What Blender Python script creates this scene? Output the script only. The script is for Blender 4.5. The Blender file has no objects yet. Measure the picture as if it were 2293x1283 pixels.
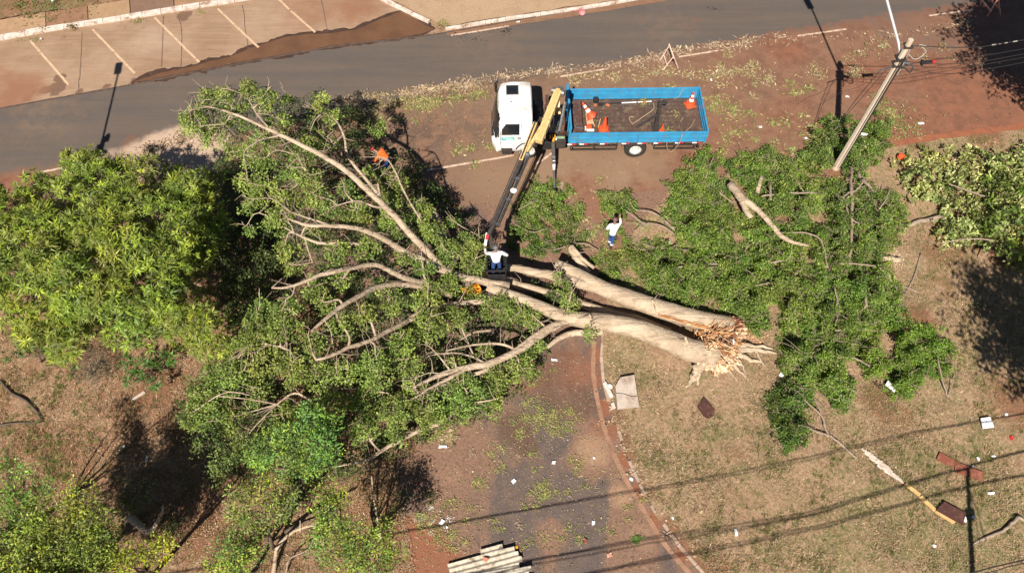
import bpy, bmesh, math, random
import numpy as np
from mathutils import Vector, Matrix
from mathutils.geometry import delaunay_2d_cdt
random.seed(7); RNG = np.random.default_rng(11)
R = math.radians
sc = bpy.context.scene
COL = sc.collection

# ------------------------------------------------------------------ camera, sky, sun, exposure
CAMH, TILT, FPX = 26.0, R(30), 1650.0
cam = bpy.data.cameras.new('camera'); camo = bpy.data.objects.new('camera', cam); COL.objects.link(camo)
camo.location = (0, 0, CAMH); camo.rotation_euler = (TILT, 0, 0)
cam.sensor_width = 36; cam.lens = FPX / 2293 * 36; cam.clip_end = 2000
sc.camera = camo
SUN_EL, SDX, SDY = R(46.7), .235, .914            # shadows run towards (+SDX, +SDY) per metre of height
w = bpy.data.worlds.new('World'); sc.world = w; w.use_nodes = True
nt = w.node_tree; bg = nt.nodes['Background']
sky = nt.nodes.new('ShaderNodeTexSky'); sky.sky_type = 'NISHITA'; sky.sun_disc = False
sky.altitude = 700; sky.air_density = .7; sky.dust_density = .3; sky.sun_elevation = SUN_EL; sky.sun_rotation = math.atan2(-SDX, -SDY)
nt.links.new(sky.outputs[0], bg.inputs[0]); bg.inputs[1].default_value = .05
sun = bpy.data.lights.new('sun', 'SUN'); sun.energy = 5.0; sun.angle = R(.5); sun.color = (1, .94, .86)
suno = bpy.data.objects.new('sun', sun); COL.objects.link(suno)
suno.rotation_euler = Vector((-SDX, -SDY, 1)).to_track_quat('Z', 'Y').to_euler()
sc.view_settings.view_transform = 'Standard'; sc.view_settings.look = 'None'
sc.view_settings.exposure = .62; sc.view_settings.gamma = 1
sc.cycles.diffuse_bounces = 2; sc.cycles.max_bounces = 5

# ------------------------------------------------------------------ helpers
ST, CT = math.sin(TILT), math.cos(TILT)
def at(px, py, z=0.0):                              # point of the photograph -> world point at height z
    u = (px - 1146.5) / FPX; v = (641.5 - py) / FPX
    d = (u, ST + v * CT, -CT + v * ST); t = (z - CAMH) / d[2]
    return np.array((d[0] * t, d[1] * t, z))
def atn(P, z):
    P = np.asarray(P, float); z = np.asarray(z, float)
    u = (P[:, 0] - 1146.5) / FPX; v = (641.5 - P[:, 1]) / FPX
    dz = -CT + v * ST; t = (z - CAMH) / dz
    return np.stack([u * t, (ST + v * CT) * t, np.broadcast_to(z, t.shape)], 1)

class Noise:                                        # cheap smooth noise, about -1..1
    def __init__(s, seed, scale, n=14):
        g = np.random.default_rng(seed); a = g.normal(size=(n, 3)); a /= np.linalg.norm(a, axis=1)[:, None]
        s.k = a * (g.uniform(.5, 1.9, n)[:, None] / scale * 2 * math.pi); s.p = g.uniform(0, 6.28, n)
    def __call__(s, P):
        return np.sin(np.asarray(P) @ s.k.T + s.p).sum(1) / 3.2

def inpoly(P, poly):
    P = np.asarray(P, float); poly = np.asarray(poly, float); x, y = P[:, 0], P[:, 1]
    c = np.zeros(len(P), bool); j = len(poly) - 1
    for i in range(len(poly)):
        xi, yi = poly[i]; xj, yj = poly[j]
        m = ((yi > y) != (yj > y)) & (x < (xj - xi) * (y - yi) / (yj - yi + 1e-12) + xi)
        c ^= m; j = i
    return c
def pdist(P, line, closed=False):
    P = np.asarray(P, float)[:, :2]; L = np.asarray(line, float)[:, :2]
    if closed: L = np.vstack([L, L[:1]])
    best = np.full(len(P), 1e9)
    for a, b in zip(L[:-1], L[1:]):
        ab = b - a; t = np.clip(((P - a) @ ab) / (ab @ ab + 1e-9), 0, 1)
        best = np.minimum(best, np.linalg.norm(P - (a + t[:, None] * ab), axis=1))
    return best

def setp(o, label=None, cat=None, group=None, kind=None):
    if label: o['label'] = label
    if cat: o['category'] = cat
    if group: o['group'] = group
    if kind: o['kind'] = kind
    return o
def thing(name, label, cat, loc=(0, 0, 0), rot=(0, 0, 0), group=None):
    o = bpy.data.objects.new(name, None); COL.objects.link(o); o.empty_display_size = .3
    o.location = tuple(map(float, loc)); o.rotation_euler = rot
    return setp(o, label, cat, group)
def mkmesh(name, V, F, mat, smooth=False, cols=None, attrs=None):
    me = bpy.data.meshes.new(name)
    V = np.asarray(V, np.float32)
    if isinstance(F, np.ndarray):
        k = F.shape[1]; n = len(F)
        me.vertices.add(len(V)); me.vertices.foreach_set('co', V.ravel())
        me.loops.add(n * k); me.loops.foreach_set('vertex_index', F.astype(np.int32).ravel())
        me.polygons.add(n); me.polygons.foreach_set('loop_start', np.arange(0, n * k, k, dtype=np.int32))
        me.update(calc_edges=True)
    else:
        me.from_pydata([tuple(v) for v in V.tolist()], [], F)
    if smooth: me.polygons.foreach_set('use_smooth', np.ones(len(me.polygons), bool))
    if cols is not None:
        c = np.asarray(cols, np.float32)
        if c.shape[1] == 3: c = np.hstack([c, np.ones((len(c), 1), np.float32)])
        a = me.color_attributes.new('tint', 'FLOAT_COLOR', 'POINT'); a.data.foreach_set('color', c.ravel())
    for k_, v_ in (attrs or {}).items():
        a = me.attributes.new(k_, 'FLOAT', 'POINT'); a.data.foreach_set('value', np.asarray(v_, np.float32))
    for m in (mat if isinstance(mat, (list, tuple)) else [mat]): me.materials.append(m)
    me.update(); return me
STUFF_PARTS = {'twig', 'foliage', 'torn_base'}
def part(name, V, F, mat, parent=None, world=False, **kw):
    # parent: the thing or part it belongs to. world=True: V are world coordinates, shifted to the thing's base
    V = np.asarray(V, float)
    if world and parent is not None:
        r = parent
        while r.parent: r = r.parent
        V = V - np.array(r.location)
    o = bpy.data.objects.new(name, mkmesh(name, V, F, mat, **kw)); COL.objects.link(o)
    if parent is not None: o.parent = parent
    if name in STUFF_PARTS: o['kind'] = 'stuff'
    return o
def solo(name, V, F, mat, label, cat, group=None, kind=None, base=None, **kw):
    V = np.asarray(V, float)
    if base is None: base = np.array([V[:, 0].mean(), V[:, 1].mean(), V[:, 2].min()])
    if kind == 'structure': base = np.zeros(3)
    o = bpy.data.objects.new(name, mkmesh(name, V - base, F, mat, **kw)); COL.objects.link(o)
    o.location = tuple(map(float, base))
    return setp(o, label, cat, group, kind)

class MB:
    def __init__(s): s.v = []; s.f = []; s.c = []
    def add(s, V, F, c=None):
        b = len(s.v); s.v += [tuple(map(float, p)) for p in V]; s.f += [tuple(i + b for i in f) for f in F]
        s.c += [c or (1, 1, 1)] * len(V); return s
    def box(s, c, d, M=None, bev=0.0, col=None):
        x, y, z = d[0] / 2, d[1] / 2, d[2] / 2
        if bev:
            bm = bmesh.new(); bmesh.ops.create_cube(bm, size=1, matrix=Matrix.Diagonal((d[0], d[1], d[2], 1)))
            bmesh.ops.bevel(bm, geom=bm.edges[:], offset=min(bev, min(d) * .45), segments=2, affect='EDGES', profile=.6)
            V = [v.co.copy() for v in bm.verts]; F = [[q.index for q in f.verts] for f in bm.faces]; bm.free()
        else:
            V = [Vector((a * x, b * y, e * z)) for a in (-1, 1) for b in (-1, 1) for e in (-1, 1)]
            F = [(0, 1, 3, 2), (4, 6, 7, 5), (0, 4, 5, 1), (2, 3, 7, 6), (0, 2, 6, 4), (1, 5, 7, 3)]
        if M is not None: V = [M @ v for v in V]
        return s.add([(v[0] + c[0], v[1] + c[1], v[2] + c[2]) for v in V], F, col)
    def beam(s, a, b, w_, h_, bev=0.0, up=(0, 0, 1), col=None):
        a, b = Vector(a), Vector(b); d = b - a; L = d.length; x = d.normalized()
        y = Vector(up).cross(x)
        if y.length < 1e-4: y = Vector((0, 1, 0)).cross(x)
        if y.length < 1e-4: y = Vector((1, 0, 0)).cross(x)
        y.normalize(); z = x.cross(y); M = Matrix((x, y, z)).transposed()
        return s.box((a + b) / 2, (L, w_, h_), M, bev, col)
    def tube(s, pts, rad, n=8, cap=True, rough=0.0, col=None):
        pts = [Vector(p) for p in pts]; m = len(pts)
        rad = list(rad) if hasattr(rad, '__len__') else [rad] * m
        V = []; F = []; ref = None
        for i, p in enumerate(pts):
            t = (pts[min(i + 1, m - 1)] - pts[max(i - 1, 0)]).normalized()
            if ref is None:
                ref = t.orthogonal().normalized()
            ref = (ref - t * ref.dot(t)); ref = ref.normalized() if ref.length > 1e-5 else t.orthogonal().normalized()
            bi = t.cross(ref)
            for k in range(n):
                a = 2 * math.pi * k / n; r = rad[i] * (1 + (random.uniform(-rough, rough) if rough else 0))
                V.append(p + ref * (math.cos(a) * r) + bi * (math.sin(a) * r))
        for i in range(m - 1):
            for k in range(n):
                F.append((i * n + k, i * n + (k + 1) % n, (i + 1) * n + (k + 1) % n, (i + 1) * n + k))
        if cap: F.append(tuple(range(n - 1, -1, -1))); F.append(tuple((m - 1) * n + k for k in range(n)))
        return s.add(V, F, col)
    def lathe(s, prof, c=(0, 0, 0), n=20, M=None, col=None, cap=True):
        V = []; F = []
        for r, z in prof:
            for k in range(n):
                a = 2 * math.pi * k / n; p = Vector((r * math.cos(a), r * math.sin(a), z))
                if M is not None: p = M @ p
                V.append(p + Vector(c))
        for i in range(len(prof) - 1):
            for k in range(n):
                F.append((i * n + k, i * n + (k + 1) % n, (i + 1) * n + (k + 1) % n, (i + 1) * n + k))
        if cap: F.append(tuple(range(n - 1, -1, -1))); F.append(tuple((len(prof) - 1) * n + k for k in range(n)))
        return s.add(V, F, col)
    def part(s, name, mat, parent, world=False, **kw):
        return part(name, s.v, s.f, mat, parent, world, **kw)
    def solo(s, name, mat, label, cat, **kw):
        return solo(name, s.v, s.f, mat, label, cat, **kw)

def smooth_path(P, per=5):                          # Catmull-Rom over rows (x,y,z,r,...)
    P = np.asarray(P, float)
    if len(P) < 3: per = 4
    Q = np.vstack([2 * P[0] - P[1], P, 2 * P[-1] - P[-2]]); out = []
    for i in range(1, len(Q) - 2):
        for t in np.linspace(0, 1, per, endpoint=False):
            a, b, c, d = Q[i - 1:i + 3]
            out.append(.5 * (2 * b + (c - a) * t + (2 * a - 5 * b + 4 * c - d) * t * t + (3 * b - a - 3 * c + d) * t ** 3))
    out.append(Q[-2]); return np.array(out)
def limb_path(rows, per=5, wig=.0):                 # rows (px,py,z,r) -> world rows (x,y,z,r)
    W_ = np.array([list(at(r[0], r[1], r[2])) + [r[3]] for r in rows]); S = smooth_path(W_, per)
    if wig:
        k = RNG.normal(size=(len(S), 3)) * wig * S[:, 3:4]; k[0] = 0; S[:, :3] += k
    S[:, 3] = np.maximum(S[:, 3], .008); return S
def limb(mb, rows, n=9, per=5, wig=.18, rough=.05, cap=True):
    S = limb_path(rows, per, wig); mb.tube([tuple(p) for p in S[:, :3]], list(S[:, 3]), n, cap, rough); return S

# ------------------------------------------------------------------ materials
def newmat(name):
    m = bpy.data.materials.new(name); m.use_nodes = True; nt = m.node_tree; p = nt.nodes['Principled BSDF']
    return m, nt, p
def N(nt, t, **kw):
    n = nt.nodes.new(t)
    for k, v in kw.items(): setattr(n, k, v)
    return n
def noise(nt, scale, detail=4, rough=.6, vec=None, dist=0):
    n = N(nt, 'ShaderNodeTexNoise'); n.inputs['Scale'].default_value = scale; n.inputs['Detail'].default_value = detail
    n.inputs['Roughness'].default_value = rough; n.inputs['Distortion'].default_value = dist
    if vec is not None: nt.links.new(vec, n.inputs['Vector'])
    return n.outputs['Fac']
def pos(nt, scale=None):
    g = N(nt, 'ShaderNodeNewGeometry').outputs['Position']
    if scale:
        mp = N(nt, 'ShaderNodeMapping'); mp.inputs['Scale'].default_value = scale[:3]
        if len(scale) > 3: mp.inputs['Rotation'].default_value = (0, 0, scale[3])
        nt.links.new(g, mp.inputs[0]); return mp.outputs[0]
    return g
def objpos(nt): return N(nt, 'ShaderNodeTexCoord').outputs['Object']
def mth(nt, op, a, b=None, c=None, clamp=False):
    n = N(nt, 'ShaderNodeMath', operation=op); n.use_clamp = clamp
    for i, x in enumerate((a, b, c)):
        if x is None: continue
        if isinstance(x, (int, float)): n.inputs[i].default_value = x
        else: nt.links.new(x, n.inputs[i])
    return n.outputs[0]
def ramp(nt, fac, lo, hi):                          # smooth 0..1 between lo and hi
    n = N(nt, 'ShaderNodeMapRange'); n.interpolation_type = 'SMOOTHSTEP'
    n.inputs[1].default_value = lo; n.inputs[2].default_value = hi
    nt.links.new(fac, n.inputs[0]); return n.outputs[0]
def mix(nt, fac, a, b, mode='MIX'):
    n = N(nt, 'ShaderNodeMix', data_type='RGBA', blend_type=mode)
    for s_, x in ((n.inputs[0], fac), (n.inputs[6], a), (n.inputs[7], b)):
        if isinstance(x, (int, float)): s_.default_value = x
        elif isinstance(x, tuple): s_.default_value = (*x[:3], 1)
        else: nt.links.new(x, s_)
    return n.outputs[2]
def attr(nt, name):
    a = N(nt, 'ShaderNodeAttribute'); a.attribute_name = name; return a
def bump(nt, p, h, dist=.02, strength=1.0):
    b = N(nt, 'ShaderNodeBump'); b.inputs['Distance'].default_value = dist; b.inputs['Strength'].default_value = strength
    nt.links.new(h, b.inputs['Height']); nt.links.new(b.outputs[0], p.inputs['Normal'])

def plain(name, c1, c2=None, scale=6, rough=.6, metal=0, spec=.4, bmp=0, bscale=None, dirt=None, dscale=2, tint=False, world=False):
    m, nt, p = newmat(name); vec = pos(nt) if world else objpos(nt)
    c2 = c2 or tuple(x * .78 for x in c1)
    f = ramp(nt, noise(nt, scale, 5, .65, vec), .3, .7); col = mix(nt, f, c1, c2)
    if dirt: col = mix(nt, ramp(nt, noise(nt, dscale, 6, .7, vec), .5, .68), col, dirt)
    if tint:
        col = mix(nt, 1.0, col, attr(nt, 'tint').outputs['Color'], 'MULTIPLY')
    nt.links.new(col, p.inputs['Base Color']); p.inputs['Roughness'].default_value = rough
    p.inputs['Metallic'].default_value = metal; p.inputs['Specular IOR Level'].default_value = spec
    if bmp: bump(nt, p, noise(nt, bscale or scale * 4, 5, .6, vec), bmp)
    return m
def leafmat(name, rough=.45, trans=.3, spec=.45):
    m, nt, p = newmat(name); c = attr(nt, 'tint').outputs['Color']
    nt.links.new(c, p.inputs['Base Color']); p.inputs['Roughness'].default_value = rough; p.inputs['Specular IOR Level'].default_value = spec
    tr = N(nt, 'ShaderNodeBsdfTranslucent'); nt.links.new(mix(nt, 1.0, c, (1.25, 1.3, .55), 'MULTIPLY'), tr.inputs[0])
    ms = N(nt, 'ShaderNodeMixShader'); ms.inputs[0].default_value = trans
    nt.links.new(p.outputs[0], ms.inputs[1]); nt.links.new(tr.outputs[0], ms.inputs[2])
    nt.links.new(ms.outputs[0], nt.nodes['Material Output'].inputs[0]); return m

M = {}
M['leaf'] = leafmat('leaf_soft', .55, .2, .3); M['leaf_gloss'] = leafmat('leaf_glossy', .5, .2, .35)
M['litter'] = leafmat('litter_dry', .8, .1, .2)
M['white_paint'] = plain('white_paint', (.8, .8, .78), (.74, .74, .71), 3, .3, spec=.5, dirt=(.55, .47, .38), dscale=1.2)
M['blue'] = plain('blue_paint', (.045, .30, .50), (.03, .22, .41), 2.5, .38, dirt=(.10, .22, .3), dscale=5, bmp=.002, bscale=30)
M['yellow'] = plain('cream_paint', (.72, .50, .22), (.62, .42, .18), 5, .45, dirt=(.33, .2, .1), dscale=7)
M['black'] = plain('black_plastic', (.016, .016, .017), (.028, .027, .026), 6, .5)
M['dark_steel'] = plain('dark_steel', (.045, .042, .04), (.09, .07, .055), 5, .55, metal=.3, bmp=.003)
M['grey_steel'] = plain('grey_steel', (.22, .22, .22), (.14, .13, .12), 5, .45, metal=.5)
M['rust'] = plain('rusty_steel', (.14, .065, .035), (.08, .04, .026), 4, .75, bmp=.004)
M['glass'] = plain('dark_glass', (.012, .014, .016), (.02, .022, .024), 3, .08, spec=.7)
M['rubber'] = plain('rubber', (.022, .021, .021), (.04, .035, .03), 8, .85, bmp=.004)
M['rim'] = plain('white_rim', (.72, .7, .66), (.5, .45, .38), 5, .45)
M['bed_floor'] = plain('bed_boards', (.115, .065, .045), (.07, .042, .032), 2.2, .8, dirt=(.17, .12, .075), dscale=4, bmp=.006)
M['orange'] = plain('orange_plastic', (.80, .10, .025), (.68, .085, .03), 5, .5, dirt=(.42, .1, .05), dscale=6)
M['reflective'] = plain('reflective_white', (.85, .84, .8), (.78, .76, .72), 6, .4)
M['red'] = plain('red_plastic', (.62, .04, .04), (.5, .03, .03), 5, .45)
M['teal'] = plain('teal_sticker', (.10, .42, .42), (.12, .46, .46), 6, .4)
M['concrete'] = plain('concrete', (.52, .43, .35), (.42, .34, .27), 5, .85, dirt=(.3, .2, .14), dscale=2, bmp=.006)
M['pole'] = plain('pole_concrete', (.60, .48, .36), (.50, .39, .28), 5, .85, dirt=(.5, .43, .36), dscale=1.5, bmp=.006)
M['kerb_dull'] = plain('kerb_dull', (.46, .35, .26), (.32, .22, .15), 3.5, .85, dirt=(.26, .13, .08), dscale=2.2, bmp=.01, world=True)
M['kerb'] = plain('kerb_paint', (.72, .64, .56), (.5, .4, .31), 3.5, .8, dirt=(.32, .19, .12), dscale=2.2, bmp=.01, world=True)
M['marking'] = plain('road_paint', (.62, .46, .34), (.46, .32, .23), 5, .8, dirt=(.3, .19, .13), dscale=4, world=True)
M['bark'] = plain('bark', (.45, .315, .21), (.33, .22, .145), 4, .8, dirt=(.2, .13, .09), dscale=3, bmp=.015, bscale=14)
M['bark_dark'] = plain('bark_dark', (.13, .09, .065), (.08, .055, .04), 6, .85, bmp=.01)
M['bark_grey'] = plain('bark_grey', (.36, .27, .2), (.24, .17, .125), 7, .85, bmp=.01)
M['splinter'] = plain('splintered_wood', (1, 1, 1), (.8, .78, .74), 12, .85, tint=True, bmp=.01)
M['brown_board'] = plain('brown_board', (.085, .035, .026), (.065, .028, .022), 3, .5, dirt=(.13, .06, .045), dscale=6)
M['red_board'] = plain('red_brown_board', (.23, .07, .04), (.17, .055, .035), 3, .6, dirt=(.3, .12, .07), dscale=4)
M['plank'] = plain('pale_plank', (.68, .43, .17), (.55, .34, .14), 4, .7)
M['sheet'] = plain('fibre_cement', (.56, .49, .38), (.38, .31, .23), 6, .85, dirt=(.16, .13, .08), dscale=4, bmp=.006)
M['paper'] = plain('white_foam', (.86, .86, .85), (.78, .78, .77), 4, .6)
M['plastic_film'] = plain('plastic_film', (.5, .38, .29), (.7, .58, .48), 9, .4, bmp=.02)
M['shirt'] = plain('white_cloth', (.72, .70, .68), (.6, .58, .56), 7, .85, bmp=.01, bscale=12)
M['trousers'] = plain('blue_cloth', (.035, .085, .26), (.025, .06, .19), 7, .85, bmp=.01, bscale=12)
M['orange_cloth'] = plain('orange_cloth', (.82, .18, .02), (.68, .13, .02), 7, .8, bmp=.01, bscale=12)
M['skin'] = plain('skin', (.30, .16, .10), (.26, .135, .085), 9, .55)
M['hair'] = plain('hair', (.02, .016, .014), (.035, .028, .024), 12, .7)
M['boot'] = plain('boot', (.03, .024, .02), (.05, .04, .03), 9, .7)
M['helmet_grey'] = plain('grey_cap', (.16, .15, .155), (.1, .1, .105), 9, .6)
M['helmet_red'] = plain('red_cap', (.33, .1, .08), (.12, .07, .09), 5, .6)
M['cable'] = plain('cable', (.02, .02, .02), (.03, .03, .03), 8, .6)
M['cable_pale'] = plain('cable_pale', (.4, .36, .3), (.3, .27, .22), 8, .6)
M['rope'] = plain('rope', (.5, .38, .24), (.4, .3, .19), 12, .9)
M['galv'] = plain('galvanised_tube', (.62, .62, .6), (.5, .5, .49), 6, .4, metal=.2)
M['yellow_plastic'] = plain('yellow_plastic', (.85, .38, .02), (.7, .28, .02), 5, .5)
M['wood_orange'] = plain('orange_painted_wood', (.72, .30, .17), (.62, .42, .3), 5, .7)

def bark_material(name):
    m, nt, p = newmat(name); P = pos(nt); st = noise(nt, 1.0, 6, .7, pos(nt, (.55, 7, 3, R(16))), .4); pt = noise(nt, 1.3, 4, .6, P, .6)
    col = mix(nt, ramp(nt, pt, .36, .6), (.58, .45, .31), (.44, .33, .22)); col = mix(nt, mth(nt, 'MULTIPLY', ramp(nt, st, .52, .62), .6), col, (.27, .18, .12))
    col = mix(nt, mth(nt, 'MULTIPLY', ramp(nt, st, .45, .33), .4), col, (.55, .44, .33)); col = mix(nt, mth(nt, 'MULTIPLY', ramp(nt, noise(nt, 2.6, 5, .7, P), .58, .7), .6), col, (.16, .115, .085))
    nt.links.new(col, p.inputs['Base Color']); p.inputs['Roughness'].default_value = .85; p.inputs['Specular IOR Level'].default_value = .2; bump(nt, p, mth(nt, 'ADD', mth(nt, 'MULTIPLY', st, .8), mth(nt, 'MULTIPLY', noise(nt, 7, 5, .7, P), .6)), .12); return m
M['bark'] = bark_material('pale_bark')
def soil_material(name, kind):
    """layered ground: attributes red / pale / green / dark steer where each shows, noise breaks their edges"""
    m, nt, p = newmat(name); P = pos(nt)
    big = noise(nt, .35, 5, .65, P); mid = noise(nt, 1.6, 6, .7, P); fine = noise(nt, 9, 6, .75, P); vfine = noise(nt, 38, 3, .7, P)
    def mask(a, soft=.18, amp=.9, n=mid):
        s_ = mth(nt, 'ADD', attr(nt, a).outputs['Fac'], mth(nt, 'MULTIPLY', mth(nt, 'SUBTRACT', n, .5), amp))
        return ramp(nt, s_, .5 - soft, .5 + soft)
    if kind == 'lawn':
        base = mix(nt, ramp(nt, fine, .36, .64), (.43, .28, .17), (.25, .15, .09))
        base = mix(nt, mth(nt, 'MULTIPLY', ramp(nt, vfine, .5, .68), .55), base, (.52, .375, .215))
        base = mix(nt, mth(nt, 'MULTIPLY', ramp(nt, vfine, .46, .3), .5), base, (.10, .065, .035))
        base = mix(nt, mth(nt, 'MULTIPLY', mask('red', .16, 1.1), .75), base, mix(nt, ramp(nt, fine, .4, .65), (.25, .095, .05), (.15, .065, .035)))
        g = mth(nt, 'MULTIPLY', mask('green', .2, 1.2), ramp(nt, fine, .38, .6))
        base = mix(nt, mth(nt, 'MULTIPLY', g, .8), base, (.13, .16, .05))
        base = mix(nt, mask('pale', .25, .9), base, (.44, .3, .18)); rough = .95
        hgt = mth(nt, 'ADD', mth(nt, 'MULTIPLY', fine, .7), mth(nt, 'MULTIPLY', vfine, .5)); bd = .05
    elif kind == 'road':
        st = noise(nt, 1.0, 5, .6, pos(nt, (.12, 1.2, 1, R(-8))))
        asp = mix(nt, ramp(nt, st, .38, .62), (.100, .082, .070), (.125, .094, .074))
        asp = mix(nt, mth(nt, 'MULTIPLY', ramp(nt, fine, .45, .6), .3), asp, (.13, .105, .086))
        asp = mix(nt, mth(nt, 'MULTIPLY', ramp(nt, vfine, .5, .7), .35), asp, (.19, .16, .135))
        asp = mix(nt, mth(nt, 'MULTIPLY', ramp(nt, mid, .56, .66), .3), asp, (.06, .052, .048))
        soil = mix(nt, ramp(nt, mid, .40, .60), (.215, .12, .073), (.12, .076, .055))
        soil = mix(nt, mth(nt, 'MULTIPLY', ramp(nt, fine, .52, .66), .6), soil, (.29, .19, .125))
        soil = mix(nt, mth(nt, 'MULTIPLY', ramp(nt, fine, .45, .33), .5), soil, (.085, .058, .046))
        base = mix(nt, mask('dirt', .1, .55), asp, soil)
        base = mix(nt, mask('tan', .3, .8), base, (.25, .155, .095))
        base = mix(nt, mask('red', .25, .8), base, mix(nt, ramp(nt, mid, .38, .66), (.245, .105, .06), (.17, .078, .047)))
        base = mix(nt, mask('pale', .22, .8), base, (.46, .33, .235))
        base = mix(nt, mth(nt, 'MULTIPLY', mask('dark', .15, .6), .8), base, (.075, .045, .03))
        rough = .85; hgt = mth(nt, 'ADD', mth(nt, 'MULTIPLY', fine, .5), mth(nt, 'MULTIPLY', vfine, .3)); bd = .018
    elif kind == 'side':
        st = noise(nt, 1.0, 4, .55, pos(nt, (.95, .13, 1, R(6))), .6)
        asp = mix(nt, ramp(nt, mid, .38, .62), (.105, .078, .067), (.14, .098, .078))
        tan = mix(nt, ramp(nt, fine, .4, .62), (.25, .145, .095), (.165, .092, .06))
        s_ = mth(nt, 'ADD', st, mth(nt, 'MULTIPLY', mth(nt, 'SUBTRACT', attr(nt, 'tan').outputs['Fac'], .5), .5))
        s_ = mth(nt, 'ADD', s_, mth(nt, 'MULTIPLY', mth(nt, 'SUBTRACT', mid, .5), .22)); base = mix(nt, ramp(nt, s_, .34, .62), asp, tan)
        base = mix(nt, mask('red', .2, .6), base, (.24, .095, .05))
        base = mix(nt, mth(nt, 'MULTIPLY', mask('dark', .2, .8), .7), base, (.10, .055, .037))
        base = mix(nt, mask('pale', .25, .6), base, (.35, .21, .125))
        sp = mth(nt, 'MULTIPLY', ramp(nt, noise(nt, 22, 2, .5, P), .62, .7), .55)
        base = mix(nt, sp, base, (.36, .28, .19))
        rough = .7; hgt = mth(nt, 'ADD', mth(nt, 'MULTIPLY', fine, .5), mth(nt, 'MULTIPLY', vfine, .3)); bd = .015
    else:                                           # apron: worn concrete with a film of red dust
        sw = noise(nt, 1.0, 5, .6, pos(nt, (.5, 5, 1, R(-9))))
        base = mix(nt, ramp(nt, big, .35, .65), (.34, .228, .145), (.28, .175, .105))
        base = mix(nt, mth(nt, 'MULTIPLY', ramp(nt, sw, .45, .65), .3), base, (.45, .30, .21))
        base = mix(nt, mth(nt, 'MULTIPLY', mask('dark', .12, .7), .8), base, (.13, .07, .045))
        base = mix(nt, mask('pale', .25, .6), base, (.46, .33, .24))
        base = mix(nt, mask('red', .3, .8), base, (.27, .13, .075))
        rough = .8; hgt = mth(nt, 'ADD', mth(nt, 'MULTIPLY', sw, .5), mth(nt, 'MULTIPLY', vfine, .3)); bd = .01
    base = mix(nt, mth(nt, 'MULTIPLY', ramp(nt, big, .3, .7), .22), base, mix(nt, 1.0, base, (.78, .74, .72), 'MULTIPLY'))
    nt.links.new(base, p.inputs['Base Color']); p.inputs['Roughness'].default_value = rough
    p.inputs['Specular IOR Level'].default_value = .25; bump(nt, p, hgt, bd); return m
M['lawn'] = soil_material('dry_lawn', 'lawn'); M['road'] = soil_material('road_surface', 'road')
M['side'] = soil_material('side_road_surface', 'side'); M['apron'] = soil_material('apron_concrete', 'apron')
def water_mat():
    m, nt, p = newmat('muddy_water'); P = pos(nt)
    nt.links.new(mix(nt, ramp(nt, noise(nt, .7, 4, .6, P), .35, .65), (.16, .082, .042), (.125, .062, .034)), p.inputs['Base Color'])
    p.inputs['Roughness'].default_value = .12; bump(nt, p, noise(nt, 5, 3, .5, P), .004, .4); return m
M['water'] = water_mat()

# ------------------------------------------------------------------ setting
def rough_edge(P, amp=.08, step=.25, seed=3, closed=True):
    P = [np.asarray(p, float)[:2] for p in P]; out = []; nz = Noise(seed, .9); nz2 = Noise(seed + 1, .3)
    n = len(P)
    for i in range(n if closed else n - 1):
        a, b = P[i], P[(i + 1) % n]; L = np.linalg.norm(b - a); k = max(1, int(min(L, 60) / step)) if L < 45 else 1
        for t in range(k):
            out.append(a + (b - a) * t / k)
    out = np.array(out); Q = np.hstack([out, np.zeros((len(out), 1))])
    d = np.stack([nz(Q) + .5 * nz2(Q), nz(Q + 9) + .5 * nz2(Q + 9)], 1) * amp
    return out + d
def sheet(name, poly, z, mat, fields, step=.35, hump=0.0, near=None, seed=5):
    """filled outline in world XY, triangulated with inner points that carry the attribute fields"""
    poly = np.asarray(poly)[:, :2]; x0, y0 = poly.min(0); x1, y1 = poly.max(0)
    X0, X1, Y0, Y1 = max(x0, -24), min(x1, 27), max(y0, 1), min(y1, 34)
    gx, gy = np.meshgrid(np.arange(X0, X1, step), np.arange(Y0, Y1, step)); G = np.stack([gx.ravel(), gy.ravel()], 1)
    G = G + RNG.uniform(-.12, .12, G.shape) * step
    G = G[inpoly(G, poly)]; G = G[pdist(G, poly, True) > step * .45]
    pts = [Vector(p) for p in poly.tolist()] + [Vector(p) for p in G.tolist()]
    n = len(poly); ed = [(i, (i + 1) % n) for i in range(n)]
    r = delaunay_2d_cdt(pts, ed, [list(range(n))], 1, 1e-5)
    V = np.array([(v.x, v.y) for v in r[0]]); F = [tuple(f) for f in r[2]]
    zz = np.full(len(V), z)
    if hump:
        e = np.clip(pdist(V, poly, True) / .6, 0, 1); Q = np.hstack([V, np.zeros((len(V), 1))]); zz = zz + hump * e * (.6 + .4 * Noise(seed, 2.5)(Q))
    V3 = np.hstack([V, zz[:, None]])
    at_ = {k: splat(V, s_) for k, s_ in fields.items()}
    return part(name, V3, F, mat, None, attrs=at_, smooth=True)
def splat(V, S):
    """S = (base value or function, [(px, py, radius_m, value), ...]) photo positions on the ground"""
    base, L = S; out = base(V) if callable(base) else np.full(len(V), float(base))
    for s_ in L:
        c = at(s_[0], s_[1])[:2]; rx = s_[2]; d = np.linalg.norm(V - c, axis=1) / rx
        wt = np.clip(1.25 - d, 0, 1); wt = wt * wt * (3 - 2 * wt); out = out * (1 - wt) + s_[3] * wt
    return out
def G2(L): return [at(*p)[:2] for p in L]
def ext(P, d=70):                                  # lengthen an open line at both ends
    P = [np.asarray(p) for p in P]; a = P[0] + (P[0] - P[1]) / np.linalg.norm(P[0] - P[1]) * d
    b = P[-1] + (P[-1] - P[-2]) / np.linalg.norm(P[-1] - P[-2]) * d; return [a] + P + [b]

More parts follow.
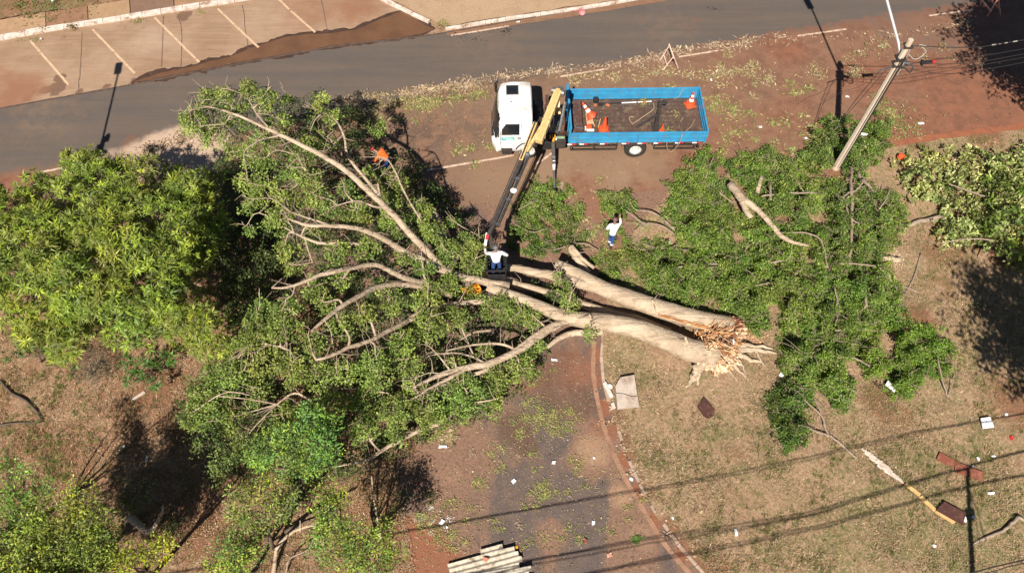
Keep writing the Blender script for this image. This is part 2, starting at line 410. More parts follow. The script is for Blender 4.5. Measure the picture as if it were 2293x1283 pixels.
big = 160
gr = part('ground', [(-big, -big, -.012), (big, -big, -.012), (big, big, -.012), (-big, big, -.012)], [(0, 1, 2, 3)], M['lawn'],
          attrs={'red': [.45] * 4, 'green': [.3] * 4, 'pale': [.1] * 4}); setp(gr, kind='structure')

EDGE_N = [(0, 243), (150, 216), (300, 189), (430, 163), (600, 131), (760, 103), (900, 87), (1000, 73), (1200, 38), (1450, -4), (1700, -46)]
CENTRE = [(-150, 425), (85, 387), (500, 312), (825, 248), (985, 214), (1255, 171), (1535, 125), (1785, 80), (2080, 36), (2400, -12)]
EDGE_S = [(2500, 262), (2293, 286), (2150, 303), (2000, 324), (1850, 350), (1700, 372), (1500, 420)]
nE = ext(G2(EDGE_N)); cE = ext(G2(CENTRE))
sE = ext([np.array(p) for p in G2(EDGE_S)], 60)
def south_of_centre(V):
    d = pdist(V, cE); C = np.array(cE); y = np.interp(V[:, 0], C[:, 0], C[:, 1]); return np.where(V[:, 1] < y, d, -d)
roadpoly = nE + [np.array((nE[-1][0], sE[0][1]))] + sE[:-1] + G2([(1300, 470), (900, 560), (600, 520), (480, 450), (300, 470), (0, 520)]) + [np.array((-90, 14.0))]
roadp = rough_edge(roadpoly, .05, .4, 3)
road_fields = {
 'dirt': (lambda V: np.clip(.5 + south_of_centre(V) * .55 + .14, .02, .98),
          [(1000, 250, 2.2, .75), (1660, 150, 1.5, .62), (2100, 90, 2.2, .4), (2000, 70, 1.5, .35), (330, 310, 1.0, .5)]),
 'red': (lambda V: np.clip(.18 + .03 * (V[:, 0]) , .1, .5) * (south_of_centre(V) > -.6),
         [(1750, 250, 1.6, .62), (1950, 180, 1.8, .7), (2120, 180, 2.0, .78), (2250, 250, 2.5, .85), (2000, 300, 1.5, .8), (2120, 280, 2, .85),
          (1600, 300, 1.5, .55), (1700, 210, 1.2, .45), (1760, 110, 1.2, .75), (60, 412, 1.4, .62), (180, 380, 1.0, .5), (290, 318, .8, .5),
          (0, 435, 1.6, .7), (1300, 420, 1.4, .55), (1450, 440, 1.2, .6), (1560, 60, 1.2, .35), (1540, 345, 1.2, .6)]),
 'tan': (lambda V: np.clip(.35 + .15 * south_of_centre(V), .22, .45),
         [(1250, 370, 2, .85), (1400, 400, 1.8, .9), (1480, 330, 1.5, .8), (1050, 290, 1.5, .3), (1100, 400, 1.5, .6), (960, 300, 1.4, .2), (1000, 350, 1.2, .35),
          (100, 250, 2.5, .36), (500, 260, 2, .28), (1100, 100, 2.5, .28), (1500, 60, 2, .32), (1700, 170, 1.5, .35), (1330, 500, 1.5, .8), (1420, 600, 1.5, .7), (1700, 300, 1.4, .5)]),
 'pale': (0.05, [(400, 330, 1.7, .92), (470, 320, 1.3, .85), (330, 352, 1.6, .9), (250, 365, 1.2, .6), (440, 365, 1.2, .9), (1390, 395, .8, .35), (1255, 415, .35, .7)]),
 'dark': (0.08, [(2105, 200, .65, .42), (2130, 225, .5, .4), (985, 310, 1.6, .35)]),
}
road = setp(sheet('road', roadp, .0, M['road'], road_fields, .22), kind='structure')

KERB_SIDE = [(1352, 700), (1349, 760), (1346, 800), (1350, 850), (1362, 900), (1385, 965), (1402, 1015), (1430, 1080), (1470, 1150), (1520, 1220), (1575, 1283), (1650, 1370)]
LEFT_SIDE = [(1000, 1500), (930, 1283), (900, 1180), (885, 1100), (880, 1000), (850, 940), (800, 850), (700, 650), (560, 520), (500, 455)]
sidepoly = G2([(1500, 424), (1420, 520), (1375, 600)]) + G2(KERB_SIDE) + G2([(1700, 1500)]) + G2(LEFT_SIDE) + G2([(900, 470)])
sidep = rough_edge(sidepoly, .05, .4, 8)
side_fields = {
  'tan': (.5, [(1250, 470, 3.2, 1.4), (1400, 520, 2.5, 1.4), (1180, 560, 2, 1.2), (1350, 620, 2, 1.3), (1450, 450, 2, 1.4), (1020, 1050, 1.6, 1.2), (960, 1010, 1, 1), (1170, 1080, .7, .1), (1330, 1010, 1.2, 1.3), (1420, 1180, 1.2, 1.1), (1400, 1250, 1, 1.1), (1080, 1120, 1.2, .4), (1290, 1130, 1.2, -.1),
              (1180, 900, .6, .0), (1300, 1220, 1.2, .2), (1150, 1200, 1.3, .1), (1250, 980, .8, .1), (1240, 1200, .7, 1), (1050, 1200, 1, .4)]),
 'red': (.12, [(1338, 790, .4, .9), (1340, 850, .4, .9), (1356, 910, .45, .95), (1375, 960, .45, .95), (1400, 1030, .4, .9), (1430, 1100, .4, .9), (1470, 1165, .4, .9), (1530, 1240, .4, .9), (940, 1225, 1.1, 1), (990, 1270, .9, 1), (900, 1200, .8, .9), (1290, 830, 1.5, .55), (1200, 850, 1.5, .5), (1350, 960, .8, .5), (910, 1000, .5, .6),
              (1250, 500, 2, .4), (1380, 560, 1.4, .5), (1400, 640, 1, .7), (1330, 450, 1.2, .5), (1370, 480, .8, .6)]),
 'dark': (.12, [(1150, 960, .9, .75), (1300, 900, 1.1, .7), (1230, 850, 1.2, .55), (1180, 1000, .6, .8), (1240, 920, 1, .55), (1270, 800, 1, .5), (940, 1080, .8, .5), (1000, 1150, .7, .5)]),
 'pale': (.02, [(1330, 1010, 1.0, .62), (1390, 1110, .7, .65), (1440, 1200, .8, .5), (1010, 1060, .8, .4), (1280, 500, 1, .4)]),
}
setp(sheet('side_road', sidep, .004, M['side'], side_fields, .22), kind='structure')

# right-hand lawn, raised a little behind its kerb
lawnpoly = G2(KERB_SIDE[::-1]) + G2([(1375, 600), (1420, 520), (1510, 428)]) + [np.array(p) for p in G2(EDGE_S)[::-1]] + [np.array((70, 26.)), np.array((70, -30.)), np.array((12, -30.))]
lawnp = rough_edge(lawnpoly, .05, .4, 12)
lawn_fields = {
 'red': (.25, [(1500, 1200, .9, .3), (1650, 1130, 1.2, .42), (2050, 720, 1, .8), (2110, 560, 1.2, .7), (2000, 930, 1, .6), (2080, 800, 1, .5), (1960, 890, .8, .7), (1640, 1020, 1, .5), (2280, 900, 1.5, .7),
              (1850, 1140, 1.2, .42), (1590, 1270, .8, .85), (1540, 1230, .5, .9), (1900, 560, 2, .6), (1700, 460, 2, .6), (1440, 930, .6, .5), (1850, 400, 1, .8), (2240, 560, 1.2, .8), (2100, 640, 1.2, .5), (2150, 1050, 1, .5), (1500, 900, 1.6, .1),
              (1410, 1030, .35, .95), (1450, 1100, .35, .95), (1395, 985, .35, .95), (1378, 930, .45, .95), (1500, 1180, .4, .95), (2200, 300, 1.2, .75), (2050, 322, .6, .7)]),
 'green': (.40, [(1620, 970, .7, .62), (1560, 830, 1, .5), (1900, 1000, 1, .55), (1950, 1180, 1.6, .68), (2150, 1240, 2, .72), (1850, 1250, 1.8, .6), (2050, 1100, 1.6, .6), (2250, 1150, 1.6, .66), (2200, 1000, 1.2, .6),
              (2100, 850, 1.2, .6), (2150, 780, 1, .5), (1400, 790, 1, .62), (1660, 1060, .5, .7), (1470, 950, .8, .45), (2060, 620, 1, .5), (2100, 315, 2, .62)]),
 'pale': (.08, [(1500, 870, 1.2, .28), (2000, 570, .6, .55), (1640, 860, 1, .3), (2040, 430, .8, .4)]),
}
setp(sheet('lawn', lawnp, .03, M['lawn'], lawn_fields, .25, hump=.05), kind='structure')
# left-hand rough ground
leftpoly = G2(LEFT_SIDE) + G2([(300, 474), (0, 524)]) + [np.array((-70, 14.)), np.array((-70, -30.)), np.array((-3, -30.))]
leftp = rough_edge(leftpoly, .08, .4, 15)
left_fields = {
 'red': (.5, [(100, 900, 1.2, .4), (300, 950, 1, .6), (150, 1050, 1.2, .7), (430, 1150, 1, .85), (480, 1200, .8, .9), (200, 900, 1.4, .45), (350, 880, 1, .7), (60, 1000, 1, .6), (700, 1200, 1, .4), (420, 950, .8, .8), (820, 1130, .8, .8), (870, 1180, .6, .9)]),
 'green': (.3, [(120, 1080, 1, .6), (60, 780, 1, .55), (800, 1060, .8, .6), (60, 1250, 1, .6)]),
 'pale': (.12, [(100, 880, 1.2, .38), (200, 960, 1, .35), (450, 985, .5, .7), (700, 1240, .8, .4), (790, 1120, .8, .4)]),
}
setp(sheet('rough_ground', leftp, .012, M['lawn'], left_fields, .25, hump=.04), kind='structure')

# parking apron north of the road
KERB_A = [(-80, 102), (0, 88), (120, 66), (260, 45), (400, 22), (560, -3), (700, -26)]
KERB_B = [(790, -32), (850, -3), (905, 25), (962, 52)]
KERB_C = [(998, 68), (1130, 46), (1260, 27), (1330, 17), (1460, -6), (1600, -30)]
apoly = [np.array((-90, at(-80, 102)[1] - 12))] + G2(KERB_A) + G2([(720, -60)]) + G2(KERB_B) + G2([(985, 72)]) + G2([(900, 85), (760, 101), (600, 129), (430, 161), (300, 187), (150, 214), (0, 241)]) + [np.array((-90, at(0, 241)[1] - 14))]
ap_fields = {
 'dark': (.1, [(15, 132, .6, .95), (45, 122, .4, .9), (140, 172, .28, .95), (125, 175, .2, .9), (130, 196, .5, .95), (100, 203, .35, .9), (75, 207, .2, .9), (410, 38, .6, .68), (425, 30, .3, .7), (560, 20, .6, .4), (280, 55, .6, .45), (0, 232, .9, .55), (180, 205, .3, .8), (240, 195, .3, .8), (300, 184, .35, .8),
              (60, 222, .3, .75), (120, 214, .3, .75), (810, 88, 1, .4), (930, 60, .6, .5), (640, 85, .3, .5), (140, 85, .4, .5)]),
 'red': (.25, [(50, 200, 1.5, .7), (0, 225, 1, .8), (700, 20, 2, .5), (800, 20, 1.5, .65), (400, 70, 1.5, .3)]),
 'pale': (.15, [(350, 90, 1.8, .45), (220, 130, 1.4, .35), (500, 60, 1.5, .35), (70, 165, 1, .4)]),
}
setp(sheet('parking_apron', rough_edge(apoly, .03, .4, 21), .006, M['apron'], ap_fields, .2), kind='structure')
puddle = G2([(292, 187), (322, 172), (360, 160), (398, 154), (440, 147), (470, 136), (520, 124), (560, 106), (605, 92), (650, 79), (700, 74), (745, 72), (790, 66), (830, 50), (868, 36), (900, 24), (935, 42), (975, 66), (940, 82), (880, 91),
             (760, 104), (600, 132), (500, 149), (430, 164), (340, 181)])
def grow(P, d):
    P = [np.array(p) for p in P]; A = sum(P[i][0] * P[(i + 1) % len(P)][1] - P[(i + 1) % len(P)][0] * P[i][1] for i in range(len(P))); sg = 1 if A > 0 else -1; out = []
    for i in range(len(P)):
        t = P[(i + 1) % len(P)] - P[i - 1]; t /= np.linalg.norm(t) + 1e-9; out.append(P[i] + np.array((t[1], -t[0])) * sg * d)
    return out
setp(sheet('damp_rim', rough_edge(grow(puddle, .10), .07, .15, 31), .010, plain('wet_concrete', (.055, .03, .02), (.085, .046, .03), 3, .45, world=True), {}, .5), kind='structure')
pud2 = grow(puddle, -.09)
setp(sheet('puddle', rough_edge(pud2, .03, .2, 33), .013, M['water'], {}, .5), kind='structure')
# dark wet seam where the apron meets the road
seam = MB()
S = smooth_path([list(at(x, y, .012)) for x, y in EDGE_N[:9]], 12)
for i in range(len(S) - 1):
    wd = .05 + .045 * abs(math.sin(i * 1.7)) + .03 * random.random(); seam.box(((S[i] + S[i + 1]) / 2) + np.array((0, 0, .001 * (i % 2))), (np.linalg.norm(S[i + 1] - S[i]) + .02, wd, .004), Matrix.Rotation(math.atan2(*(S[i + 1] - S[i])[[1, 0]]), 3, 'Z'))
setp(seam.part('gutter_seam', plain('wet_seam', (.07, .045, .035), (.12, .08, .06), 4, .7, world=True), None), kind='structure')
# slabs of the pavement behind the upper left kerb, and the soil strip behind them
slabs = MB(); xs = [-90, 0, 106, 200, 294, 392, 480, 560]; cl = [(.36, .235, .13), (.40, .25, .14), (.28, .15, .085), (.38, .24, .13), (.22, .13, .085), (.34, .2, .11), (.36, .22, .12)]
for i in range(7):
    a, b = xs[i], xs[i + 1]; f0 = lambda x: 88 - .16 * x - 4
    q = [at(a + 1, f0(a)), at(b - 1, f0(b)), at(b - 3, f0(b) - 34), at(a - 1, f0(a) - 34)]
    zt = .105 + .004 * random.random()
    slabs.add([(*p[:2], zt) for p in q] + [(*p[:2], -.01) for p in q], [(0, 1, 2, 3), (0, 4, 5, 1), (1, 5, 6, 2), (2, 6, 7, 3), (3, 7, 4, 0)], cl[i])
setp(slabs.part('pavement', plain('slab', (1, 1, 1), (.82, .8, .78), 3, .9, tint=True, bmp=.01, world=True), None, cols=slabs.c), kind='structure')
vpoly = G2([(-120, 62), (0, 45), (200, 16), (400, -12), (560, -40)]) + [np.array((20, 60.)), np.array((-60, 60.))]
setp(sheet('upper_verge', rough_edge(vpoly, .05, .3, 41), .09, M['lawn'], {'red': (.6, [(60, 15, 1, .7)]), 'green': (.45, [(100, 10, 1.2, .8), (160, 5, 1, .75)]), 'pale': (.1, [])}, .3), kind='structure')
v2 = G2([(800, -36), (856, -6), (912, 22), (966, 48), (1000, 62), (1130, 42), (1260, 22), (1330, 12), (1460, -10), (1600, -34)]) + [np.array((22, 60.)), np.array((-6, 60.))]
setp(sheet('middle_verge', rough_edge(v2, .03, .3, 43), .10, M['lawn'], {'red': (.15, [(1050, 20, 1, .4)]), 'pale': (.62, [(900, 8, .6, .5), (1100, 10, .8, .9)]), 'green': (.2, [(1010, 5, .5, .6)])}, .3), kind='structure')

def kerb(name, line, wd, h, mat, gaps=(), seg=1.0, z0=-.02, wob=.012):
    mb = MB(); S = smooth_path([list(at(x, y, 0)) for x, y in line], 10); d = np.r_[0, np.cumsum(np.linalg.norm(np.diff(S, axis=0), axis=1))]
    s_ = 0; L = d[-1]
    while s_ < L:
        e = min(L, s_ + seg * random.uniform(.85, 1.1)); a = np.array([np.interp(s_, d, S[:, k]) for k in range(3)]); b = np.array([np.interp(e - .015, d, S[:, k]) for k in range(3)])
        if not any(g0 < s_ / L < g1 for g0, g1 in gaps):
            hh = h + random.uniform(-wob, wob); a[2] = b[2] = (z0 + hh) / 2
            a[1] += random.uniform(-wob, wob); mb.beam(a, b, wd * random.uniform(.92, 1.06), hh - z0, .015)
        s_ = e
    return setp(mb.part(name, mat, None), kind='structure')
kerb('kerb', KERB_A, .32, .13, M['kerb']); kerb('kerb', KERB_B, .2, .13, M['kerb']); kerb('kerb', KERB_C, .13, .15, M['kerb'])
kerb('kerb', KERB_SIDE[:5], .12, .12, M['kerb_dull'], gaps=((.86, 1.1),)); kerb('kerb', KERB_SIDE[5:], .11, .06, M['kerb_dull'], gaps=((.05, .16), (.3, .36), (.42, .47)), seg=.4, wob=.03)
GUT = plain('gutter_concrete', (.36, .2, .12), (.27, .14, .085), 2, .85, dirt=(.2, .11, .07), dscale=1.5, world=True)
def strip(name, line, wd, z, mat):
    S = smooth_path([list(at(x, y, 0)) for x, y in line], 10); V = []; F = []
    for i, p in enumerate(S):
        t = S[min(i + 1, len(S) - 1)] - S[max(i - 1, 0)]; t /= np.linalg.norm(t); n_ = np.array((-t[1], t[0], 0)); k = wd * (1 + .12 * math.sin(i * 1.3))
        V += [p + n_ * k / 2 + (0, 0, z), p - n_ * k / 2 + (0, 0, z)]
        if i: F.append((2 * i - 2, 2 * i - 1, 2 * i + 1, 2 * i))
    return setp(part(name, V, F, mat, None), kind='structure')
strip('gutter', [(1330, 765), (1329, 840), (1342, 915), (1364, 990), (1400, 1070), (1440, 1140), (1490, 1220), (1550, 1290), (1620, 1370)], .16, .012, GUT)
strip('gutter', [(1000, 75), (1130, 55), (1260, 36), (1460, 3), (1600, -20)], .34, .012, plain('gutter_mud', (.19, .10, .055), (.24, .13, .075), 3, .8, world=True))
# soil spilt over the kerb foot on the right road edge
strip('red_bank', [(2500, 258), (2293, 284), (2150, 301), (2020, 320), (1900, 340)], .35, .045, plain('red_soil', (.30, .105, .05), (.22, .08, .042), 2.5, .95, bmp=.03, world=True))
# painted lines
def line_mark(a, b, wd):
    a, b = at(*a, .017), at(*b, .017); n = 14; t = (b - a) / np.linalg.norm(b - a); nn = np.array((-t[1], t[0], 0)); V = []; F = []
    for i in range(n + 1):
        p = a + (b - a) * i / n; k = wd * random.uniform(.38, .52); k2 = wd * random.uniform(.38, .52)
        V += [p + nn * k, p - nn * k2]
        if i: F.append((2 * i - 2, 2 * i - 1, 2 * i + 1, 2 * i))
    return V, F
for a, b in (((68, 92), (153, 190)), ((207, 66), (302, 165)), ((346, 40), (446, 140)), ((487, 20), (579, 107)), ((622, -3), (648, 22)), ((651, 25), (706, 73))):
    setp(part('bay_line', *line_mark(a, b, .13), plain('bay_paint', (.6, .42, .27), (.5, .33, .2), 4, .8, dirt=(.36, .22, .14), dscale=5, world=True) if a[0] == 68 else bpy.data.materials['bay_paint'], None), kind='structure')
for a, b in (((85, 387), (142, 376)), ((812, 250), (842, 245)), ((1255, 172), (1362, 154)), ((1520, 128), (1608, 114)), ((1786, 81), (1895, 66)), ((2080, 36), (2180, 22)), ((1010, 80), (1140, 59)), ((955, 382), (1150, 348)), ((1200, 368), (1240, 341)), ((390, 322), (470, 308))):
    setp(part('lane_line', *line_mark(a, b, .12), M['marking'], None), kind='structure')
# joints and cracks of the apron
for L in ([(183, 72), (180, 140), (174, 205)], [(399, 35), (407, 70), (405, 140), (403, 165)], [(364, 36), (362, 150)], [(541, 12), (557, 110)], [(716, -20), (735, 72)]):
    mb = MB(); S = smooth_path([list(at(x + random.uniform(-1, 1), y, .012)) for x, y in L], 8); S[:, 0] += RNG.normal(size=len(S)) * .012
    for i in range(len(S) - 1): mb.beam(S[i], S[i + 1], .022 + .02 * random.random(), .004)
    setp(mb.part('crack', plain('crack', (.1, .06, .045), (.15, .09, .07), 5, .9) if 'crack' not in bpy.data.materials else bpy.data.materials['crack'], None), kind='structure')

# ------------------------------------------------------------------ foliage
def leaf_quads(base, d, nrm, L, Wd, cols, fold=.25, droop=.15):
    """vectorised: one bent four-sided leaf per row"""
    d = d / np.linalg.norm(d, axis=1)[:, None]; s_ = np.cross(d, nrm); s_ /= np.linalg.norm(s_, axis=1)[:, None] + 1e-9; n_ = np.cross(s_, d)
    L = L[:, None]; Wd = Wd[:, None]
    p0 = base; p1 = base + d * L * .45 + s_ * Wd * .5 + n_ * Wd * fold; p2 = base + d * L - n_ * L * droop; p3 = base + d * L * .45 - s_ * Wd * .5 + n_ * Wd * fold
    V = np.stack([p0, p1, p2, p3], 1).reshape(-1, 3); F = np.arange(len(V)).reshape(-1, 4)
    return V, F, np.repeat(cols, 4, 0)
def pal(n, cs, var=.2, w=None):
    cs = np.asarray(cs, float); i = RNG.choice(len(cs), n, p=w); j = RNG.choice(len(cs), n, p=w); t = RNG.random((n, 1))
    return (cs[i] * t + cs[j] * (1 - t)) * np.exp(RNG.normal(size=(n, 1)) * var)
NV, NH = Noise(201, 1.1), Noise(202, 1.9)
def rosettes(C, A, k, L, Wd, cols, spread=.9, var=.2, w=None):
    """k long leaves round each tip C with axis A"""
    n = len(C); C_ = np.repeat(C, k, 0); A_ = np.repeat(A, k, 0); A_ /= np.linalg.norm(A_, axis=1)[:, None]
    ref = np.cross(A_, RNG.normal(size=(n * k, 3))); ref /= np.linalg.norm(ref, axis=1)[:, None]
    el = RNG.uniform(.05, spread, n * k)[:, None]; d = A_ * (1 - el) + ref * (.45 + el); d[:, 2] -= .12
    base = C_ - A_ * RNG.uniform(0, .12, (n * k, 1)) + ref * .015
    cc = np.repeat(pal(n, cols, var, w) * np.exp(.15 * NV(C))[:, None] * np.stack([np.exp(.08 * NH(C)), np.ones(n), np.ones(n)], 1), k, 0) * np.exp(RNG.normal(size=(n * k, 1)) * .14)
    return leaf_quads(base, d, A_ + RNG.normal(size=A_.shape) * .5, L * RNG.uniform(.5, 1.2, n * k) * np.repeat(RNG.uniform(.65, 1.25, n), k), Wd * RNG.uniform(.7, 1.2, n * k), cc, .18, .22)
def sprays(C, Rr, k, L, Wd, cols, var=.18, w=None, flat=.55):
    """small leafy tufts: k short leaves scattered in a squashed ball of radius Rr round each C"""
    n = len(C); off = RNG.normal(size=(n * k, 3)); off /= np.linalg.norm(off, axis=1)[:, None]; off *= (RNG.random((n * k, 1)) ** .5) * np.repeat(Rr, k)[:, None]; off[:, 2] *= flat
    base = np.repeat(C, k, 0) + off; d = off + RNG.normal(size=off.shape) * .12 * np.repeat(Rr, k)[:, None]
    d /= np.linalg.norm(d, axis=1)[:, None] + 1e-9; d += RNG.normal(size=off.shape) * .35
    nr = np.zeros_like(off); nr[:, 2] = 1; nr += RNG.normal(size=off.shape) * .85
    cc = np.repeat(pal(n, cols, var, w) * np.exp(.16 * NV(C))[:, None] * np.stack([np.exp(.07 * NH(C)), np.ones(n), np.ones(n)], 1), k, 0) * np.exp(RNG.normal(size=(n * k, 1)) * .16)
    return leaf_quads(base, d, nr, L * RNG.uniform(.6, 1.3, n * k), Wd * RNG.uniform(.6, 1.3, n * k), cc, .2, .15)
def join(parts):
    V = []; F = []; C = []; b = 0
    for v, f, c in parts: V.append(v); F.append(f + b); C.append(c); b += len(v)
    return np.vstack(V), np.vstack(F), np.vstack(C)
def clump_points(clumps, per_m2, hollow=.35, seed=1, squash=.7):
    """clumps (px,py,r_px,z): tips spread over the upper shell of each lump"""
    pts = []; nor = []
    for px, py, r, z in clumps:
        c = at(px, py, z); sc_ = (CAMH - z) / FPX / .72 ; rm = r * sc_ * .95
        n = max(4, int(per_m2 * math.pi * rm * rm)); d = RNG.normal(size=(n, 3)); d /= np.linalg.norm(d, axis=1)[:, None]
        d[:, 2] = np.where(d[:, 2] < -.25, -d[:, 2], d[:, 2]); rr = rm * (1 - hollow * RNG.random(n) ** 2) * (1 + .18 * Noise(int(px * 7 + py), .8)(d * rm))
        q = d * rr[:, None]; q[:, 2] *= squash; pts.append(c + q); nor.append(d)
    return np.vstack(pts), np.vstack(nor)
def poly_points(poly, n, z0, z1, D=60, lump=.25, lsc=1.4, thick=.5, seed=1, holes=(), gap=None):
    """tips under a domed lumpy skin above an outline of the photograph: z0 at the rim, z1 inside"""
    poly = np.asarray(poly, float); lo, hi = poly.min(0), poly.max(0); P = RNG.uniform(lo - 15, hi + 15, (n * 4, 2)); Q0 = np.hstack([P / 30, np.zeros((len(P), 1))]); WJ = np.stack([Noise(seed + 61, 1.0)(Q0), Noise(seed + 62, 1.0)(Q0)], 1) * 8 + np.stack([Noise(seed + 63, .35)(Q0), Noise(seed + 64, .35)(Q0)], 1) * 5; P = P[inpoly(P + WJ, poly)]
    for h_ in holes: P = P[~inpoly(P, h_)]
    P = P[:n]; d = np.clip(pdist(P, poly, True) / D, 0, 1); z = z0 + (z1 - z0) * np.sqrt(d)
    W0 = atn(P, z); nz = Noise(seed, lsc); l = nz(W0 * (1, 1, 0)); z = z + lump * l * (.4 + .6 * d)
    dep = RNG.exponential(thick, len(P)); z = np.maximum(z - dep, .06)
    if gap is not None:
        k = Noise(seed + 5, gap[0])(W0 * (1, 1, 0)) > gap[1]; P, z = P[k], z[k]
    Wp = atn(P, z); e = .3; g = np.stack([nz(W0 * (1, 1, 0) + (e, 0, 0)) - l[:], nz(W0 * (1, 1, 0) + (0, e, 0)) - l[:]], 1) / e
    A = np.stack([-g[:, 0] * lump * 1.5, -g[:, 1] * lump * 1.5, np.ones(len(g))], 1)
    if gap is not None: A = A[k]
    A += RNG.normal(size=A.shape) * .35; return Wp, A

# ---- colours of the leaves (base colours)
C_MANGO = [(.205, .27, .03), (.16, .22, .028), (.28, .33, .035), (.12, .155, .03), (.19, .20, .05)]
C_FALL = [(.19, .245, .05), (.155, .205, .042), (.225, .265, .065), (.12, .165, .035)]
C_HEAP = [(.125, .20, .025), (.09, .15, .022), (.17, .24, .035), (.22, .25, .07), (.065, .10, .02)]
C_PALE = [(.42, .45, .16), (.34, .37, .11), (.50, .50, .22), (.20, .24, .06), (.12, .16, .04)]
C_BRIGHT = [(.19, .32, .05), (.15, .29, .08), (.26, .35, .05), (.11, .19, .04)]
C_LIME = [(.28, .34, .035), (.34, .37, .045), (.20, .27, .04), (.15, .22, .035)]
C_DARK = [(.075, .11, .03), (.055, .085, .025), (.11, .145, .04)]  # dull leaf greens; understory layers use them to deepen shaded gaps by colour
C_MIX = [(.19, .24, .055), (.26, .30, .055), (.13, .18, .045), (.16, .17, .07)]

def sc_(L, k): return [tuple(min(.75, x * k) for x in c) for c in L]
C_MANGO = sc_(C_MANGO, 1.12); C_FALL = sc_(C_FALL, 1.3); C_HEAP = sc_(C_HEAP, 1.25); C_BRIGHT = sc_(C_BRIGHT, 1.15); C_LIME = sc_(C_LIME, 1.2); C_MIX = sc_(C_MIX, 1.15)
def foliage(parent, pack, mat=None, name='foliage', world=True, **kw):
    V, F, C = pack; return part(name, V, F, mat or M['leaf'], parent, world, cols=C, **kw)
def twigs(mb, tips, roots, frac=.3, r=.012, seed=0):
    """thin crooked twigs from the nearest root point to a share of the tips"""
    roots = np.asarray(roots); k = RNG.random(len(tips)) < frac
    for t in tips[k]:
        d = np.linalg.norm(roots[:, :3] - t, axis=1); b = roots[np.argmin(d), :3]
        if d.min() > 2.2 or d.min() < .1: continue
        m_ = (b + t) / 2 + RNG.normal(size=3) * .12 * d.min()
        mb.tube([b, (b + m_) / 2 + RNG.normal(size=3) * .03, m_, (m_ + t) / 2 + RNG.normal(size=3) * .03, t], [r * 1.4, r * 1.2, r, r * .8, r * .5], 4, False)

# ---- the standing mango-like tree on the left
mg = thing('shade_tree', 'tall round crown of long drooping glossy leaves, left edge beside the road', 'tree', at(240, 700, 0))
OUT = [(-260, 470), (0, 428), (60, 415), (100, 408), (150, 372), (200, 345), (240, 350), (262, 378), (300, 362), (350, 362), (400, 372), (450, 385), (470, 405), (478, 440), (470, 480), (482, 520), (470, 560), (458, 600), (455, 640),
       (480, 660), (500, 690), (515, 740), (512, 780), (490, 798), (440, 790), (400, 775), (360, 765), (330, 772), (300, 755), (270, 768), (215, 735), (175, 745), (165, 770), (120, 800), (75, 780), (50, 740), (0, 710), (-260, 760)]
P1, A1 = poly_points(OUT, 2000, 1.6, 4.2, 150, .7, 1.9, .5, 31)
g2 = [(60, 520, 75, 5), (180, 430, 70, 5.2), (350, 450, 70, 5), (150, 640, 85, 5), (300, 600, 95, 5.4), (400, 560, 55, 4.6), (380, 690, 70, 4.2), (90, 700, 60, 4.2), (450, 740, 50, 3.2), (110, 760, 45, 3.2), (240, 700, 60, 4.4), (-40, 600, 80, 4.8)]
rg_ = np.random.default_rng(5); q_ = rg_.uniform((-60, 350), (510, 800), (190, 2)); q_ = q_[inpoly(q_, OUT)]; dq = pdist(q_, OUT, True)
g3 = [(x, y, rg_.uniform(24, 40), 2.4 + 3.3 * min(1, d / 150) ** .5 + rg_.normal() * .25) for (x, y), d in zip(q_, dq)]
P2, A2 = clump_points(g3, 24, .25, 5, .85); A2 = A2 * .8 + np.array((0, 0, .7))
print('mango tips', len(P1), len(P2))
V1 = rosettes(np.vstack([P1, P2]), np.vstack([A1 * (1, 1, 1) + (0, -.3, 0), A2 + (0, -.25, 0)]), 17, .245, .043, C_MANGO, .85, .2)
foliage(mg, V1, M['leaf_gloss'])
mb = MB(); b0 = at(240, 700, 0); top = np.array((b0[0] + .3, b0[1] + .5, 2.4))
mb.tube([b0, (b0 + top) / 2 + (.05, 0, 0), top], [.32, .27, .24], 12, True, .05); mb.part('trunk', M['bark_dark'], mg, True)
for gx, gy, gr_, gz in g2:
    mb = MB(); e = at(gx, gy, gz - .7); m_ = (top + e) / 2 + (0, 0, -.3); mb.tube([top, m_, e], [.14, .09, .04], 7, True, .05); mb.part('limb', M['bark_dark'], mg, True)

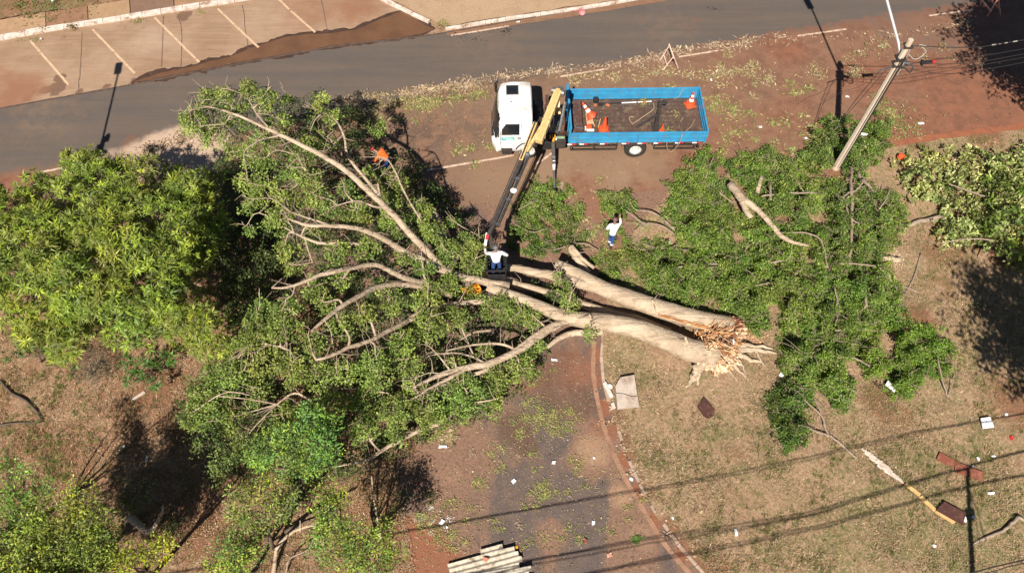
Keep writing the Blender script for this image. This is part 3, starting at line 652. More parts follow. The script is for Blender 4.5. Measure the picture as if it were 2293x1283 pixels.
# ---- the fallen tree
ft = thing('fallen_tree', 'huge uprooted pale-barked tree lying across the side road with torn splintered base', 'tree', at(1600, 780, 0))
LIMBS = {
 'trunk': [[(1640, 728, .5, .36), (1560, 716, .55, .42), (1480, 692, .65, .40), (1410, 668, .75, .37), (1350, 645, .85, .33), (1295, 615, 1.0, .27), (1245, 590, 1.1, .2)],
           [(1605, 800, .55, .5), (1545, 782, .6, .48), (1480, 755, .65, .44), (1420, 735, .75, .41), (1360, 722, .85, .37), (1300, 715, .95, .34), (1255, 706, 1.1, .28), (1200, 683, 1.3, .26), (1140, 660, 1.5, .23), (1092, 642, 1.6, .19)]],
 'limb': [
  [(1390, 662, .75, .26), (1320, 640, .9, .25), (1240, 618, 1.0, .22), (1180, 606, 1.1, .18), (1120, 598, 1.3, .15), (1060, 590, 1.5, .13)],
  [(1500, 745, .25, .22), (1420, 715, .2, .2), (1340, 694, .25, .19), (1270, 668, .4, .18), (1200, 648, .7, .16), (1140, 632, 1.0, .17), (1085, 618, 1.2, .14), (1010, 612, 1.5, .13)],
  [(1175, 672, 1.35, .16), (1120, 672, 1.45, .15), (1070, 676, 1.55, .13), (1015, 682, 1.6, .1)],
  [(1265, 716, 1.0, .2), (1215, 748, 1.2, .16), (1160, 785, 1.4, .15), (1100, 812, 1.6, .145), (1050, 822, 1.65, .14), (1000, 835, 1.6, .12), (960, 850, 1.6, .08), (925, 868, 1.6, .05)],
  [(1050, 822, 1.7, .09), (1000, 850, 1.7, .08), (960, 870, 1.65, .05), (930, 890, 1.6, .02)], [(1010, 832, 1.65, .05), (985, 800, 1.8, .035), (960, 775, 1.9, .02), (940, 770, 1.9, .01)],
  [(1090, 815, 1.65, .05), (1050, 795, 1.75, .04), (1010, 790, 1.8, .03), (970, 795, 1.8, .015)], [(1160, 785, 1.4, .07), (1120, 770, 1.5, .06), (1060, 772, 1.7, .05), (1000, 785, 1.8, .03)],
  [(960, 850, 1.6, .03), (950, 880, 1.6, .02), (945, 905, 1.55, .01)], [(985, 842, 1.6, .03), (975, 870, 1.6, .02), (965, 900, 1.55, .01)], [(1000, 838, 1.6, .03), (960, 835, 1.7, .025), (925, 850, 1.7, .012)],
  [(1110, 812, 1.3, .12), (1085, 830, 1.3, .1), (1020, 850, 1.35, .08), (940, 885, 1.4, .03)],
  [(1275, 720, 1.0, .14), (1235, 728, 1.3, .11), (1180, 762, 1.5, .08), (1150, 785, 1.5, .05)],
  [(1350, 742, .5, .17), (1300, 745, .45, .15), (1260, 752, .4, .13), (1225, 778, .4, .08)],
  [(1140, 640, 1.5, .17), (1080, 630, 1.7, .17), (1010, 612, 2.0, .17), (950, 585, 2.3, .16), (895, 558, 2.5, .14), (850, 530, 2.7, .12), (800, 512, 2.9, .1), (740, 506, 3.0, .085), (690, 505, 3.1, .07), (645, 490, 3.2, .035)],
  [(745, 506, 3.0, .05), (700, 492, 3.1, .04), (650, 475, 3.2, .02)],
  [(990, 600, 2.1, .16), (930, 535, 2.6, .15), (880, 480, 3.0, .14), (840, 443, 3.3, .13), (800, 405, 3.5, .125), (760, 372, 3.7, .115), (700, 338, 3.9, .1), (640, 308, 4.0, .085), (590, 285, 4.1, .07), (540, 262, 4.2, .055), (490, 245, 4.3, .035), (455, 238, 4.35, .015)],
  [(630, 304, 4.0, .035), (590, 312, 4.0, .025), (558, 328, 4.0, .018), (545, 345, 3.9, .01)],
  [(520, 255, 4.2, .02), (505, 275, 4.1, .015), (500, 285, 4.1, .01)],
  [(600, 285, 4.1, .035), (575, 255, 4.1, .03), (560, 230, 4.1, .02), (545, 212, 4.1, .01)],
  [(470, 240, 4.3, .02), (440, 243, 4.3, .012), (425, 250, 4.3, .008)],
  [(690, 385, 3.2, .02), (625, 305, 4.0, .012)],
  [(900, 530, 2.0, .08), (850, 440, 2.6, .08), (782, 355, 3.0, .07), (772, 310, 3.1, .055), (752, 270, 3.2, .04), (715, 248, 3.2, .015)],
  [(770, 300, 3.1, .03), (750, 320, 3.1, .02), (742, 330, 3.0, .01)],
  [(960, 520, 2.2, .06), (925, 465, 2.7, .05), (905, 430, 2.9, .045), (885, 385, 3.0, .04), (862, 355, 3.0, .03), (810, 352, 3.0, .012)],
  [(905, 400, 2.9, .02), (880, 405, 2.9, .015), (866, 425, 2.9, .01)],
  [(1470, 690, .8, .09), (1462, 676, 1.05, .08), (1460, 672, 1.1, .05)],
  [(1330, 722, 1.1, .08), (1322, 708, 1.3, .06), (1319, 703, 1.35, .04)],
  [(1540, 770, 1.0, .08), (1535, 757, 1.15, .07), (1534, 754, 1.2, .04)],
  [(870, 470, 3.0, .05), (835, 462, 3.1, .045), (800, 450, 3.1, .04), (755, 460, 3.1, .02)],
  [(1000, 640, 1.9, .15), (940, 632, 2.2, .13), (895, 618, 2.5, .12), (860, 600, 2.7, .105), (830, 593, 2.8, .1), (770, 604, 2.9, .09), (720, 615, 3.0, .085), (680, 632, 3.0, .07), (640, 644, 3.0, .05), (608, 645, 3.0, .03)],
  [(660, 638, 3.0, .03), (655, 660, 2.9, .02), (640, 670, 2.8, .015)],
  [(1010, 660, 1.9, .15), (960, 645, 2.1, .14), (900, 638, 2.3, .12), (850, 642, 2.5, .11), (800, 665, 2.7, .1), (760, 690, 2.8, .09), (720, 722, 2.9, .07), (697, 742, 2.9, .04)],
  [(725, 715, 2.9, .03), (740, 740, 2.8, .02), (745, 770, 2.7, .012)],
  [(860, 560, 2.4, .07), (810, 548, 2.6, .08), (770, 545, 2.7, .08), (720, 545, 2.8, .07), (690, 536, 2.9, .06), (658, 522, 2.9, .035)],
  [(684, 536, 2.9, .045), (690, 560, 2.8, .04), (700, 588, 2.7, .025)],
  [(960, 700, 1.7, .1), (880, 735, 2.0, .11), (830, 762, 2.2, .1), (780, 778, 2.3, .095), (745, 795, 2.4, .08), (708, 806, 2.4, .05)],
  [(1010, 680, 1.7, .12), (940, 700, 1.8, .11), (910, 720, 1.8, .09), (880, 738, 1.8, .05)],
  [(1020, 690, 1.8, .03), (1030, 725, 1.8, .035), (1045, 760, 1.7, .04), (1062, 800, 1.6, .04)],
  [(1025, 682, 1.8, .03), (1040, 655, 1.9, .02), (1052, 635, 1.9, .015)],
  [(970, 470, 1.0, .16), (985, 510, 1.0, .18), (1000, 560, 1.1, .2), (1020, 600, 1.3, .2)],
  [(1100, 740, 1.0, .06), (1060, 745, 1.1, .05), (1010, 775, 1.2, .03)],
  [(1110, 790, .9, .05), (1040, 795, 1.0, .04), (960, 790, 1.2, .03)],
  [(870, 880, 1.2, .03), (820, 872, 1.2, .04), (770, 870, 1.3, .04), (720, 865, 1.3, .02)],
  [(650, 785, 2.0, .03), (620, 775, 2.0, .04), (590, 770, 2.0, .03), (560, 772, 2.0, .015)],
  [(1040, 900, .9, .08), (990, 945, .8, .09), (945, 960, .75, .09), (900, 985, .7, .09), (862, 1004, .65, .085), (820, 1030, .6, .07), (750, 1045, .6, .03)],
  [(700, 900, 1.2, .05), (660, 880, 1.3, .05), (620, 905, 1.3, .03)],
  [(1330, 600, .5, .09), (1305, 580, .7, .09), (1280, 550, .9, .09)],
  [(960, 860, 1.1, .03), (900, 830, 1.4, .03), (880, 790, 1.6, .02)],
  [(1010, 600, 1.9, .05), (1035, 560, 2.0, .03), (1070, 510, 2.0, .015)],
 ]}
allp = []
def lift(px, z): t = min(1, max(0, (1120 - px) / 380)); return z * (1 + .75 * t * t * (3 - 2 * t))
for nm, LL in LIMBS.items():
    for i, rows in enumerate(LL):
        k_ = 1 if nm == 'trunk' else (.9 if rows[0][3] > .14 else .82); rows = [(a, b, lift(a, c), d * k_ * (.92 if nm == 'trunk' else 1 - .12 * (lift(a, 1) - 1))) for a, b, c, d in rows]
        mb = MB(); S_ = limb(mb, rows, 16 if nm == 'trunk' else 9, 4, .025 if nm == 'trunk' else .10, .012)
        mb.part(nm, M['bark'], ft, True, smooth=True); allp.append(S_)
        if nm == 'limb' and rows[0][3] < .2:        # side shoots
            tw = MB()
            for q in S_[3::3]:
                a = RNG.normal(size=3); a[2] = abs(a[2]) * .5; a /= np.linalg.norm(a); L_ = RNG.uniform(.25, .8)
                p1 = q[:3] + a * L_ * .5 + RNG.normal(size=3) * .06; tw.tube([q[:3], p1, q[:3] + a * L_ + RNG.normal(size=3) * .12], [min(.02, q[3]), .012, .005], 4, False)
            if tw.v: tw.part('twig', M['bark_grey'], ft, True)
allp = np.vstack(allp)
CL = [(440, 278, 34, 3.7), (470, 228, 30, 4.0), (420, 268, 18, 3.6), (505, 218, 22, 4.1), (530, 268, 32, 3.8), (480, 312, 34, 3.4), (560, 208, 26, 4.1), (600, 232, 28, 4.1), (650, 228, 18, 3.2), (622, 282, 30, 3.6), (585, 330, 34, 3.4), (530, 345, 24, 3),
 (600, 372, 28, 3.2), (560, 355, 26, 3.1), (720, 238, 24, 3.3), (748, 268, 22, 3.1), (700, 312, 22, 2.8), (735, 322, 20, 2.8), (843, 288, 20, 1.3), (850, 305, 12, 1.2), (682, 352, 30, 3.1), (662, 392, 28, 3), (560, 412, 28, 2.6), (598, 432, 34, 2.8), (568, 462, 26, 2.6),
 (700, 412, 30, 3.1), (715, 455, 26, 2.9), (648, 462, 36, 2.8), (622, 505, 34, 2.7), (775, 430, 22, 2.8), (850, 385, 30, 2.5), (885, 420, 32, 2.5), (850, 425, 22, 2.5), (800, 485, 34, 2.6), (745, 482, 30, 2.7), (700, 530, 22, 2.6), (645, 562, 26, 2.5), (755, 572, 30, 2.6),
 (820, 565, 26, 2.5), (880, 505, 36, 2.5), (935, 480, 34, 2.3), (962, 528, 34, 2.3), (905, 585, 22, 2.3), (950, 612, 26, 2.2), (1000, 572, 34, 2.1), (1050, 560, 32, 1.9), (1062, 600, 28, 1.8), (855, 645, 14, 2.3), (710, 655, 26, 2.5), (770, 635, 22, 2.5), (660, 608, 18, 2.4),
 (640, 705, 34, 2.3), (585, 735, 36, 2.1), (560, 765, 26, 2), (640, 750, 32, 2.1), (700, 775, 24, 2.2), (765, 730, 26, 2.4), (815, 712, 30, 2.3), (875, 680, 30, 2.2), (960, 672, 34, 2.1), (1005, 640, 28, 2.1), (965, 735, 36, 2), (1020, 715, 26, 1.8), (900, 772, 32, 2), (845, 805, 28, 2),
 (660, 828, 34, 1.8), (600, 812, 32, 1.7), (720, 850, 26, 1.6), (785, 835, 30, 1.8), (850, 850, 28, 1.7), (915, 820, 24, 1.7), (1120, 700, 34, 1.5), (1165, 705, 28, 1.3), (1195, 780, 22, 1), (1165, 830, 30, 1), (1110, 858, 32, 1),
 (1040, 875, 36, 1.1), (965, 905, 38, 1.1), (1035, 918, 30, .9), (970, 945, 28, .9), (885, 925, 34, 1.2), (820, 900, 30, 1.3), (745, 915, 32, 1.3), (520, 845, 38, 1.4), (475, 895, 38, 1.2), (485, 840, 26, 1.4), (580, 885, 26, 1.3), (500, 950, 34, 1.1), (445, 930, 30, 1.1), (820, 960, 28, 1), (890, 975, 20, .8),
 (1100, 905, 24, .8), (1200, 725, 22, 1), (870, 460, 26, 2.6), (1075, 545, 18, 1.7), (560, 520, 14, 2.2), (1010, 500, 18, 2.0), (735, 690, 22, 2.4), (590, 690, 20, 2.2), (1085, 800, 22, 1.2), (1045, 650, 9, 1.6), (1072, 668, 7, 1.6), (1050, 668, 8, 1.5), (1020, 820, 20, 1.4), (930, 870, 24, 1.3),
 (1255, 640, 18, 1.5), (1275, 680, 22, 1.4), (1250, 620, 10, 1.5), (1320, 745, 14, .9), (640, 940, 30, 1.0), (560, 1000, 26, .9)]
CL = [(a, b, r_, lift(a, z_)) for a, b, r_, z_ in CL]
P3, A3 = clump_points([(a, b, r_ * .88, z_) for a, b, r_, z_ in CL], 56, .35, 9, 1.0)
CROWN = [(400, 260), (440, 215), (560, 190), (640, 215), (720, 215), (800, 240), (840, 320), (930, 370), (1000, 430), (1060, 500), (1100, 600), (1090, 690), (1200, 690), (1235, 780), (1180, 850), (1090, 930), (980, 970), (850, 1010), (760, 1060), (560, 1090), (490, 1030), (440, 950),
         (420, 870), (520, 790), (500, 690), (480, 560), (490, 430), (500, 360), (580, 360), (480, 320)]
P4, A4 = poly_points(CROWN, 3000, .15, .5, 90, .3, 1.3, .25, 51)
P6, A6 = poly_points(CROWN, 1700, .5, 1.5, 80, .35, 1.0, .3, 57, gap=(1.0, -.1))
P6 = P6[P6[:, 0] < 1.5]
def topx(P): # where points fall in the photograph
    q = P - (0, 0, CAMH); dz = q[:, 1] * ST - q[:, 2] * CT; return np.stack([1146.5 + q[:, 0] / dz * FPX, 641.5 - (q[:, 1] * CT + q[:, 2] * ST) / dz * FPX], 1)
# the crown is cleared where the man in orange works at it
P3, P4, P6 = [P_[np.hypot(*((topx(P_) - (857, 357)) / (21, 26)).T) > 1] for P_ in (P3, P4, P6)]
packF = join([sprays(P6, RNG.uniform(.12, .24, len(P6)), 18, .10, .06, C_DARK + C_FALL[3:], .15), sprays(P3, RNG.uniform(.08, .19, len(P3)), 22, .088, .055, C_FALL, .12), sprays(P4, RNG.uniform(.12, .26, len(P4)), 16, .10, .06, C_DARK, .15)])  # low and middle leaf layers are coloured dark to stand for shade between clumps
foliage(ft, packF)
nb = 0
for a, b, r_, z_ in CL:
    e = at(a, b, z_); d_ = np.linalg.norm(allp[:, :3] - e, axis=1); i_ = np.argmin(d_)
    if .3 < d_[i_] < 3.2 and nb < 96:
        b0_ = allp[i_, :3]; up3 = np.array((0, 0, .42)); mb = MB(); r0 = min(.045, allp[i_, 3] * .6 + .012)
        S_ = smooth_path(np.array([list(b0_) + [r0], list((b0_ + e) / 2 + RNG.normal(size=3) * .12 * d_[i_] + up3 * .6) + [r0 * .75], list(e + up3) + [r0 * .5], list(e + (e - b0_) / d_[i_] * r_ * .011 + up3 * 1.6) + [.008]]), 4)
        mb.tube([tuple(p) for p in S_[:, :3]], list(S_[:, 3]), 6, True, .05)
        for q in S_[4::3]:
            a_ = RNG.normal(size=3); a_[2] = abs(a_[2]) * .6; a_ /= np.linalg.norm(a_); L_ = RNG.uniform(.3, .7); mb.tube([q[:3], q[:3] + a_ * L_ * .5 + RNG.normal(size=3) * .05, q[:3] + a_ * L_], [.014, .010, .005], 4, False)
        mb.part('branch', M['bark'], ft, True); nb += 1
mb = MB(); twigs(mb, P3, allp, .08, .010); mb.part('twig', M['bark_grey'], ft, True)
print('fallen leaves', len(packF[1]))

# torn base: shards and a hollow core, then the roots
bs = MB(); cc0 = at(1605, 765, .55)
SC = [(.72, .50, .29), (.66, .35, .15), (.60, .27, .10), (.36, .15, .065), (.14, .06, .035), (.76, .58, .38), (.68, .40, .19), (.66, .35, .15)]
for i in range(620):
    u_ = random.random(); px = random.gauss(1607, 26); py = 770 + random.gauss(0, 34) + (px - 1605) * .1
    rr = math.hypot((px - 1605) / 55, (py - 765) / 62)
    if rr > 1: continue
    z = .25 + .85 * math.sqrt(max(0, 1 - rr * rr)) * random.uniform(.55, 1); p = Vector(at(px, py, z))
    d = Vector((random.gauss(.8, .6), random.gauss(-.15, .6), random.gauss(.12, .3))).normalized(); L_ = random.uniform(.12, .48) * (1.3 if rr < .6 else .8)
    s_ = d.cross(Vector((0, 0, 1)) + Vector((random.gauss(0, .5), random.gauss(0, .5), 0))).normalized(); n_ = s_.cross(d); w_ = random.uniform(.012, .06); h_ = w_ * .5
    c = random.choice(SC if py < 792 else [(.80, .64, .44), (.76, .56, .34), (.74, .60, .42), (.66, .38, .18)]); f = random.uniform(.8, 1.15); c = tuple(x * f for x in c)
    V = [p + s_ * w_ * .5, p - s_ * w_ * .5, p - s_ * w_ * .4 + n_ * h_, p + s_ * w_ * .4 + n_ * h_, p + d * L_ + s_ * w_ * random.uniform(.0, .4), p + d * L_ * random.uniform(.75, 1) - s_ * w_ * .3]
    bs.add(V, [(0, 1, 2, 3), (0, 3, 4), (3, 2, 5, 4), (2, 1, 5), (1, 0, 4, 5)], c)
for i in range(90):
    t = random.random(); p = Vector(at(1470 + 120 * t, 700 + 34 * t + random.uniform(-2, 8), .78 + random.uniform(-.1, .1))); d = Vector((.95, -.22, random.gauss(0, .04))); L_ = random.uniform(.3, .9); c = random.choice(SC[:4]); w_ = random.uniform(.015, .05)
    bs.add([p, p + Vector((0, w_, 0)), p + d * L_ + Vector((0, w_ * .5, .01)), p + Vector((0, w_ * .5, .03))], [(0, 1, 3), (1, 2, 3), (2, 0, 3), (0, 2, 1)], c)
core = []; 
for (px, py, z, r) in ((1612, 800, .4, .42), (1625, 760, .42, .36), (1600, 742, .45, .34), (1640, 730, .4, .3), (1585, 790, .5, .42), (1655, 742, .35, .2)):
    c = Vector(at(px, py, z)); nz = Noise(int(px), .22); n2 = Noise(int(px) + 3, .07); b = bmesh.new(); bmesh.ops.create_icosphere(b, subdivisions=5, radius=r * 1.05)
    V = np.array([v.co for v in b.verts]); Q = V * (.35, 1, 1) + (px, 0, 0); k = nz(Q) * .16 + np.abs(n2(Q)) * .22; V = V * (1 + k)[:, None] * (1.15, 1, 1); b0i = len(bs.v); F = [[q.index for q in f.verts] for f in b.faces]; b.free()
    bs.add((V + np.array(c)).tolist(), F); t_ = np.clip(n2(Q + 5) * .5 + nz(Q + 9) * .5 + .5 + (.25 if px in (1612, 1585) else 0), 0, .999); pl = [(.16, .065, .035), (.40, .17, .07), (.62, .31, .13), (.68, .42, .22), (.78, .60, .40)]
    bs.c[b0i:] = [tuple(pl[int(q * 5)]) for q in t_]
bs.part('torn_base', M['splinter'], ft, True, cols=bs.c)
for rows in ([(1640, 785, .35, .14), (1690, 783, .2, .1), (1742, 792, .08, .03)], [(1640, 790, .35, .12), (1680, 805, .15, .08), (1712, 812, .06, .03)], [(1632, 800, .35, .11), (1650, 825, .15, .06), (1678, 853, .05, .025)],
             [(1640, 775, .4, .12), (1700, 775, .2, .07), (1735, 782, .1, .02)], [(1640, 800, .3, .09), (1660, 815, .15, .05), (1672, 845, .05, .02)], [(1690, 783, .2, .05), (1702, 805, .1, .03), (1720, 828, .05, .012)],
             [(1625, 810, .3, .1), (1632, 830, .12, .05), (1650, 850, .05, .03)], [(1600, 820, .3, .07), (1605, 840, .1, .04), (1610, 855, .05, .02)], [(1640, 752, .3, .1), (1660, 750, .15, .07), (1675, 754, .06, .03)],
             [(1572, 808, .45, .2), (1556, 830, .3, .14), (1552, 850, .12, .1), (1535, 868, .05, .04)], [(1575, 812, .4, .14), (1565, 835, .25, .1), (1562, 862, .06, .04)]):
    mb = MB(); limb(mb, rows, 8, 5, .35, .08); mb.part('root', M['bark'], ft, True, smooth=True)

# ---- other trees and bushes
def tree(name, label, base, clumps, cols, per=26, leaf=(.1, .055), k=18, trunk=M['bark_dark'], thin=.06, mat=None, group=None, ros=None, cat='tree', spray=(.14, .3)):
    clumps = [(a, b, r_, z_ * (1.3 if name == 'young_tree' and z_ < 3.5 else .95)) for a, b, r_, z_ in clumps]; t = thing(name, label, cat, at(*base, 0), group=group); P, A = clump_points(clumps, per, .5, 3, .8)
    if ros: pack = rosettes(P, A + (0, 0, .4), ros[0], ros[1], ros[2], cols)
    else: pack = sprays(P, RNG.uniform(*spray, len(P)), k, leaf[0], leaf[1], cols, .2)
    foliage(t, pack, mat); b = at(*base, 0); zt = np.mean([c[3] for c in clumps]); cen = np.mean([at(c[0], c[1], c[3]) for c in clumps], 0)
    fork = b * .5 + cen * .5; fork[2] = zt * .45
    mb = MB(); mb.tube([b - (0, 0, .05), (b + fork) / 2 + RNG.normal(size=3) * .06, fork], [thin * 1.5, thin * 1.25, thin], 8, True, .06); mb.part('trunk', trunk, t, True, smooth=True)
    for c in clumps:
        e = at(c[0], c[1], c[3]); mb = MB(); q = (fork + e) / 2 + RNG.normal(size=3) * .12; mb.tube([fork, (fork + q) / 2 + RNG.normal(size=3) * .04, q, e], [thin * .7, thin * .55, thin * .4, thin * .2], 5, False)
        rt = np.array([fork, q, e]); near = P[np.linalg.norm(P - e, axis=1) < 1.2]; twigs(mb, near, rt, .07, .008)
        mb.part('branch', trunk, t, True)
    return t
tree('young_tree', 'bright green feathery young tree at the lower left of the fallen crown', (690, 1090), [(598, 1012, 34, 3.1), (650, 1005, 30, 3.2), (700, 960, 34, 3.4), (725, 1000, 34, 3.2), (660, 1050, 26, 2.8), (580, 1035, 20, 2.8), (700, 925, 22, 3.2), (735, 950, 20, 3.2), (700, 1040, 26, 2.8), (640, 980, 20, 3.2)], C_BRIGHT, 34, (.11, .04), 24)
tree('young_tree', 'yellowish green sapling with bare grey twigs left of the curved stem', (620, 1230), [(545, 1120, 28, 2.6), (600, 1105, 30, 2.7), (565, 1180, 28, 2.4), (540, 1155, 22, 2.4), (620, 1150, 28, 2.5), (520, 1215, 18, 2.2), (560, 1215, 18, 2.1), (650, 1120, 20, 2.6)], C_MIX + C_LIME[:1], 30, (.10, .045), 20)
tree('young_tree', 'bright green sapling on the bank beside the lower edge of the side road', (800, 1283), [(740, 1140, 24, 2.4), (735, 1180, 28, 2.5), (790, 1200, 32, 2.5), (850, 1215, 28, 2.3), (760, 1245, 30, 2.5), (830, 1262, 32, 2.3), (875, 1245, 20, 2.1), (720, 1110, 16, 2.2), (700, 1215, 18, 2.3), (760, 1120, 18, 2.3), (870, 1190, 14, 2)], C_BRIGHT + C_LIME, 32, (.10, .04), 22)
tree('young_tree', 'feathery yellow-green tree crown in the lower left corner', (150, 1330), [(175, 1125, 30, 4.6), (200, 1170, 34, 4.8), (160, 1190, 34, 4.8), (215, 1215, 32, 4.6), (150, 1240, 40, 4.6), (90, 1265, 40, 4.4), (200, 1265, 36, 4.4), (60, 1290, 40, 4.2), (130, 1290, 40, 4.4), (240, 1250, 20, 4), (250, 1195, 16, 4), (100, 1200, 34, 4.8), (60, 1240, 34, 5), (-20, 1380, 60, 5), (60, 1370, 60, 5), (-90, 1400, 60, 5), (130, 1390, 50, 5), (-60, 1300, 50, 5), (0, 1450, 60, 5), (90, 1150, 26, 4.6)], C_LIME + C_MIX, 52, (.10, .04), 20)
tree('young_tree', 'dull green thin crown at the left edge above the yellow-green corner crown', (20, 1230), [(20, 1060, 24, 4), (55, 1072, 18, 3.8), (30, 1130, 34, 3.9), (60, 1160, 32, 3.8), (40, 1200, 34, 3.8), (85, 1110, 18, 3.6), (10, 1245, 30, 3.8), (110, 1085, 14, 3.4)], C_BRIGHT + C_LIME[2:], 30, (.10, .045), 18)
tree('young_tree', 'small bright yellow-leaved tree at the bottom edge left of centre', (330, 1300), [(265, 1245, 22, 3.2), (300, 1270, 26, 3.2), (345, 1225, 14, 3.2), (372, 1228, 18, 3.2), (240, 1268, 16, 3), (325, 1250, 14, 3), (360, 1260, 14, 3)], [(.38, .36, .02), (.30, .34, .03), (.22, .27, .03)], 30, (.10, .05), 20)
tree('young_tree', 'small bright green crown at the bottom edge below the bare grey-twigged sapling', (540, 1310), [(520, 1245, 24, 2.6), (490, 1265, 20, 2.4), (550, 1262, 24, 2.6), (580, 1240, 14, 2.4), (520, 1280, 24, 2.5)], C_BRIGHT + C_LIME[:2], 30, (.10, .045), 20)
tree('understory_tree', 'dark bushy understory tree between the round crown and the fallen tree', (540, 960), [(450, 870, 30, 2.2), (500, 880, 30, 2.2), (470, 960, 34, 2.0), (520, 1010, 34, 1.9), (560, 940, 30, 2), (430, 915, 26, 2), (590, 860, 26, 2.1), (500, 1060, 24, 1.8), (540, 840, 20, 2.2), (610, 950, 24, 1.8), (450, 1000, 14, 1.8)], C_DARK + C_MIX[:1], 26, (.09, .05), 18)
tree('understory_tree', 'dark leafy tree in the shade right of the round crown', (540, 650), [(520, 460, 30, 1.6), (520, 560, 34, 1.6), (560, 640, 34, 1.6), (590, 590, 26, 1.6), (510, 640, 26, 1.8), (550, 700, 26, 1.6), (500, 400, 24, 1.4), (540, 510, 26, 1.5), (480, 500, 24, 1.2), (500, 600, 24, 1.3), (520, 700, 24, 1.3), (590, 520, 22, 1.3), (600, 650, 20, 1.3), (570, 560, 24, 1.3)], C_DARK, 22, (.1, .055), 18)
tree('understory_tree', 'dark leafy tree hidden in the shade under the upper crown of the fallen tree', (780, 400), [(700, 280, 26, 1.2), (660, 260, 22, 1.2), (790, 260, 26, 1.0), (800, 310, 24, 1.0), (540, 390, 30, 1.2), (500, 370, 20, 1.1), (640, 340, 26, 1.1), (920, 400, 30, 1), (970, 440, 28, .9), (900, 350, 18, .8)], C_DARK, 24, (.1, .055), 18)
tree('bush', 'glossy-leaved young bush in front of the round crown, above the dark shade patch', (330, 850), [(330, 818, 24, 1.1), (300, 850, 18, .9), (350, 860, 18, .8), (380, 800, 22, 1.2), (285, 810, 16, 1)], [(.06, .15, .03), (.09, .2, .03)], 22, mat=M['leaf_gloss'], ros=(10, .26, .055), thin=.03, cat='bush')
tree('bush', 'glossy-leaved low bush at the lower left foot of the round crown', (90, 810), [(55, 770, 20, .9), (110, 790, 16, .9), (30, 800, 18, .8), (140, 775, 14, .9)], [(.06, .14, .03), (.09, .17, .03)], 20, mat=M['leaf_gloss'], ros=(10, .22, .05), thin=.03, cat='bush')
tree('bush', 'dark grey wispy bush with fine leaves under the round crown', (205, 835), [(200, 800, 30, .8), (225, 835, 26, .7), (185, 835, 18, .6)], [(.07, .075, .05), (.05, .055, .04), (.11, .12, .08)], 42, (.05, .02), 26, thin=.025, cat='bush')
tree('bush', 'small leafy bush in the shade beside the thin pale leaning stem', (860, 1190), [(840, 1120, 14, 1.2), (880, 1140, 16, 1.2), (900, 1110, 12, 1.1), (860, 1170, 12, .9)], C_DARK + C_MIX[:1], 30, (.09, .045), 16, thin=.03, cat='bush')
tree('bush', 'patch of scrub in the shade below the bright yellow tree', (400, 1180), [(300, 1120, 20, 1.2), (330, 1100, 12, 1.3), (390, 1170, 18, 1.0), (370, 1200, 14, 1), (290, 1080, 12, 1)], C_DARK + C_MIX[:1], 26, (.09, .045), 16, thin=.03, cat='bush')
tree('bush', 'low scrub on the bank above the bright green sapling by the side road', (760, 1090), [(790, 1050, 18, .7), (740, 1075, 18, .7), (820, 1030, 16, .6), (870, 1020, 12, .5), (700, 1090, 18, .8), (760, 1050, 14, .7), (905, 1010, 10, .4)], C_MIX, 26, (.08, .04), 16, thin=.02, cat='bush')

# pale cut foliage on the right
pb = thing('leafy_bush', 'large pale yellow-green bush with broad leaves at the right edge', 'bush', at(2180, 480, 0))
PB = [(1998, 372), (2030, 352), (2080, 342), (2130, 345), (2165, 330), (2240, 340), (2300, 325), (2560, 320), (2560, 600), (2300, 590), (2250, 570), (2190, 540), (2150, 552), (2105, 548), (2088, 520), (2112, 492), (2100, 470), (2060, 450), (2035, 420), (2010, 400)]
P5, A5 = poly_points(PB, 3000, .25, 1.9, 110, .4, 1.6, .2, 77, gap=(.9, -.75))
foliage(pb, rosettes(P5, A5 + (0, -.2, 0), 7, .20, .085, C_PALE, .95, .16, [.3, .3, .2, .12, .08]))
P5b, A5b = poly_points([(2200, 380), (2300, 380), (2560, 380), (2560, 620), (2300, 610), (2230, 580), (2190, 500)], 500, 1.0, 2.6, 80, .4, 1.2, .3, 78)
foliage(pb, rosettes(P5b, A5b, 8, .22, .09, C_HEAP, .95, .2))
mb = MB()
for rows in ([(2125, 412, 1.9, .02), (2160, 425, 1.9, .03), (2205, 440, 1.8, .03)], [(2105, 545, .5, .02), (2180, 535, .9, .03), (2290, 545, 1.2, .04)], [(2195, 580, .3, .02), (2215, 560, .6, .03), (2290, 480, 1.5, .05)]): limb(mb, rows, 6)
mb.part('stem', M['bark_grey'], pb, True)
# tall trees standing just outside the right edge: they throw the two big shadows
def far_tree(name, label, x, y, z, r, n, seed):
    t = thing(name, label, 'tree', (x, y, 0)); mb = MB(); mb.tube([(x, y, -.05), (x + .1, y, z * .5), (x, y + .1, z)], [.22, .16, .08], 9, True, .05); mb.part('trunk', M['bark'], t, True)
    c = RNG.normal(size=(n, 3)); c /= np.linalg.norm(c, axis=1)[:, None]; nz = Noise(seed, 1.6); P = np.array((x, y, z)) + c * (r * (.45 + .55 * RNG.random((n, 1)) ** .6)) * (1 + .32 * nz(c * r))[:, None] * (1, 1, .75)
    foliage(t, sprays(P, RNG.uniform(.2, .4, n), 14, .2, .1, C_MANGO)); mb = MB()
    for e in P[::max(1, n // 40)]: mb.tube([(x, y, z * .6), (np.array((x, y, z * .6)) + e) / 2 + RNG.normal(size=3) * .1, e], [.06, .04, .015], 5, False)
    mb.part('branch', M['bark'], t, True)
far_tree('roadside_tree', 'dense tall tree beside the road beyond the right edge', 24.7, 22.2, 8.0, 3.35, 4200, 91)
far_tree('lawn_tree', 'open-crowned tall tree on the lawn beyond the right edge', 19.2, 6.2, 8.0, 3.0, 1300, 92)

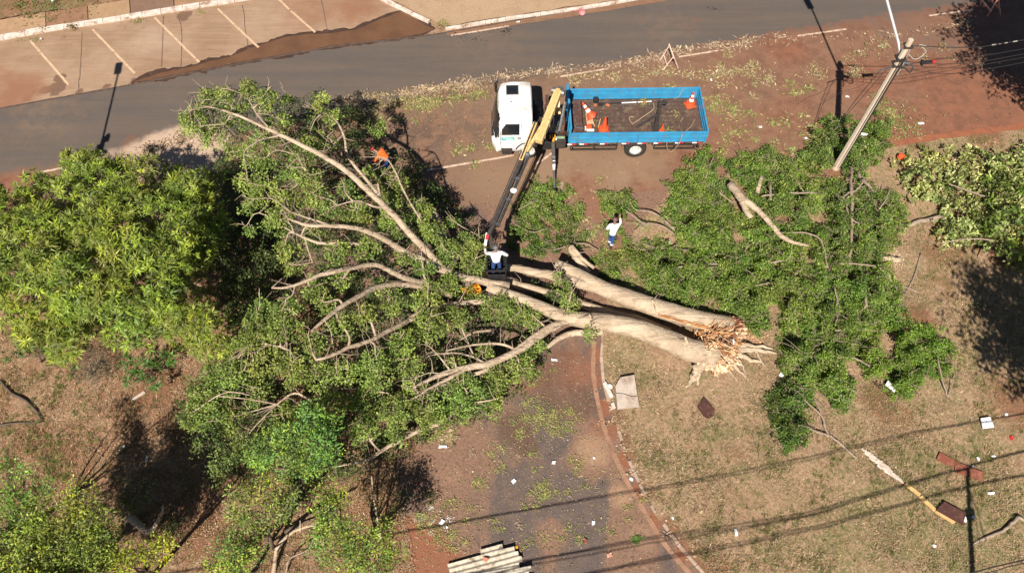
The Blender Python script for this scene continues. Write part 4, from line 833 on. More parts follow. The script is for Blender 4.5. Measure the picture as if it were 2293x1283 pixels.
# ---- piles of cut leafy boughs on the right
HOLES = [[(1975, 735), (2010, 745), (2010, 790), (1985, 800), (1970, 775)], [(1885, 810), (1925, 800), (1935, 850), (1900, 850)], [(1595, 375), (1625, 370), (1640, 395), (1610, 400)], [(1835, 380), (1880, 375), (1890, 400), (1840, 402)],
 [(1820, 480), (1850, 475), (1860, 500), (1830, 510)], [(1730, 480), (1770, 480), (1765, 500), (1735, 500)], [(1718, 680), (1748, 680), (1748, 730), (1722, 730)], [(1560, 690), (1600, 660), (1610, 670), (1570, 700)]]
def bough(label, poly, n, zr, zt, cols=C_HEAP, stems=(), D=45, gap=(.65, -.95), leaf=(.085, .048), holes=HOLES, k=17, lump=.28, group='cut leafy boughs heaped right of the road junction', name='cut_bough', seed=None, lsc=1.0, cat='branch'):
    c = np.mean(np.array(poly), 0); t = thing(name, label, cat, at(c[0], c[1], 0), group=group)
    P, A = poly_points(poly, int(n * 1.7), zr, zt, D, lump * 1.5, lsc * .8, .16, seed or int(c[0]), holes, gap); foliage(t, sprays(P, RNG.uniform(.08, .18, len(P)), k - 2, leaf[0] * .9, leaf[1] * .9, cols, .16))
    for rows in stems:
        mb = MB(); limb(mb, rows, 7, 5, .3, .06); mb.part('stem', M['bark_grey'], t, True, smooth=True)
    tw = MB()
    for p in P[RNG.random(len(P)) < .045]:
        a = RNG.uniform(0, 6.28); L_ = RNG.uniform(.25, .8); d = np.array((math.cos(a), math.sin(a), RNG.uniform(-.1, .25))) * L_; z = np.array((0, 0, .12))
        tw.tube([p + z, p + z + d * .3 + RNG.normal(size=3) * .05, p + z + d * .65 + RNG.normal(size=3) * .08, p + z + d], [.012, .01, .007, .004], 4, False)
    tw.part('twig', M['bark_grey'], t, True); return t
bough('dark green leafy pile nearest the truck rear, topmost left of the heap', [(1500, 425), (1530, 372), (1560, 345), (1590, 336), (1622, 350), (1632, 400), (1640, 470), (1640, 560), (1560, 575), (1510, 540), (1494, 470)], 1500, .35, 1.15, C_HEAP, [[(1580, 400, 1.1, .03), (1590, 370, 1.15, .03), (1600, 350, 1.1, .02)], [(1610, 430, 1.1, .04), (1622, 440, 1.1, .03), (1640, 455, 1, .02)]], lsc=1.3)
bough('leafy pile just behind the short forked log, left of the utility pole foot', [(1640, 380), (1670, 345), (1720, 338), (1765, 350), (1800, 378), (1830, 395), (1850, 470), (1800, 520), (1720, 480), (1650, 405)], 1200, .3, 1.0, C_HEAP, [[(1705, 440, 1, .035), (1760, 432, 1.05, .04), (1830, 432, 1, .03)], [(1725, 410, 1.05, .05), (1726, 450, 1, .05)], [(1770, 385, 1, .02), (1800, 430, 1, .02)]])
bough('wide low leafy pile directly above the fallen trunk', [(1425, 575), (1470, 552), (1560, 560), (1640, 555), (1700, 560), (1740, 640), (1740, 700), (1715, 745), (1690, 752), (1650, 720), (1600, 700), (1560, 690), (1500, 672), (1440, 640)], 1900, .2, .8, C_HEAP, [[(1510, 600, .8, .03), (1560, 592, .85, .03), (1618, 592, .85, .035)], [(1590, 570, .8, .02), (1620, 610, .85, .02)]])
bough('leafy pile in the middle of the heap, right of the long brown log', [(1640, 480), (1720, 480), (1800, 520), (1850, 560), (1870, 640), (1810, 712), (1750, 735), (1700, 640), (1690, 560)], 1500, .3, .95, C_HEAP + C_FALL[:1], [[(1720, 590, .95, .05), (1775, 580, .95, .05)], [(1740, 520, 1, .02), (1830, 530, 1, .03), (1855, 600, .9, .02)], [(1690, 640, .8, .02), (1760, 625, .9, .025), (1800, 600, .9, .02)]], gap=(1.0, -1.0))
bough('leafy pile with a long crooked pale stem, below the utility pole foot', [(1830, 402), (1900, 400), (1960, 412), (2015, 432), (2030, 470), (2028, 520), (1990, 560), (1930, 600), (1870, 625), (1850, 560), (1805, 515), (1850, 470)], 1450, .25, .95, C_HEAP + [(.13, .16, .06)],
      [[(1905, 370, .6, .04), (1908, 430, 1, .07), (1908, 500, 1, .06), (1905, 560, .95, .05), (1902, 590, .9, .04)], [(1935, 400, 1.1, .04), (1920, 425, 1.1, .04), (1895, 435, 1.1, .035), (1880, 460, 1.05, .02)], [(1895, 440, 1.1, .03), (1900, 480, 1.1, .03), (1930, 500, 1.0, .03), (1975, 460, 1.0, .03), (1995, 420, 1, .02)], [(1880, 590, .9, .04), (1910, 590, .95, .03), (1960, 595, .9, .03)]], gap=(1.0, -1.15))
bough('leafy pile at the right middle of the heap with a short forked stick on top', [(1870, 630), (1930, 600), (1990, 575), (2010, 640), (2025, 700), (2000, 735), (1930, 760), (1860, 745), (1800, 728), (1805, 705)], 1300, .25, .85, C_HEAP, [[(1935, 640, .95, .05), (1940, 680, 1, .05), (1935, 690, .95, .03)], [(1868, 640, .9, .03), (1878, 690, .9, .03), (1870, 730, .8, .02)], [(1970, 600, .9, .04), (1990, 620, .7, .03), (2010, 650, .4, .02)]], gap=(1.0, -1.15))
bough('leafy pile right of the splintered trunk base, reaching down the lawn', [(1745, 755), (1800, 735), (1860, 745), (1925, 765), (1930, 810), (1900, 850), (1912, 900), (1885, 922), (1860, 890), (1830, 862), (1780, 850), (1748, 810)], 1050, .2, .75, C_HEAP, [[(1870, 740, .8, .03), (1920, 738, .7, .04), (1972, 740, .5, .04)], [(1880, 790, .7, .03), (1920, 805, .6, .03), (1952, 822, .3, .04)]], gap=(.9, -1.0))
bough('dark green leafy pile at the lower right end of the heap', [(1925, 770), (1970, 730), (2010, 708), (2060, 728), (2105, 750), (2140, 775), (2125, 830), (2062, 850), (2045, 888), (2010, 892), (1985, 855), (1930, 835)], 1000, .15, .7, C_HEAP[:3], [[(2100, 800, .5, .02), (2110, 850, .3, .03), (2122, 888, .1, .03)], [(2140, 800, .4, .015), (2135, 850, .3, .015), (2123, 888, .1, .02)]], gap=(.9, -.9))
bough('single leafy bough lying alone on the lawn with its long bare stem pointing down right', [(1716, 912), (1735, 870), (1765, 838), (1805, 842), (1822, 875), (1800, 925), (1815, 960), (1800, 985), (1765, 1018), (1750, 975), (1730, 945)], 620, .15, .6, C_DARK + C_HEAP[:2], [[(1795, 890, .5, .025), (1840, 930, .3, .03), (1850, 965, .2, .035), (1885, 995, .12, .04), (1918, 1026, .06, .04)], [(1755, 925, .5, .015), (1800, 955, .35, .025), (1860, 975, .2, .03)], [(1812, 870, .4, .01), (1836, 920, .3, .02), (1848, 960, .2, .02)]], group=None)
bough('leafy bough heaped round the foot of the concrete pole', [(1840, 300), (1858, 258), (1900, 262), (1940, 275), (1985, 268), (2000, 310), (1975, 345), (1945, 372), (1925, 395), (1862, 372), (1810, 378), (1790, 350), (1810, 322)], 1000, .25, .9, C_HEAP + [(.12, .17, .045)], [[(1920, 385, .6, .06), (1930, 400, .8, .07), (1960, 430, .9, .05)]], gap=(.9, -1.0), group=None)
bough('loose leafy bough on the brown soil right of the black boom', [(1155, 440), (1190, 412), (1225, 408), (1262, 420), (1300, 455), (1310, 480), (1275, 505), (1240, 500), (1190, 500), (1150, 470)], 520, .1, .5, C_HEAP, [[(1160, 470, .5, .02), (1200, 450, .55, .02), (1240, 440, .5, .015)]], gap=(.8, -.55), group=None)
bough('small leafy bough in front of the walking man in white', [(1345, 445), (1372, 432), (1405, 432), (1422, 455), (1415, 480), (1380, 478), (1350, 480)], 240, .3, .8, C_HEAP, [[(1400, 470, .8, .02), (1440, 500, .7, .03), (1480, 505, .5, .035), (1530, 540, .2, .045)], [(1410, 450, .7, .015), (1425, 470, .7, .02), (1470, 480, .6, .035), (1532, 535, .25, .05)], [(1440, 502, .7, .02), (1420, 520, .6, .015)], [(1435, 500, .7, .015), (1430, 540, .4, .01)], [(1450, 505, .6, .015), (1400, 500, .7, .01)]], group=None)
bough('strip of trampled green twigs at the feet of the man in white', [(1350, 490), (1372, 490), (1400, 530), (1440, 540), (1500, 530), (1520, 560), (1440, 600), (1430, 650), (1370, 640), (1320, 600), (1330, 570), (1390, 560), (1360, 530)], 700, .06, .3, C_HEAP + [(.2, .17, .07)], [[(1440, 545, .3, .02), (1470, 555, .3, .02), (1540, 560, .35, .03)]], gap=(.7, -.3), group=None)
bough('scattered green twigs between the lift bucket and the fallen trunk', [(1150, 470), (1240, 500), (1300, 505), (1315, 560), (1290, 575), (1240, 560), (1190, 575), (1150, 560), (1140, 510)], 480, .06, .4, C_HEAP + C_DARK, [[(1150, 500, .3, .02), (1190, 520, .3, .02), (1230, 510, .3, .015)], [(1240, 560, .4, .02), (1300, 545, .4, .025), (1340, 560, .2, .02)]], gap=(.7, -.25), group=None)
bough('sparse leafy tangle beside the fallen trunk base where the road meets the lawn', [(1180, 640), (1230, 640), (1300, 690), (1290, 700), (1200, 690)], 160, .3, .9, C_DARK, gap=(.6, -.4), group=None)

# ---- loose logs and sticks
def log(name, label, rows, mat=M['bark'], cat='log', group=None, n=10, extra=()):
    mb = MB(); limb(mb, rows, n, 4, .15, .04)
    for e in extra: limb(mb, e, n, 4, .15, .04)
    c = at(rows[0][0], rows[0][1], 0); return solo(name, np.array(mb.v), mb.f, mat, label, cat, group, base=c, smooth=True)
log('forked_log', 'thick pale forked log lying on top of the leafy heap', [(1635, 412, 1.35, .17), (1660, 445, 1.35, .17), (1690, 465, 1.3, .12), (1720, 495, 1.25, .11), (1750, 530, 1.2, .1), (1785, 545, 1.1, .07), (1812, 550, 1.05, .03)], extra=[[(1660, 445, 1.33, .15), (1668, 465, 1.3, .13), (1682, 490, 1.2, .1)]])
log('short_log', 'short pale log half sunk in leaves right of the forked log', [(1706, 395, 1.1, .07), (1700, 415, 1.1, .09), (1695, 432, 1.0, .1)])
log('grey_log', 'straight grey log lying between the heap and the pale bush', [(2023, 510, .15, .09), (2060, 496, .2, .1), (2110, 484, .35, .08)], M['bark_grey'])
log('pale_log', 'short pale log with a sawdust patch at the right edge of the heap', [(1975, 578, .3, .11), (2000, 580, .25, .12), (2015, 582, .2, .12)])
log('stick', 'crooked grey stick lying upright on the lawn right of the heap', [(2062, 568, .12, .03), (2052, 605, .12, .03), (2040, 635, .1, .025), (2015, 675, .08, .015)], M['bark_grey'], 'stick')
log('stick', 'short pale stick crossing the crooked stick right of the heap', [(2015, 640, .2, .025), (2035, 645, .15, .03), (2057, 655, .1, .025)], M['bark_grey'], 'stick')
log('cut_limb', 'sawn pale limb standing out of the twigs above the fallen trunk', [(1320, 612, .3, .15), (1300, 590, .5, .14), (1285, 570, .7, .13), (1275, 552, .9, .12)])
log('dead_branch', 'knotted grey dead branch lying at the lower right corner of the lawn', [(2175, 1219, .06, .03), (2210, 1202, .1, .05), (2245, 1188, .1, .05), (2270, 1168, .15, .06), (2285, 1158, .15, .06), (2330, 1200, .1, .04)], M['bark_grey'], 'branch')
for lb, rows in (('dark bent dead branch on the reddish ground below the bushes at the left edge', [(0, 850, .1, .03), (25, 880, .15, .05), (55, 895, .15, .05), (80, 920, .1, .05), (95, 942, .08, .02)]),
                 ('dark straight dead branch reaching in from the left edge', [(-20, 955, .1, .05), (30, 948, .12, .04), (100, 944, .05, .015)]),
                 ('dark crooked dead branch at the left edge above the dull green crown', [(-10, 1105, .2, .05), (25, 1110, .2, .04), (60, 1130, .1, .02)])):
    log('dead_branch', lb, rows, M['bark_dark'], 'branch')
log('bent_sapling', 'curved bare brown stem rising between the saplings at the bottom', [(612, 1283, .1, .07), (620, 1230, .6, .06), (650, 1195, 1.1, .05), (690, 1178, 1.4, .04), (722, 1180, 1.5, .02)], M['bark'], 'tree', extra=[[(672, 1190, 1.3, .03), (672, 1165, 1.6, .015)]])
log('bare_sapling', 'thin pale leaning stem at the left bank of the side road', [(832, 1065, 2.2, .02), (836, 1110, 1.6, .028), (845, 1160, .8, .035), (855, 1215, .1, .04)], M['bark'], 'tree')
log('bare_stump', 'pale curved bare stump in the dark shade at lower left', [(330, 1192, .3, .1), (345, 1180, .6, .08), (362, 1150, 1.0, .05), (365, 1130, 1.2, .02)], M['bark'], 'stump', extra=[[(330, 1192, .3, .09), (300, 1165, .4, .13), (285, 1160, .4, .12)]])
log('dead_branch', 'dead branching twig in the shade beside the side road bank', [(760, 1140, 1.2, .03), (700, 1160, .8, .05), (640, 1190, .3, .07)], M['bark_dark'], 'branch')
log('bent_sapling', 'thin bare forked stem between the two bottom saplings', [(640, 1283, .1, .03), (650, 1250, .5, .025), (690, 1230, .9, .02), (705, 1200, 1.2, .01)], M['bark_grey'], 'tree', extra=[[(680, 1236, .8, .015), (720, 1260, 1.0, .008)]])

# ------------------------------------------------------------------ ground cover: grass blades, leaf litter, crumbs
def scatter_poly(poly, n, z): 
    poly = np.asarray(poly, float); lo, hi = poly.min(0), poly.max(0); P = RNG.uniform(lo, hi, (n * 2, 2)); P = P[inpoly(P, poly)][:n]; return atn(P, np.full(len(P), z))
def flat_bits(P, L, Wd, cols, tilt=.35, var=.2, w=None):
    n = len(P); a = RNG.uniform(0, 6.283, n); d = np.stack([np.cos(a), np.sin(a), RNG.uniform(-.05, tilt, n)], 1); nr = np.stack([RNG.normal(size=n) * .3, RNG.normal(size=n) * .3, np.ones(n)], 1)
    return leaf_quads(P, d, nr, L * np.exp(RNG.normal(size=n) * .4), Wd * np.exp(RNG.normal(size=n) * .35), pal(n, cols, var, w), .1, .1)
STRAW = [(.50, .345, .21), (.40, .26, .155), (.29, .165, .10), (.22, .2, .08), (.60, .45, .30), (.15, .15, .055)]
LP = [(1360, 760), (1420, 700), (1440, 640), (1500, 650), (1760, 720), (1700, 560), (2050, 420), (2010, 330), (2293, 290), (2293, 1283), (1590, 1283), (1430, 1075), (1385, 960), (1352, 850)]
Pg = scatter_poly(LP, 150000, .06); gz = Noise(4, 3)(Pg) + .6 * Noise(6, .8)(Pg); Pg = Pg[gz > RNG.normal(size=len(Pg)) * .8 - .6]
V_, F_, C_ = flat_bits(Pg, .07, .014, STRAW, .9)
green = np.clip(Noise(14, 2.4)(Pg) + .8 * Noise(17, .7)(Pg) + (Pg[:, 0] * .04 - .7), 0, 1) ; C_ = C_ * (1 - np.repeat(green, 4)[:, None] * .5) + np.array((.10, .14, .035)) * np.repeat(green, 4)[:, None] * .5
solo('grass', V_, F_, M['litter'], None, None, kind='stuff', cols=C_)['label'] = 'dry straw-coloured grass over the right-hand lawn'
Pg = scatter_poly([(0, 720), (520, 780), (480, 1000), (900, 1060), (930, 1283), (0, 1283)], 60000, .05)
V_, F_, C_ = flat_bits(Pg, .075, .016, STRAW + [(.3, .12, .06), (.25, .1, .05)], .8)
solo('dry_litter', V_, F_, M['litter'], None, None, kind='stuff', cols=C_)['label'] = 'dry straw and leaves over the reddish ground at lower left'
# upright tufts of grass and weeds
def tufts(poly, n, cols, h, seed, thr=0.0, k=12):
    P = scatter_poly(poly, n, .05); q = Noise(seed, 2.2)(P) + .7 * Noise(seed + 1, .7)(P); P = P[q > thr]; m = len(P); B = np.repeat(P, k, 0) + np.hstack([RNG.normal(size=(m * k, 2)) * .035, np.zeros((m * k, 1))])
    d = np.stack([RNG.normal(size=m * k) * .55, RNG.normal(size=m * k) * .55, np.ones(m * k)], 1); nr = RNG.normal(size=(m * k, 3)); cc = np.repeat(pal(m, cols, .2), k, 0) * np.exp(RNG.normal(size=(m * k, 1)) * .15)
    return leaf_quads(B, d, nr, h * RNG.uniform(.5, 1.3, m * k), np.full(m * k, .014), cc, .1, .3)
LAWN2 = [(1360, 780), (1500, 860), (1700, 880), (1760, 1020), (1960, 900), (2160, 780), (2040, 640), (2060, 480), (2010, 330), (2293, 290), (2293, 1283), (1600, 1283), (1440, 1075), (1395, 960), (1360, 850)]
TF = join([tufts(LAWN2, 5200, [(.16, .19, .05), (.22, .22, .07), (.30, .25, .10), (.12, .16, .04)], .11, 301, .1), tufts(LAWN2, 4200, [(.48, .35, .21), (.38, .26, .15), (.56, .43, .27)], .12, 305, -.1),
           tufts([(0, 740), (500, 800), (470, 1000), (900, 1070), (900, 1283), (0, 1283)], 4200, [(.36, .25, .13), (.28, .17, .09), (.20, .20, .06), (.44, .32, .18)], .12, 311, .0), tufts([(0, 740), (160, 800), (300, 1150), (0, 1283)], 1200, [(.12, .19, .04), (.18, .24, .05)], .14, 315, .5)])
solo('grass_tufts', TF[0], TF[1], M['litter'], None, None, kind='stuff', cols=TF[2])['label'] = 'low tufts of dry and green grass on the lawn and the rough ground'
YEL = [(.38, .28, .13), (.32, .26, .10), (.24, .24, .08), (.46, .37, .2), (.25, .15, .08), (.16, .20, .05)]
PALE_L = [(.42, .30, .19), (.36, .25, .155), (.52, .41, .28), (.27, .17, .105)]
GRN = [(.12, .2, .04), (.2, .25, .06), (.3, .3, .08), (.4, .34, .14)]
packs = []; ZF_ = 1.19
for poly_, n_ in (([(700, 235), (1100, 190), (1500, 150), (1900, 90), (2293, 60), (2293, 270), (1950, 320), (1500, 400), (1100, 470), (880, 330)], 5200), ([(900, 1000), (1250, 780), (1340, 760), (1350, 950), (1560, 1283), (930, 1283)], 4200)):
    P_ = scatter_poly(poly_, n_, .02); k_ = Noise(71, 1.6)(P_) + RNG.normal(size=len(P_)) * .7 > -.1; P_ = P_[k_]
    globals().setdefault('SP', []).append(P_)
for P_ in SP: packs.append(flat_bits(P_, .05, .03, [(.33, .24, .15), (.26, .17, .10), (.42, .33, .22), (.12, .085, .06), (.2, .2, .08), (.1, .07, .05)], .2))
def patch(px, py, r, n, cols, L=.09, W_=.035, sq=.6, z=.02, clumpy=True):
    if L == .09: L, W_, n = .13, .045, int(n * .55)
    P = RNG.normal(size=(n, 2)) * (r * .5, r * .5 * sq) + (px, py)
    if clumpy:
        c = RNG.normal(size=(max(3, n // 40), 2)) * (r * .5, r * .5 * sq) + (px, py); i = RNG.integers(0, len(c), n); P = np.where(RNG.random((n, 1)) < .7, c[i] + RNG.normal(size=(n, 2)) * (6, 4), P)
    W3 = atn(P, np.full(n, z)); W3[:, 2] += RNG.uniform(0, .04, n); packs.append(flat_bits(W3, L, W_, cols))
def band(line, wpx, n, cols, L=.1, W_=.03, z=.02, clump=.6):
    L, W_, n = L * 1.45, W_ * 1.35, int(n * .5)
    S = smooth_path(np.array(line, float), 12); k = RNG.integers(0, len(S), n); c = RNG.integers(0, len(S), max(4, n // 45)); co = S[c] + RNG.normal(size=(len(c), 2)) * (14, wpx * .4)
    P = S[k] + RNG.normal(size=(n, 2)) * (8, wpx * .4); i = RNG.integers(0, len(c), n); P = np.where(RNG.random((n, 1)) < clump, co[i] + RNG.normal(size=(n, 2)) * (9, 4), P)
    W3 = atn(P, np.full(n, z)); W3[:, 2] += RNG.uniform(0, .05, n); packs.append(flat_bits(W3, L, W_, cols))
band([(900, 213), (1000, 195), (1100, 175), (1250, 160), (1420, 140), (1500, 120), (1700, 88)], 10, 3600, PALE_L, .11, .035)
band([(770, 225), (850, 215), (950, 205), (1080, 192)], 12, 1500, PALE_L + YEL[:2], .1, .035)
band([(830, 240), (920, 232), (1000, 222), (1090, 208)], 14, 1900, YEL + GRN[:1], .1, .035)
band([(1280, 180), (1400, 168), (1500, 160), (1600, 172), (1700, 150)], 18, 2200, YEL + PALE_L, .1, .035)
band([(300, 345), (380, 318), (460, 300)], 12, 900, PALE_L, .1, .03)
band([(1600, 110), (1800, 85), (2000, 80), (2150, 55)], 14, 900, PALE_L, .12, .035)
for a in ((1620, 170, 60, 700), (1700, 180, 50, 500), (1650, 250, 60, 700), (1600, 230, 40, 400), (1780, 200, 40, 420), (1820, 160, 35, 250), (1660, 290, 40, 350), (1750, 270, 50, 350), (1830, 290, 60, 900), (2000, 250, 50, 700), (2030, 280, 60, 500),
          (1900, 140, 60, 200), (1950, 110, 60, 220), (2090, 120, 50, 120), (1920, 165, 20, 200), (1980, 105, 14, 120), (1060, 330, 40, 260), (1020, 340, 30, 160), (960, 240, 60, 500), (860, 260, 50, 300), (1500, 200, 30, 160), (1330, 420, 60, 90), (1250, 460, 60, 300),
          (1320, 530, 60, 700), (1270, 470, 50, 400), (1480, 520, 50, 800), (1440, 500, 30, 400), (1620, 320, 30, 90), (1760, 340, 40, 300), (1380, 600, 40, 300)):
    patch(a[0], a[1], a[2], a[3], YEL + GRN[:2] if a[1] > 180 else YEL + PALE_L)
for a in ((1230, 920, 60, 500), (1200, 850, 60, 300), (1260, 960, 60, 350), (1150, 1010, 80, 350), (1200, 1110, 40, 160), (1210, 1090, 20, 120), (1110, 1050, 25, 60), (1090, 1170, 40, 140), (1300, 1080, 100, 250), (1270, 1200, 60, 120), (1000, 1130, 60, 200),
          (960, 1170, 60, 320), (1000, 1210, 50, 300), (1190, 1210, 50, 100), (1070, 1080, 25, 60), (1400, 1140, 60, 120), (1180, 930, 90, 450), (1330, 1180, 60, 90), (1075, 1078, 15, 60), (1215, 1115, 14, 90), (1290, 1030, 20, 60)):
    patch(a[0], a[1], a[2], int(a[3] * 1.2), GRN + YEL[:3], .07, .025)
patch(1425, 1208, 9, 90, GRN[:1], .14, .02, 1, .03, False)
patch(1000, 985, 40, 350, PALE_L + YEL, .09, .02); patch(1080, 1010, 250, 350, PALE_L, .035, .03, .7); patch(1250, 1000, 260, 900, PALE_L + [(.7, .68, .64)], .03, .026, .8, .02, False); patch(960, 1180, 60, 160, [(.7, .68, .62)], .03, .026, .8)
patch(1550, 1180, 60, 200, PALE_L, .04, .035); band([(1370, 900), (1400, 1000), (1440, 1080), (1520, 1200), (1600, 1290)], 8, 700, PALE_L + [(.3, .12, .07)], .06, .04)
patch(100, 20, 110, 1500, [(.1, .16, .04), (.2, .1, .05), (.15, .18, .05), (.3, .2, .1)], .09, .04, .35, .11); patch(990, 52, 12, 120, GRN, .08, .03, 1, .12); patch(310, 48, 12, 120, YEL, .07, .03, .6, .02); patch(70, 90, 40, 160, GRN, .05, .02, .15); patch(448, 28, 6, 50, GRN, .07, .03, 1, .02)
patch(1700, 745, 30, 300, [(.6, .34, .2), (.5, .28, .16)], .12, .03, .8, .08); patch(2010, 580, 20, 500, [(.66, .5, .34), (.6, .45, .3)], .03, .03, 1, .07, False)
patch(1442, 229, 11, 60, GRN, .1, .03, 1, ZF_ + .15, False); patch(1497, 292, 12, 40, GRN, .08, .025, .6, ZF_, False); patch(1511, 258, 12, 40, YEL, .1, .025, 1, ZF_, False); patch(1335, 270, 20, 60, YEL, .07, .02, 1, ZF_, False); patch(1450, 260, 90, 90, YEL, .05, .02, .35, ZF_, False)
patch(1110, 68, 50, 60, [(.03, .025, .02)], .06, .04, .25, .02); patch(1060, 88, 60, 40, [(.03, .025, .02)], .06, .04, .2, .02); patch(1600, 22, 12, 20, [(.04, .03, .03)], .06, .04, .4, .02)
patch(300, 120, 300, 260, YEL + PALE_L, .04, .02, .3, .02, False)
packL = join(packs); solo('leaf_litter', packL[0], packL[1], M['litter'], None, None, kind='stuff', cols=packL[2])['label'] = 'straw, leaves and small twigs strewn over the roads'

# ------------------------------------------------------------------ truck
TX, TY, TR = 0.0, 22.82, R(1.0)
tk = thing('crane_truck', 'white flatbed truck with blue dropside bed, cream crane arm and black boom', 'truck', (TX, TY, 0), (0, 0, TR))
MT = Matrix.Translation((TX, TY, 0)) @ Matrix.Rotation(TR, 4, 'Z'); MTI = MT.inverted()
def tl(px, py, z): return tuple(MTI @ Vector(at(px, py, z)))           # photo point -> truck coordinates
# chassis
mb = MB(); [mb.beam((.2, s * .42, .82), (8.3, s * .42, .82), .12, .24) for s in (-1, 1)]; [mb.beam((x, -.45, .8), (x, .45, .8), .12, .14) for x in (1.0, 1.9, 3.2, 4.6, 6.2, 7.6, 8.25)]
mb.beam((.75, -.95, .5), (.75, .95, .5), .12, .12); mb.beam((5.5, -.95, .5), (5.5, .95, .5), .16, .16); mb.part('chassis', M['dark_steel'], tk)
# cab shell: sections along x, tumblehome sides
def cab_mesh():
    secs = [(-.86, .55, 1.12, .98, .93), (-.84, .55, 1.28, 1.10, 1.02), (-.80, .52, 1.55, 1.14, 1.07), (-.70, .5, 2.25, 1.16, 1.02), (-.58, .5, 2.58, 1.17, .98), (-.40, .5, 2.70, 1.17, .97), (.0, .5, 2.75, 1.17, .98), (.6, .5, 2.74, 1.17, .98), (.80, .52, 2.70, 1.16, .97), (.86, .6, 2.6, 1.13, .94)]
    V = []; F = []; prof = 14
    for x, zb, zt, w_, wt in secs:
        ring = [(-w_ * .96, zb), (-w_, zb + .25), (-w_, zb + (zt - zb) * .5), (-(w_ * .4 + wt * .6), zb + (zt - zb) * .82), (-wt, zt - .12), (-wt + .12, zt - .015), (-wt * .5, zt + .02)]
        ring += [(-a, b) for a, b in ring[::-1]]; V += [(x, a, b) for a, b in ring]
    n = len(secs)
    for i in range(n - 1):
        for k in range(prof): F.append((i * prof + k, (i + 1) * prof + k, (i + 1) * prof + (k + 1) % prof, i * prof + (k + 1) % prof))
    F.append(tuple(range(prof))); F.append(tuple(range((n - 1) * prof + prof - 1, (n - 1) * prof - 1, -1))); return V, F
V, F = cab_mesh(); V = [(x + (.26 * (abs(y) / 1.15) ** 3 * max(0, min(1, (-.3 - x) / .4))), y, z) for x, y, z in V]; cab = part('cab', V, F, M['white_paint'], tk, smooth=True)
try:
    md = cab.modifiers.new('bev', 'BEVEL'); md.width = .03; md.segments = 2; md.limit_method = 'ANGLE'; md.angle_limit = R(35)
except Exception: pass
mb = MB(); mb.box((.02, .34, 2.772), (.48, .5, .035), None, .03); mb.part('roof_hatch', M['glass'], cab); mb = MB(); mb.box((.02, .34, 2.767), (.54, .56, .02), None, .01); mb.part('hatch_rim', M['grey_steel'], cab)
# windscreen: curved dark band just proud of the shell front
V = []; F = []
for i, y in enumerate(np.linspace(-1.0, 1.0, 9)):
    b = .26 * (abs(y) / 1.15) ** 3 - .0; V += [(-.885 + b, y, 1.42), (-.82 + b, y * .99, 1.75), (-.75 + b, y * .95, 2.2), (-.655 + b, y * .92, 2.5)]
    if i: F += [(4 * i - 4 + k, 4 * i + k, 4 * i + k + 1, 4 * i - 3 + k) for k in range(3)]
V += [(x + .06, y, z) for x, y, z in V[:]]; o = 36; F += [tuple(j + o for j in f[::-1]) for f in F[:]]; part('windscreen', V, F, M['glass'], cab)
mb = MB(); mb.beam((-.885, -.5, 1.45), (-.79, -.1, 1.85), .02, .02); mb.beam((-.885, .3, 1.45), (-.79, .7, 1.85), .02, .02); mb.part('wiper', M['black'], cab)
for s in (-1, 1):
    # side glass and door outline
    yb, yt = s * 1.178, s * 1.115
    mb = MB(); mb.add([(-.46, yb, 1.62), (.30, yb, 1.62), (.30, yt, 2.2), (-.28, yt, 2.2), (-.46, s * 1.15, 1.9)] + [(-.46, yb - s * .05, 1.62), (.30, yb - s * .05, 1.62), (.30, yt - s * .05, 2.2), (-.28, yt - s * .05, 2.2), (-.46, s * 1.1, 1.9)],
           [(0, 1, 2, 3, 4) if s < 0 else (4, 3, 2, 1, 0), (5, 9, 8, 7, 6) if s < 0 else (6, 7, 8, 9, 5)] + [(i, (i + 1) % 5, (i + 1) % 5 + 5, i + 5)[::s] for i in range(5)])
    mb.part('side_window', M['glass'], cab)
    mb = MB()
    for a, b in (((-.52, 1.0), (-.52, 1.85)), ((.38, 1.0), (.38, 2.25))): mb.beam((a[0], s * 1.183, a[1]), (b[0], s * (1.183 if b[1] < 2 else 1.12), b[1]), .012, .012)
    mb.box((.30, s * 1.19, 1.42), (.14, .03, .05), None, .01); mb.part('door_trim', M['black'], cab)
    mb = MB(); mb.box((-.70, s * 1.32, 1.95), (.10, .22, .46), Matrix.Rotation(s * .25, 3, 'Z'), .05); mb.tube([(-.62, s * 1.12, 2.25), (-.68, s * 1.3, 2.3), (-.70, s * 1.32, 2.18)], .018, 6); mb.tube([(-.66, s * 1.12, 1.65), (-.70, s * 1.3, 1.72)], .018, 6); mb.part('mirror', M['black'], tk)
    mb = MB(); a = [(.75 + .62 * math.cos(t), .5 + .62 * math.sin(t)) for t in np.linspace(.35, math.pi - .3, 11)]
    for (x0, z0), (x1, z1) in zip(a[:-1], a[1:]): mb.beam((x0, s * 1.02, z0), (x1, s * 1.02, z1), .34, .05, 0, (0, 1, 0) if False else (0, 0, 1))
    mb.part('mudguard', M['black'], tk)
    mb = MB(); mb.box((-.25, s * 1.08, .62), (.5, .2, .3), None, .03); mb.box((-.25, s * 1.14, .42), (.42, .16, .06)); mb.part('step', M['dark_steel'], tk)
mb = MB(); mb.box((-.20, -1.186, 1.38), (.0001 + .56, .006, .2)); st = mb.part('door_sticker', M['teal'], cab)
mb = MB(); [mb.box((-.36 + .13 * i, -1.191, 1.42), (.09, .004, .035)) for i in range(3)]; mb.box((-.12, -1.191, 1.35), (.34, .004, .03)); mb.part('sticker_lettering', M['reflective'], st)
